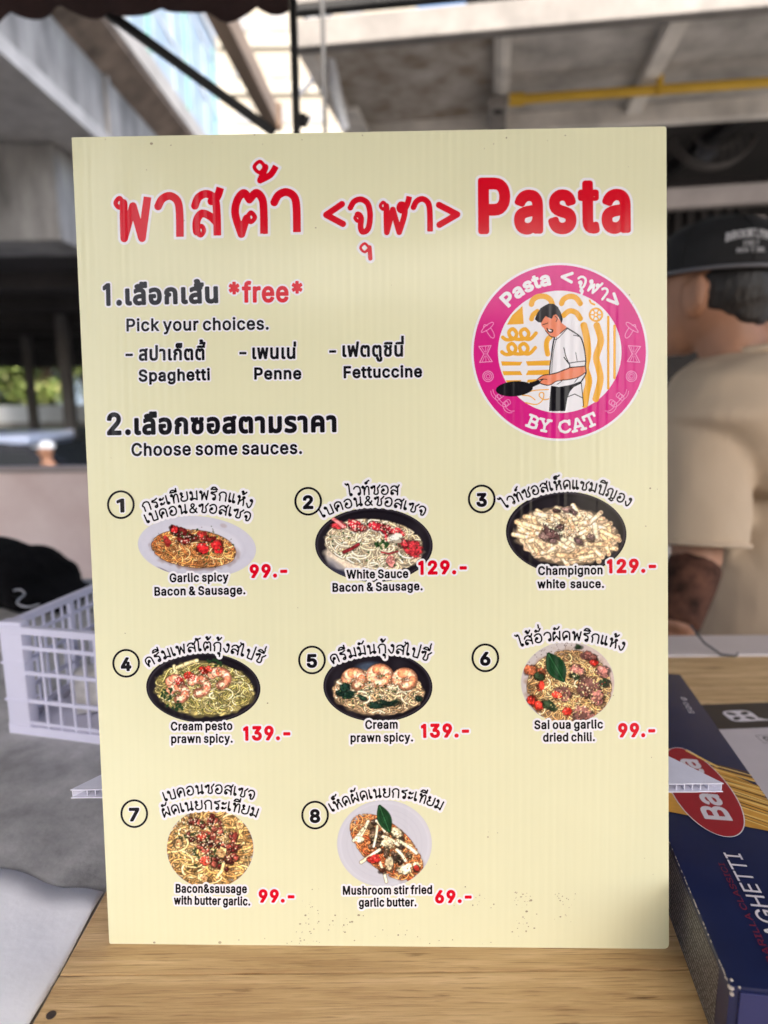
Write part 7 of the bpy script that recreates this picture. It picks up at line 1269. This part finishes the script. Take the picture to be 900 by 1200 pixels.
mx = N('ShaderNodeMix'); mx.data_type = 'RGBA'; mx.inputs[6].default_value = (0.008, 0.008, 0.016, 1); mx.inputs[7].default_value = (0.26, 0.24, 0.25, 1); Lk(ml.outputs[0], mx.inputs[0])
Lk(mx.outputs[2], p.inputs['Base Color']); p.inputs['Roughness'].default_value = 0.45
b = MB(); b.poly([(-0.0002, 0.012, 0.002), (-0.0002, BL - 0.01, 0.002), (-0.0002, BL - 0.01, BH - 0.003), (-0.0002, 0.012, BH - 0.003)]); b.build('small_print', M_side, box)
b = MB(); b.box((BW / 2 + 0.001, -0.0006, BH / 2 - 0.0005), (BW - 0.006, 0.0012, BH - 0.003), bev=0.0005); ef = b.build('end_flap', M_navy2, box)
b = MB()
for (x, y, z, r) in ((0.0008, 0.0006, BH - 0.0012, 0.0013), (0.0018, 0.003, BH - 0.0002, 0.0008), (0.0004, 0.005, BH - 0.0008, 0.0007), (0.0008, -0.0008, BH - 0.0032, 0.0009), (0.004, 0.0002, BH - 0.0005, 0.0006)): b.ball((x, y, z), (r, r * 1.3, r * 0.6), None, 2)
rn2 = random.Random(4)
for k in range(70):
    y = rn2.uniform(0, 0.2) ** 1.0; b.ball((0.0002, y, BH - 0.0004), (0.0003, rn2.uniform(0.0005, 0.0016), 0.0003), None, 1)
b.build('worn_corner', M_card, box)
TOP = bpy.data.objects.new('top_print', bpy.data.meshes.new('top_print'))
COL.objects.link(TOP); TOP.parent = box; TOP.location = (0, 0, BH + 0.0006)
FL = Flat(TOP)
def fp(x, y): return (x, -y)                            # box millimetres -> drawing units
M_bred = mat('red_card', rgb(158, 16, 34), 0.35, var=0.04, scale=40); M_bwh = mat('white_card', rgb(214, 208, 214), 0.4, var=0); M_gold = mat('spaghetti_gold', rgb(206, 150, 58), 0.4, var=0.2, scale=60); M_gold2 = mat('spaghetti_pale', rgb(232, 194, 110), 0.4, var=0.1, scale=60); M_brn = mat('spaghetti_brown', rgb(104, 66, 30), 0.4, var=0.2, scale=60); M_nred = mat('dull_red_print', rgb(120, 14, 36), 0.4, var=0)
# picture of dry spaghetti crossing the face
def clipx(pts): return [q for q in pts]
sp_dark, sp_mid, sp_pale = [], [], []
rn3 = random.Random(9)
for k in range(58):
    y0 = 108 + k * 1.55 + rn3.uniform(-1, 1); sl = rn3.uniform(-0.62, -0.5)
    a_, e_ = (1.2, y0 + sl * -2 + 14), (BW * 1000 - 1.2, y0 + 14 + sl * (BW * 1000 - 3))
    if a_[1] > 200: a_ = (1.2 + (a_[1] - 200) * 1.0, 200 - rn3.uniform(0, 3))
    if e_[1] < 105: continue
    (sp_dark, sp_mid, sp_pale)[k % 3].append((np.array([fp(*a_), fp(*e_)]), rn3.uniform(0.5, 0.75)))
ink = Ink(FL, 'spaghetti_picture')
ink.layer(M_gold, 0.02, [[np.array([fp(1.2, 124), fp(BW * 1000 - 1.2, 108), fp(BW * 1000 - 1.2, 158), fp(28, 199), fp(1.2, 199)])]], [], 0, 0.3); ink.layer(M_brn, 0.03, [], sp_dark, 0, 0.2); ink.layer(M_gold, 0.05, [], sp_mid, 0, 0.2); ink.layer(M_gold2, 0.07, [], sp_pale, 0, 0.2); ink.done()
ink = Ink(FL, 'red_oval')
t_ = np.arange(64) / 64 * 2 * math.pi
ov = np.stack([33 + 18.5 * np.cos(t_) * (1 - 0.10 * np.sin(t_)), -(151.5 + 49 * np.sin(t_))], 1)
ink.layer(M_bwh, 0.10, [[ov]], [], 0.6, 0.2); ink.layer(M_bred, 0.12, [[ov]], [], 0, 0.2)
ink.layer(M_gold2, 0.15, [], [(np.array([fp(38, 197), fp(52, 178)]), 1.0)], 0, 0.15); ink.done()
def boxtext(name, m, text, y0, y1, xb, h, r, z=0.16, shear=0.0):
    f, _ = set_text(text, 'L', [fp(xb, y0), fp(xb, y1)], h)
    ink = Ink(FL, name); ink.layer(m, z, f, [], r, 0.12); ink.done()
boxtext('brand_lettering', M_bwh, 'Barilla', 118.5, 185, 40.8, 14.2, 0.75)
boxtext('product_lettering', M_bwh, 'SPAGHETTI', 11.5, 87.8, 34.8, 8.6, 0.0 + 0.06)
boxtext('range_lettering', M_nred, 'BARILLA CLASSICI', 14, 79, 23.6, 2.9, 0.02)
boxtext('weight_lettering', M_bwh, '500 g', 256, 284, 60.5, 4.0, 0.05)
f, _ = set_text('N. 5', 'L', [fp(50, 30), fp(50, 62)], 9)
ink = Ink(FL, 'number_lettering'); ink.layer(M_bwh, 0.16, f, [], 0.2, 0.14); ink.done()

# ------------------------------------------------------------------ payment sign under the box, black header, code left out
p0 = onz(822, 826, TZ + 0.0012); p1 = onz(900, 823, TZ + 0.0012); dx_ = (p1 - p0).normalized()
sgn = empty('payment_sign', (p0.x, p0.y, TZ + 0.0004), 'white printed payment sheet with a black header band, half under the blue box', 'sign', rot=(0, 0, math.atan2(dx_.y, dx_.x)))
M_sheet = mat('sign_paper', rgb(196, 188, 192), 0.4, var=0.05, scale=20)
M_hdr = mat('black_header', rgb(34, 32, 36), 0.35, var=0.2, scale=30)
b = MB(); b.box((0.045, -0.125, 0.0004), (0.27, 0.25, 0.0008)); b.build('sheet', M_sheet, sgn)
fs_ = Flat(sgn)
S0 = Sheet(sgn.location + Vector((0, 0, 0.0008)), dx_, Vector((-dx_.y, dx_.x, 0)), sgn)
hb = S0.mm([(841, 855), (900, 852)]); ytop = 0.0
ink = Ink(fs_, 'header_band'); ink.layer(M_hdr, 0.86, [[np.array([(-89.5, 0.1), (179.5, 0.1), (179.5, -hb[0][1]), (-89.5, -hb[0][1])])]], [], 0, 0.3); ink.done()
cs = S0.mm([(868, 839)])[0]; cx0, cy0 = cs[0], -cs[1]
rr_ = [(cx0 + 13.5 * math.copysign(abs(math.cos(a)) ** .55, math.cos(a)), cy0 + 10.5 * math.copysign(abs(math.sin(a)) ** .55, math.sin(a))) for a in np.arange(48) / 48 * 6.2832]
ink = Ink(fs_, 'header_symbol')
ink.layer(M_bwh, 0.92, [[np.array(rr_)], [np.array([(cx0 + 6, cy0 + 9.8), (cx0 + 12, cy0 + 4), (cx0 + 22, cy0 + 10.5)])]], [], 0, 0.2)
ink.layer(M_hdr, 0.96, [[np.array(ring_pts(cx0 + dx0 * 6.2, cy0 + dy0 * 4.4, 4.2, 2.6, 24, .5 * dx0 * dy0))] for dx0 in (-1, 1) for dy0 in (-1, 1)], [], 0, 0.2); ink.done()
lb = S0.mm([(897, 866)])[0]; lx, ly = lb[0], -lb[1]
fr_ = np.array([(lx - 5, ly - 6), (lx + 34, ly - 6), (lx + 34, ly + 6), (lx - 5, ly + 6), (lx - 5, ly - 6)])
ink = Ink(fs_, 'small_label'); ink.layer(M_hdr, 0.88, [], [(fr_, 0.25)], 0, 0.12); f, _ = set_text('G', 'L', [(lx - 1.2, ly + 3.2), (lx + 4.2, ly + 3.2)], 6.6); ink.layer(M_hdr, 0.9, f, [], 0.3, 0.12); ink.done()

# ================================================================== THE COOK (back turned, behind the table)
PY = 1.20
def pp_(u, v, Y): return at(u, v, Y)
hc = at(838, 338, PY)                                  # centre of the skull
cook = empty('person', (0.75, 1.28, 0), 'person with turned back in a black lettered cap and beige t-shirt, tattooed arm hanging', 'person')
co = -Vector(cook.location)
fdir = Vector((-0.66, 0.75, 0)).normalized(); sdir = Vector((fdir.y, -fdir.x, 0))          # looking left and away; sdir points to the near shoulder side
if sdir.y > 0: sdir = -sdir
UP = Vector((0, 0, 1))
tilt = (fdir * 0.999 + UP * 0.01).normalized(); hup = (UP * 0.999 - fdir * 0.01).normalized()    # head bent forward
HS = 0.92                                              # head size
def hp_(f, s, u): return hc + (tilt * f + sdir * s + hup * u) * HS
hrot = Matrix((tilt, sdir, hup)).transposed() @ Matrix.Scale(HS, 3)
neck = at(880, 408, PY + 0.0); chest = at(925, 560, PY + 0.06); hips = Vector((0.78, 1.31, 0.86))
shN = at(826, 462, PY - 0.05); shF = shN - sdir * 0.36 + fdir * 0.02
elN = at(816, 655, PY - 0.10); wrN = at(792, 742, PY - 0.16)
b = MB()
b.ball(hp_(0.0, 0, 0.0), (0.098, 0.076, 0.112), hrot); b.ball(hp_(0.052, 0, -0.045), (0.052, 0.058, 0.075), hrot)        # skull, jaw
b.ball(hp_(0.075, 0, -0.10), (0.022, 0.028, 0.02), hrot); b.ball(hp_(0.106, 0, -0.028), (0.018, 0.014, 0.024), hrot)      # chin, nose
b.ball(hp_(0.088, 0, -0.072), (0.014, 0.024, 0.008), hrot, 2)
for s in (-1, 1):
    b.ball(hp_(0.004, s * 0.082, -0.022), (0.024, 0.013, 0.036), hrot); b.ball(hp_(-0.012, s * 0.091, -0.014), (0.013, 0.009, 0.033), hrot, 2)
    b.ball(hp_(0.082, s * 0.032, 0.008), (0.012, 0.016, 0.008), hrot, 2)
b.tube([hp_(-0.02, 0, -0.03), hp_(-0.03, 0, -0.09), neck, neck + (chest - neck) * 0.35], [0.055, 0.053, 0.060, 0.080], 20)
b.loft([(neck + UP * 0.005, sdir * 0.07, fdir * 0.06), (neck - UP * 0.06, sdir * 0.16, fdir * 0.09), (chest, sdir * 0.165, fdir * 0.11), (hips + UP * 0.12, sdir * 0.15, fdir * 0.10), (hips, sdir * 0.16, fdir * 0.11), (hips - UP * 0.08, sdir * 0.13, fdir * 0.10)], 28)
def arm(sh, el, wr):
    b.tube([sh, sh + (el - sh) * 0.4, el, el + (wr - el) * 0.35, wr], [0.055, 0.049, 0.040, 0.039, 0.027], 16)
    d = (wr - el).normalized(); a = fdir; pw = wr + d * 0.05
    b.ball(wr + d * 0.045, (0.040, 0.018, 0.050), Matrix((a, d.cross(a).normalized(), d)).transposed())
    n_ = d.cross(a).normalized()
    for f, (L, o) in enumerate(((0.062, -0.028), (0.072, -0.010), (0.068, 0.009), (0.052, 0.026))):
        k0 = wr + d * 0.080 + a * o; k1 = k0 + d * L * 0.45 + n_ * 0.006; k2 = k1 + d * L * 0.3 + n_ * 0.016; k3 = k2 + d * L * 0.15 + n_ * 0.018
        b.tube([wr + d * 0.05 + a * o * 0.8, k0, k1, k2, k3], [0.010, 0.0098, 0.0092, 0.0085, 0.007], 10)
    t0 = wr + d * 0.025 - a * 0.03; b.tube([t0, t0 + d * 0.03 - a * 0.022 + n_ * 0.01, t0 + d * 0.055 - a * 0.028 + n_ * 0.02], [0.013, 0.011, 0.009], 10)
arm(shN, elN, wrN)
elF = shF - UP * 0.27 + fdir * 0.05; wrF = elF + fdir * 0.20 - UP * 0.06 + sdir * 0.05
arm(shF, elF, wrF)
for s in (-1, 1):
    h0 = hips + sdir * s * 0.085; kn = Vector((h0.x, h0.y, 0.47)) + fdir * 0.03; an = Vector((h0.x, h0.y, 0.09))
    b.tube([h0, kn, an], [0.085, 0.056, 0.040], 16); b.ball(an + fdir * 0.06 - UP * 0.045, (0.13, 0.048, 0.045), Matrix((fdir, sdir, UP)).transposed())
b.melt('body', M_skin, cook, voxel=0.0055, it=5, fac=0.5, offset=co)
# black tattoo sleeve on the near forearm
b = MB(); dA = wrN - elN
M_tat = mat('tattoo', (0.010, 0.006, 0.005), 0.85, spec=0.2, var=0.6, scale=30, var2=(0.16, 0.07, 0.045))
b.tube([elN + dA * 0.06, elN + dA * 0.14, elN + dA * 0.35, elN + dA * 0.92], [0.0425, 0.0435, 0.042, 0.033], 22); b.melt('tattoo', M_tat, cook, voxel=0.0055, it=3, offset=co)
# hair below the cap
b = MB(); b.ball(hp_(-0.014, 0, -0.005), (0.095, 0.078, 0.080), hrot); b.ball(hp_(-0.062, 0, -0.045), (0.034, 0.050, 0.036), hrot)
b.melt('hair', M_hair, cook, voxel=0.005, it=3, disp=(0.012, 0.006), offset=co)
# beige t-shirt: body, sleeves, collar
M_shirt = mat('beige_cotton', rgb(194, 174, 150), 0.95, var=0.06, scale=5, bump=0.5, bscale=9, stretch=(1.0, 1.0, 0.45))
b = MB()
b.loft([(neck - UP * 0.004 - fdir * 0.012, sdir * 0.080, fdir * 0.078), (neck - UP * 0.045, sdir * 0.165, fdir * 0.105), (neck - UP * 0.11, sdir * 0.205, fdir * 0.128), (chest, sdir * 0.205, fdir * 0.142), (hips + UP * 0.14, sdir * 0.195, fdir * 0.14), (hips - UP * 0.16, sdir * 0.20, fdir * 0.15)], 32, 2.2)
for sh, el in ((shN, elN), (shF, elF)):
    e_ = sh + (el - sh) * 0.92; b.tube([sh - (el - sh) * 0.10 + (chest - sh) * 0.10, sh + (el - sh) * 0.12, sh + (el - sh) * 0.5, e_], [0.070, 0.078, 0.077, 0.078], 24)
# folds: small ridges running from the armpit
ap_ = at(868, 575, PY - 0.07)
for k, (dx0, dz0) in enumerate(((0.10, 0.10), (0.13, 0.04), (0.12, -0.04), (0.08, -0.12), (0.03, -0.16), (0.06, 0.15))):
    b.tube([ap_ + Vector((0.02, 0.05, 0)), ap_ + Vector((dx0 * .5, 0.042, dz0 * .5)), ap_ + Vector((dx0, 0.085, dz0))], [0.013, 0.012, 0.012], 10)
b.melt('t_shirt', M_shirt, cook, voxel=0.0065, it=5, fac=0.5, disp=(0.11, 0.016), offset=co)
for sh, el in ((shN, elN), (shF, elF)):
    d_ = (el - sh).normalized(); x_ = d_.orthogonal().normalized(); y_ = d_.cross(x_); c_ = sh + (el - sh) * 0.905
    b = MB(); b.tube([c_ + x_ * 0.0775 * math.cos(2 * math.pi * k / 32) + y_ * 0.0775 * math.sin(2 * math.pi * k / 32) for k in range(33)], 0.0045, 8, caps=False); b.build('sleeve_hem', M_shirt, cook, smooth=180, offset=co)
b = MB(); rg = []
for k in range(25):
    a_ = 2 * math.pi * k / 24; rg.append(neck + UP * (-0.010 - 0.010 * math.cos(a_)) - fdir * 0.012 + sdir * 0.080 * math.sin(a_) + fdir * 0.076 * math.cos(a_))
b.tube(rg, 0.0075, 10, caps=False); b.build('collar', M_shirt, cook, smooth=180, offset=co)
b = MB()
for s in (-1, 1):
    h0 = hips + sdir * s * 0.085; kn = Vector((h0.x, h0.y, 0.47)) + fdir * 0.03; an = Vector((h0.x, h0.y, 0.06))
    b.tube([hips + UP * 0.10 + sdir * s * 0.05, h0, kn, an], [0.125, 0.11, 0.082, 0.07], 18)
b.melt('trousers', mat('dark_trousers', (0, 0, 0)), cook, voxel=0.01, it=4, offset=co)
# cap
M_cap = mat('black_cap', (0.010, 0.010, 0.012), 0.8, var=0.3, scale=40, bump=0.2, bscale=300)
b = MB(); secs = []
for u, k in ((0.022, 1.02), (0.045, 1.03), (0.070, 0.99), (0.091, 0.88), (0.108, 0.66), (0.117, 0.38), (0.120, 0.08)):
    secs.append((hp_(-0.004, 0, u), tilt * 0.112 * k * HS, sdir * 0.092 * k * HS))
b.loft(secs, 40); crown = b.build('cap', M_cap, cook, smooth=80, offset=co)
b = MB()
for s in range(6):
    a_ = math.pi * s / 3 + 0.3; pts = [hp_(-0.004 + 0.112 * k * math.cos(a_) * 1.008, 0.092 * k * math.sin(a_) * 1.008, u + 0.001) for u, k in ((0.024, 1.02), (0.045, 1.03), (0.070, 0.99), (0.091, 0.88), (0.108, 0.66), (0.118, 0.38), (0.122, 0.08))]
    b.tube(pts, 0.0014, 6)
b.ball(hp_(-0.004, 0, 0.121), 0.007, None, 2); b.build('seam', M_cap, crown, smooth=60, offset=co)
b = MB(); vis = []
for j in range(9):
    a_ = R(-62 + 124 * j / 8); vis.append((hp_(-0.004 + 0.110 * math.cos(a_), 0.09 * math.sin(a_), 0.026), hp_(-0.004 + 0.110 * math.cos(a_) + 0.075 * math.cos(a_ * .8), 0.085 * math.sin(a_), 0.018)))
up1 = [[b.b.verts.new(p + hup * dz) for p in q] for q in vis for dz in (0.002,)]; dn1 = [[b.b.verts.new(p - hup * 0.002) for p in q] for q in vis]
for a_, c_, d_, e_ in zip(up1, up1[1:], dn1, dn1[1:]):
    b.b.faces.new((a_[0], a_[1], c_[1], c_[0])); b.b.faces.new((d_[0], e_[0], e_[1], d_[1])); b.b.faces.new((a_[1], d_[1], e_[1], c_[1])); b.b.faces.new((a_[0], c_[0], e_[0], d_[0]))
b.b.faces.new((up1[0][0], dn1[0][0], dn1[0][1], up1[0][1])); b.b.faces.new((up1[-1][0], up1[-1][1], dn1[-1][1], dn1[-1][0])); b.build('visor', M_cap, crown, smooth=40, offset=co)
b = MB(); rg = [hp_(-0.004 + 0.1155 * math.cos(2 * math.pi * k / 48), 0.0955 * math.sin(2 * math.pi * k / 48), 0.023) for k in range(49)]
b.tube(rg, 0.0028, 8, caps=False); b.build('piping', mat('grey_piping', (0.16, 0.16, 0.18), 0.7, var=0.1), crown, smooth=180, offset=co)
# embroidered lettering wrapped round the back of the cap
def capxyz(P):
    out = []
    for x, y in P:                                      # x: arc length (m) round the cap, y: height
        a_ = R(112) + x / 0.106; k = 1.03 - max(0, (y - 0.045)) * 2.2
        out.append(hp_(-0.004 + (0.112 * k + 0.0012) * math.cos(a_), (0.092 * k + 0.0012) * math.sin(a_), y))
    return out
b = MB()
BIG = {'B': SLAB['B'], 'R': (.8, [[(.14, 0), (.14, 1)], [(0, 0), (.28, 0)], [(0, 1), (.42, 1), (.58, .86), (.58, .66), (.42, .52), (.14, .52)], [(.36, .52), (.58, 0), (.70, 0)]]), 'O': (.8, [[(.36, 1), (.1, .86), (.04, .5), (.1, .14), (.36, 0), (.62, .14), (.68, .5), (.62, .86), (.36, 1)]]), 'K': (.82, [[(.14, 0), (.14, 1)], [(0, 0), (.28, 0)], [(0, 1), (.28, 1)], [(.14, .45), (.56, 1)], [(.3, .62), (.62, 0)], [(.46, 0), (.74, 0)], [(.44, 1), (.68, 1)]]),
       'L': (.7, [[(.14, 0), (.14, 1)], [(0, 1), (.28, 1)], [(0, 0), (.56, 0), (.56, .25)]]), 'Y': SLAB['Y'], 'N': (.86, [[(.12, 0), (.12, 1), (.62, 0), (.62, 1)], [(0, 0), (.24, 0)], [(.5, 1), (.74, 1)], [(0, 1), (.14, 1)]]), 'E': (.72, [[(.5, 1), (.1, 1), (.1, 0), (.52, 0)], [(.1, .52), (.42, .52)]]), 'W': (1.0, [[(0, 1), (.2, 0), (.42, .8), (.64, 0), (.84, 1)]]),
       '1': (.5, [[(.08, .8), (.24, 1), (.24, 0)], [(.08, 0), (.4, 0)]]), '9': (.66, [[(.5, .6), (.3, .45), (.08, .6), (.08, .85), (.3, 1), (.5, .85), (.5, .3), (.3, 0), (.1, .1)]]), '8': (.66, [[(.3, .54), (.1, .7), (.12, .92), (.3, 1), (.48, .92), (.5, .7), (.3, .54), (.08, .36), (.08, .1), (.3, 0), (.52, .1), (.52, .36), (.3, .54)]]), '7': (.6, [[(.04, 1), (.5, 1), (.2, 0)]]), ' ': (.4, [])}
def stitch(text, x0, x1, y, h, r, bow=0.0):
    W_ = sum(BIG[c][0] for c in text); x = 0
    for c in text:
        adv, st = BIG[c]
        for q in st:
            q2 = []
            for p, e in zip(q, q[1:]): q2 += [(p[0] + (e[0] - p[0]) * k / 4, p[1] + (e[1] - p[1]) * k / 4) for k in range(4)]
            q2.append(q[-1])
            P = [(x0 + (x1 - x0) * (x + px_) / W_, y + py_ * h + bow * (1 - (2 * (x + px_) / W_ - 1) ** 2)) for px_, py_ in q2]
            b.tube(capxyz(P), r, 6)
        x += adv
stitch('BROOKLYN', 0.002, 0.074, 0.064, 0.0120, 0.0013, 0.005); stitch('1987', 0.028, 0.054, 0.0535, 0.0095, 0.0007); stitch('NEW YORK', 0.019, 0.063, 0.044, 0.0065, 0.0006)
b.build('lettering', mat('white_thread', (0.55, 0.55, 0.58), 0.8, var=0.1), crown, offset=co)
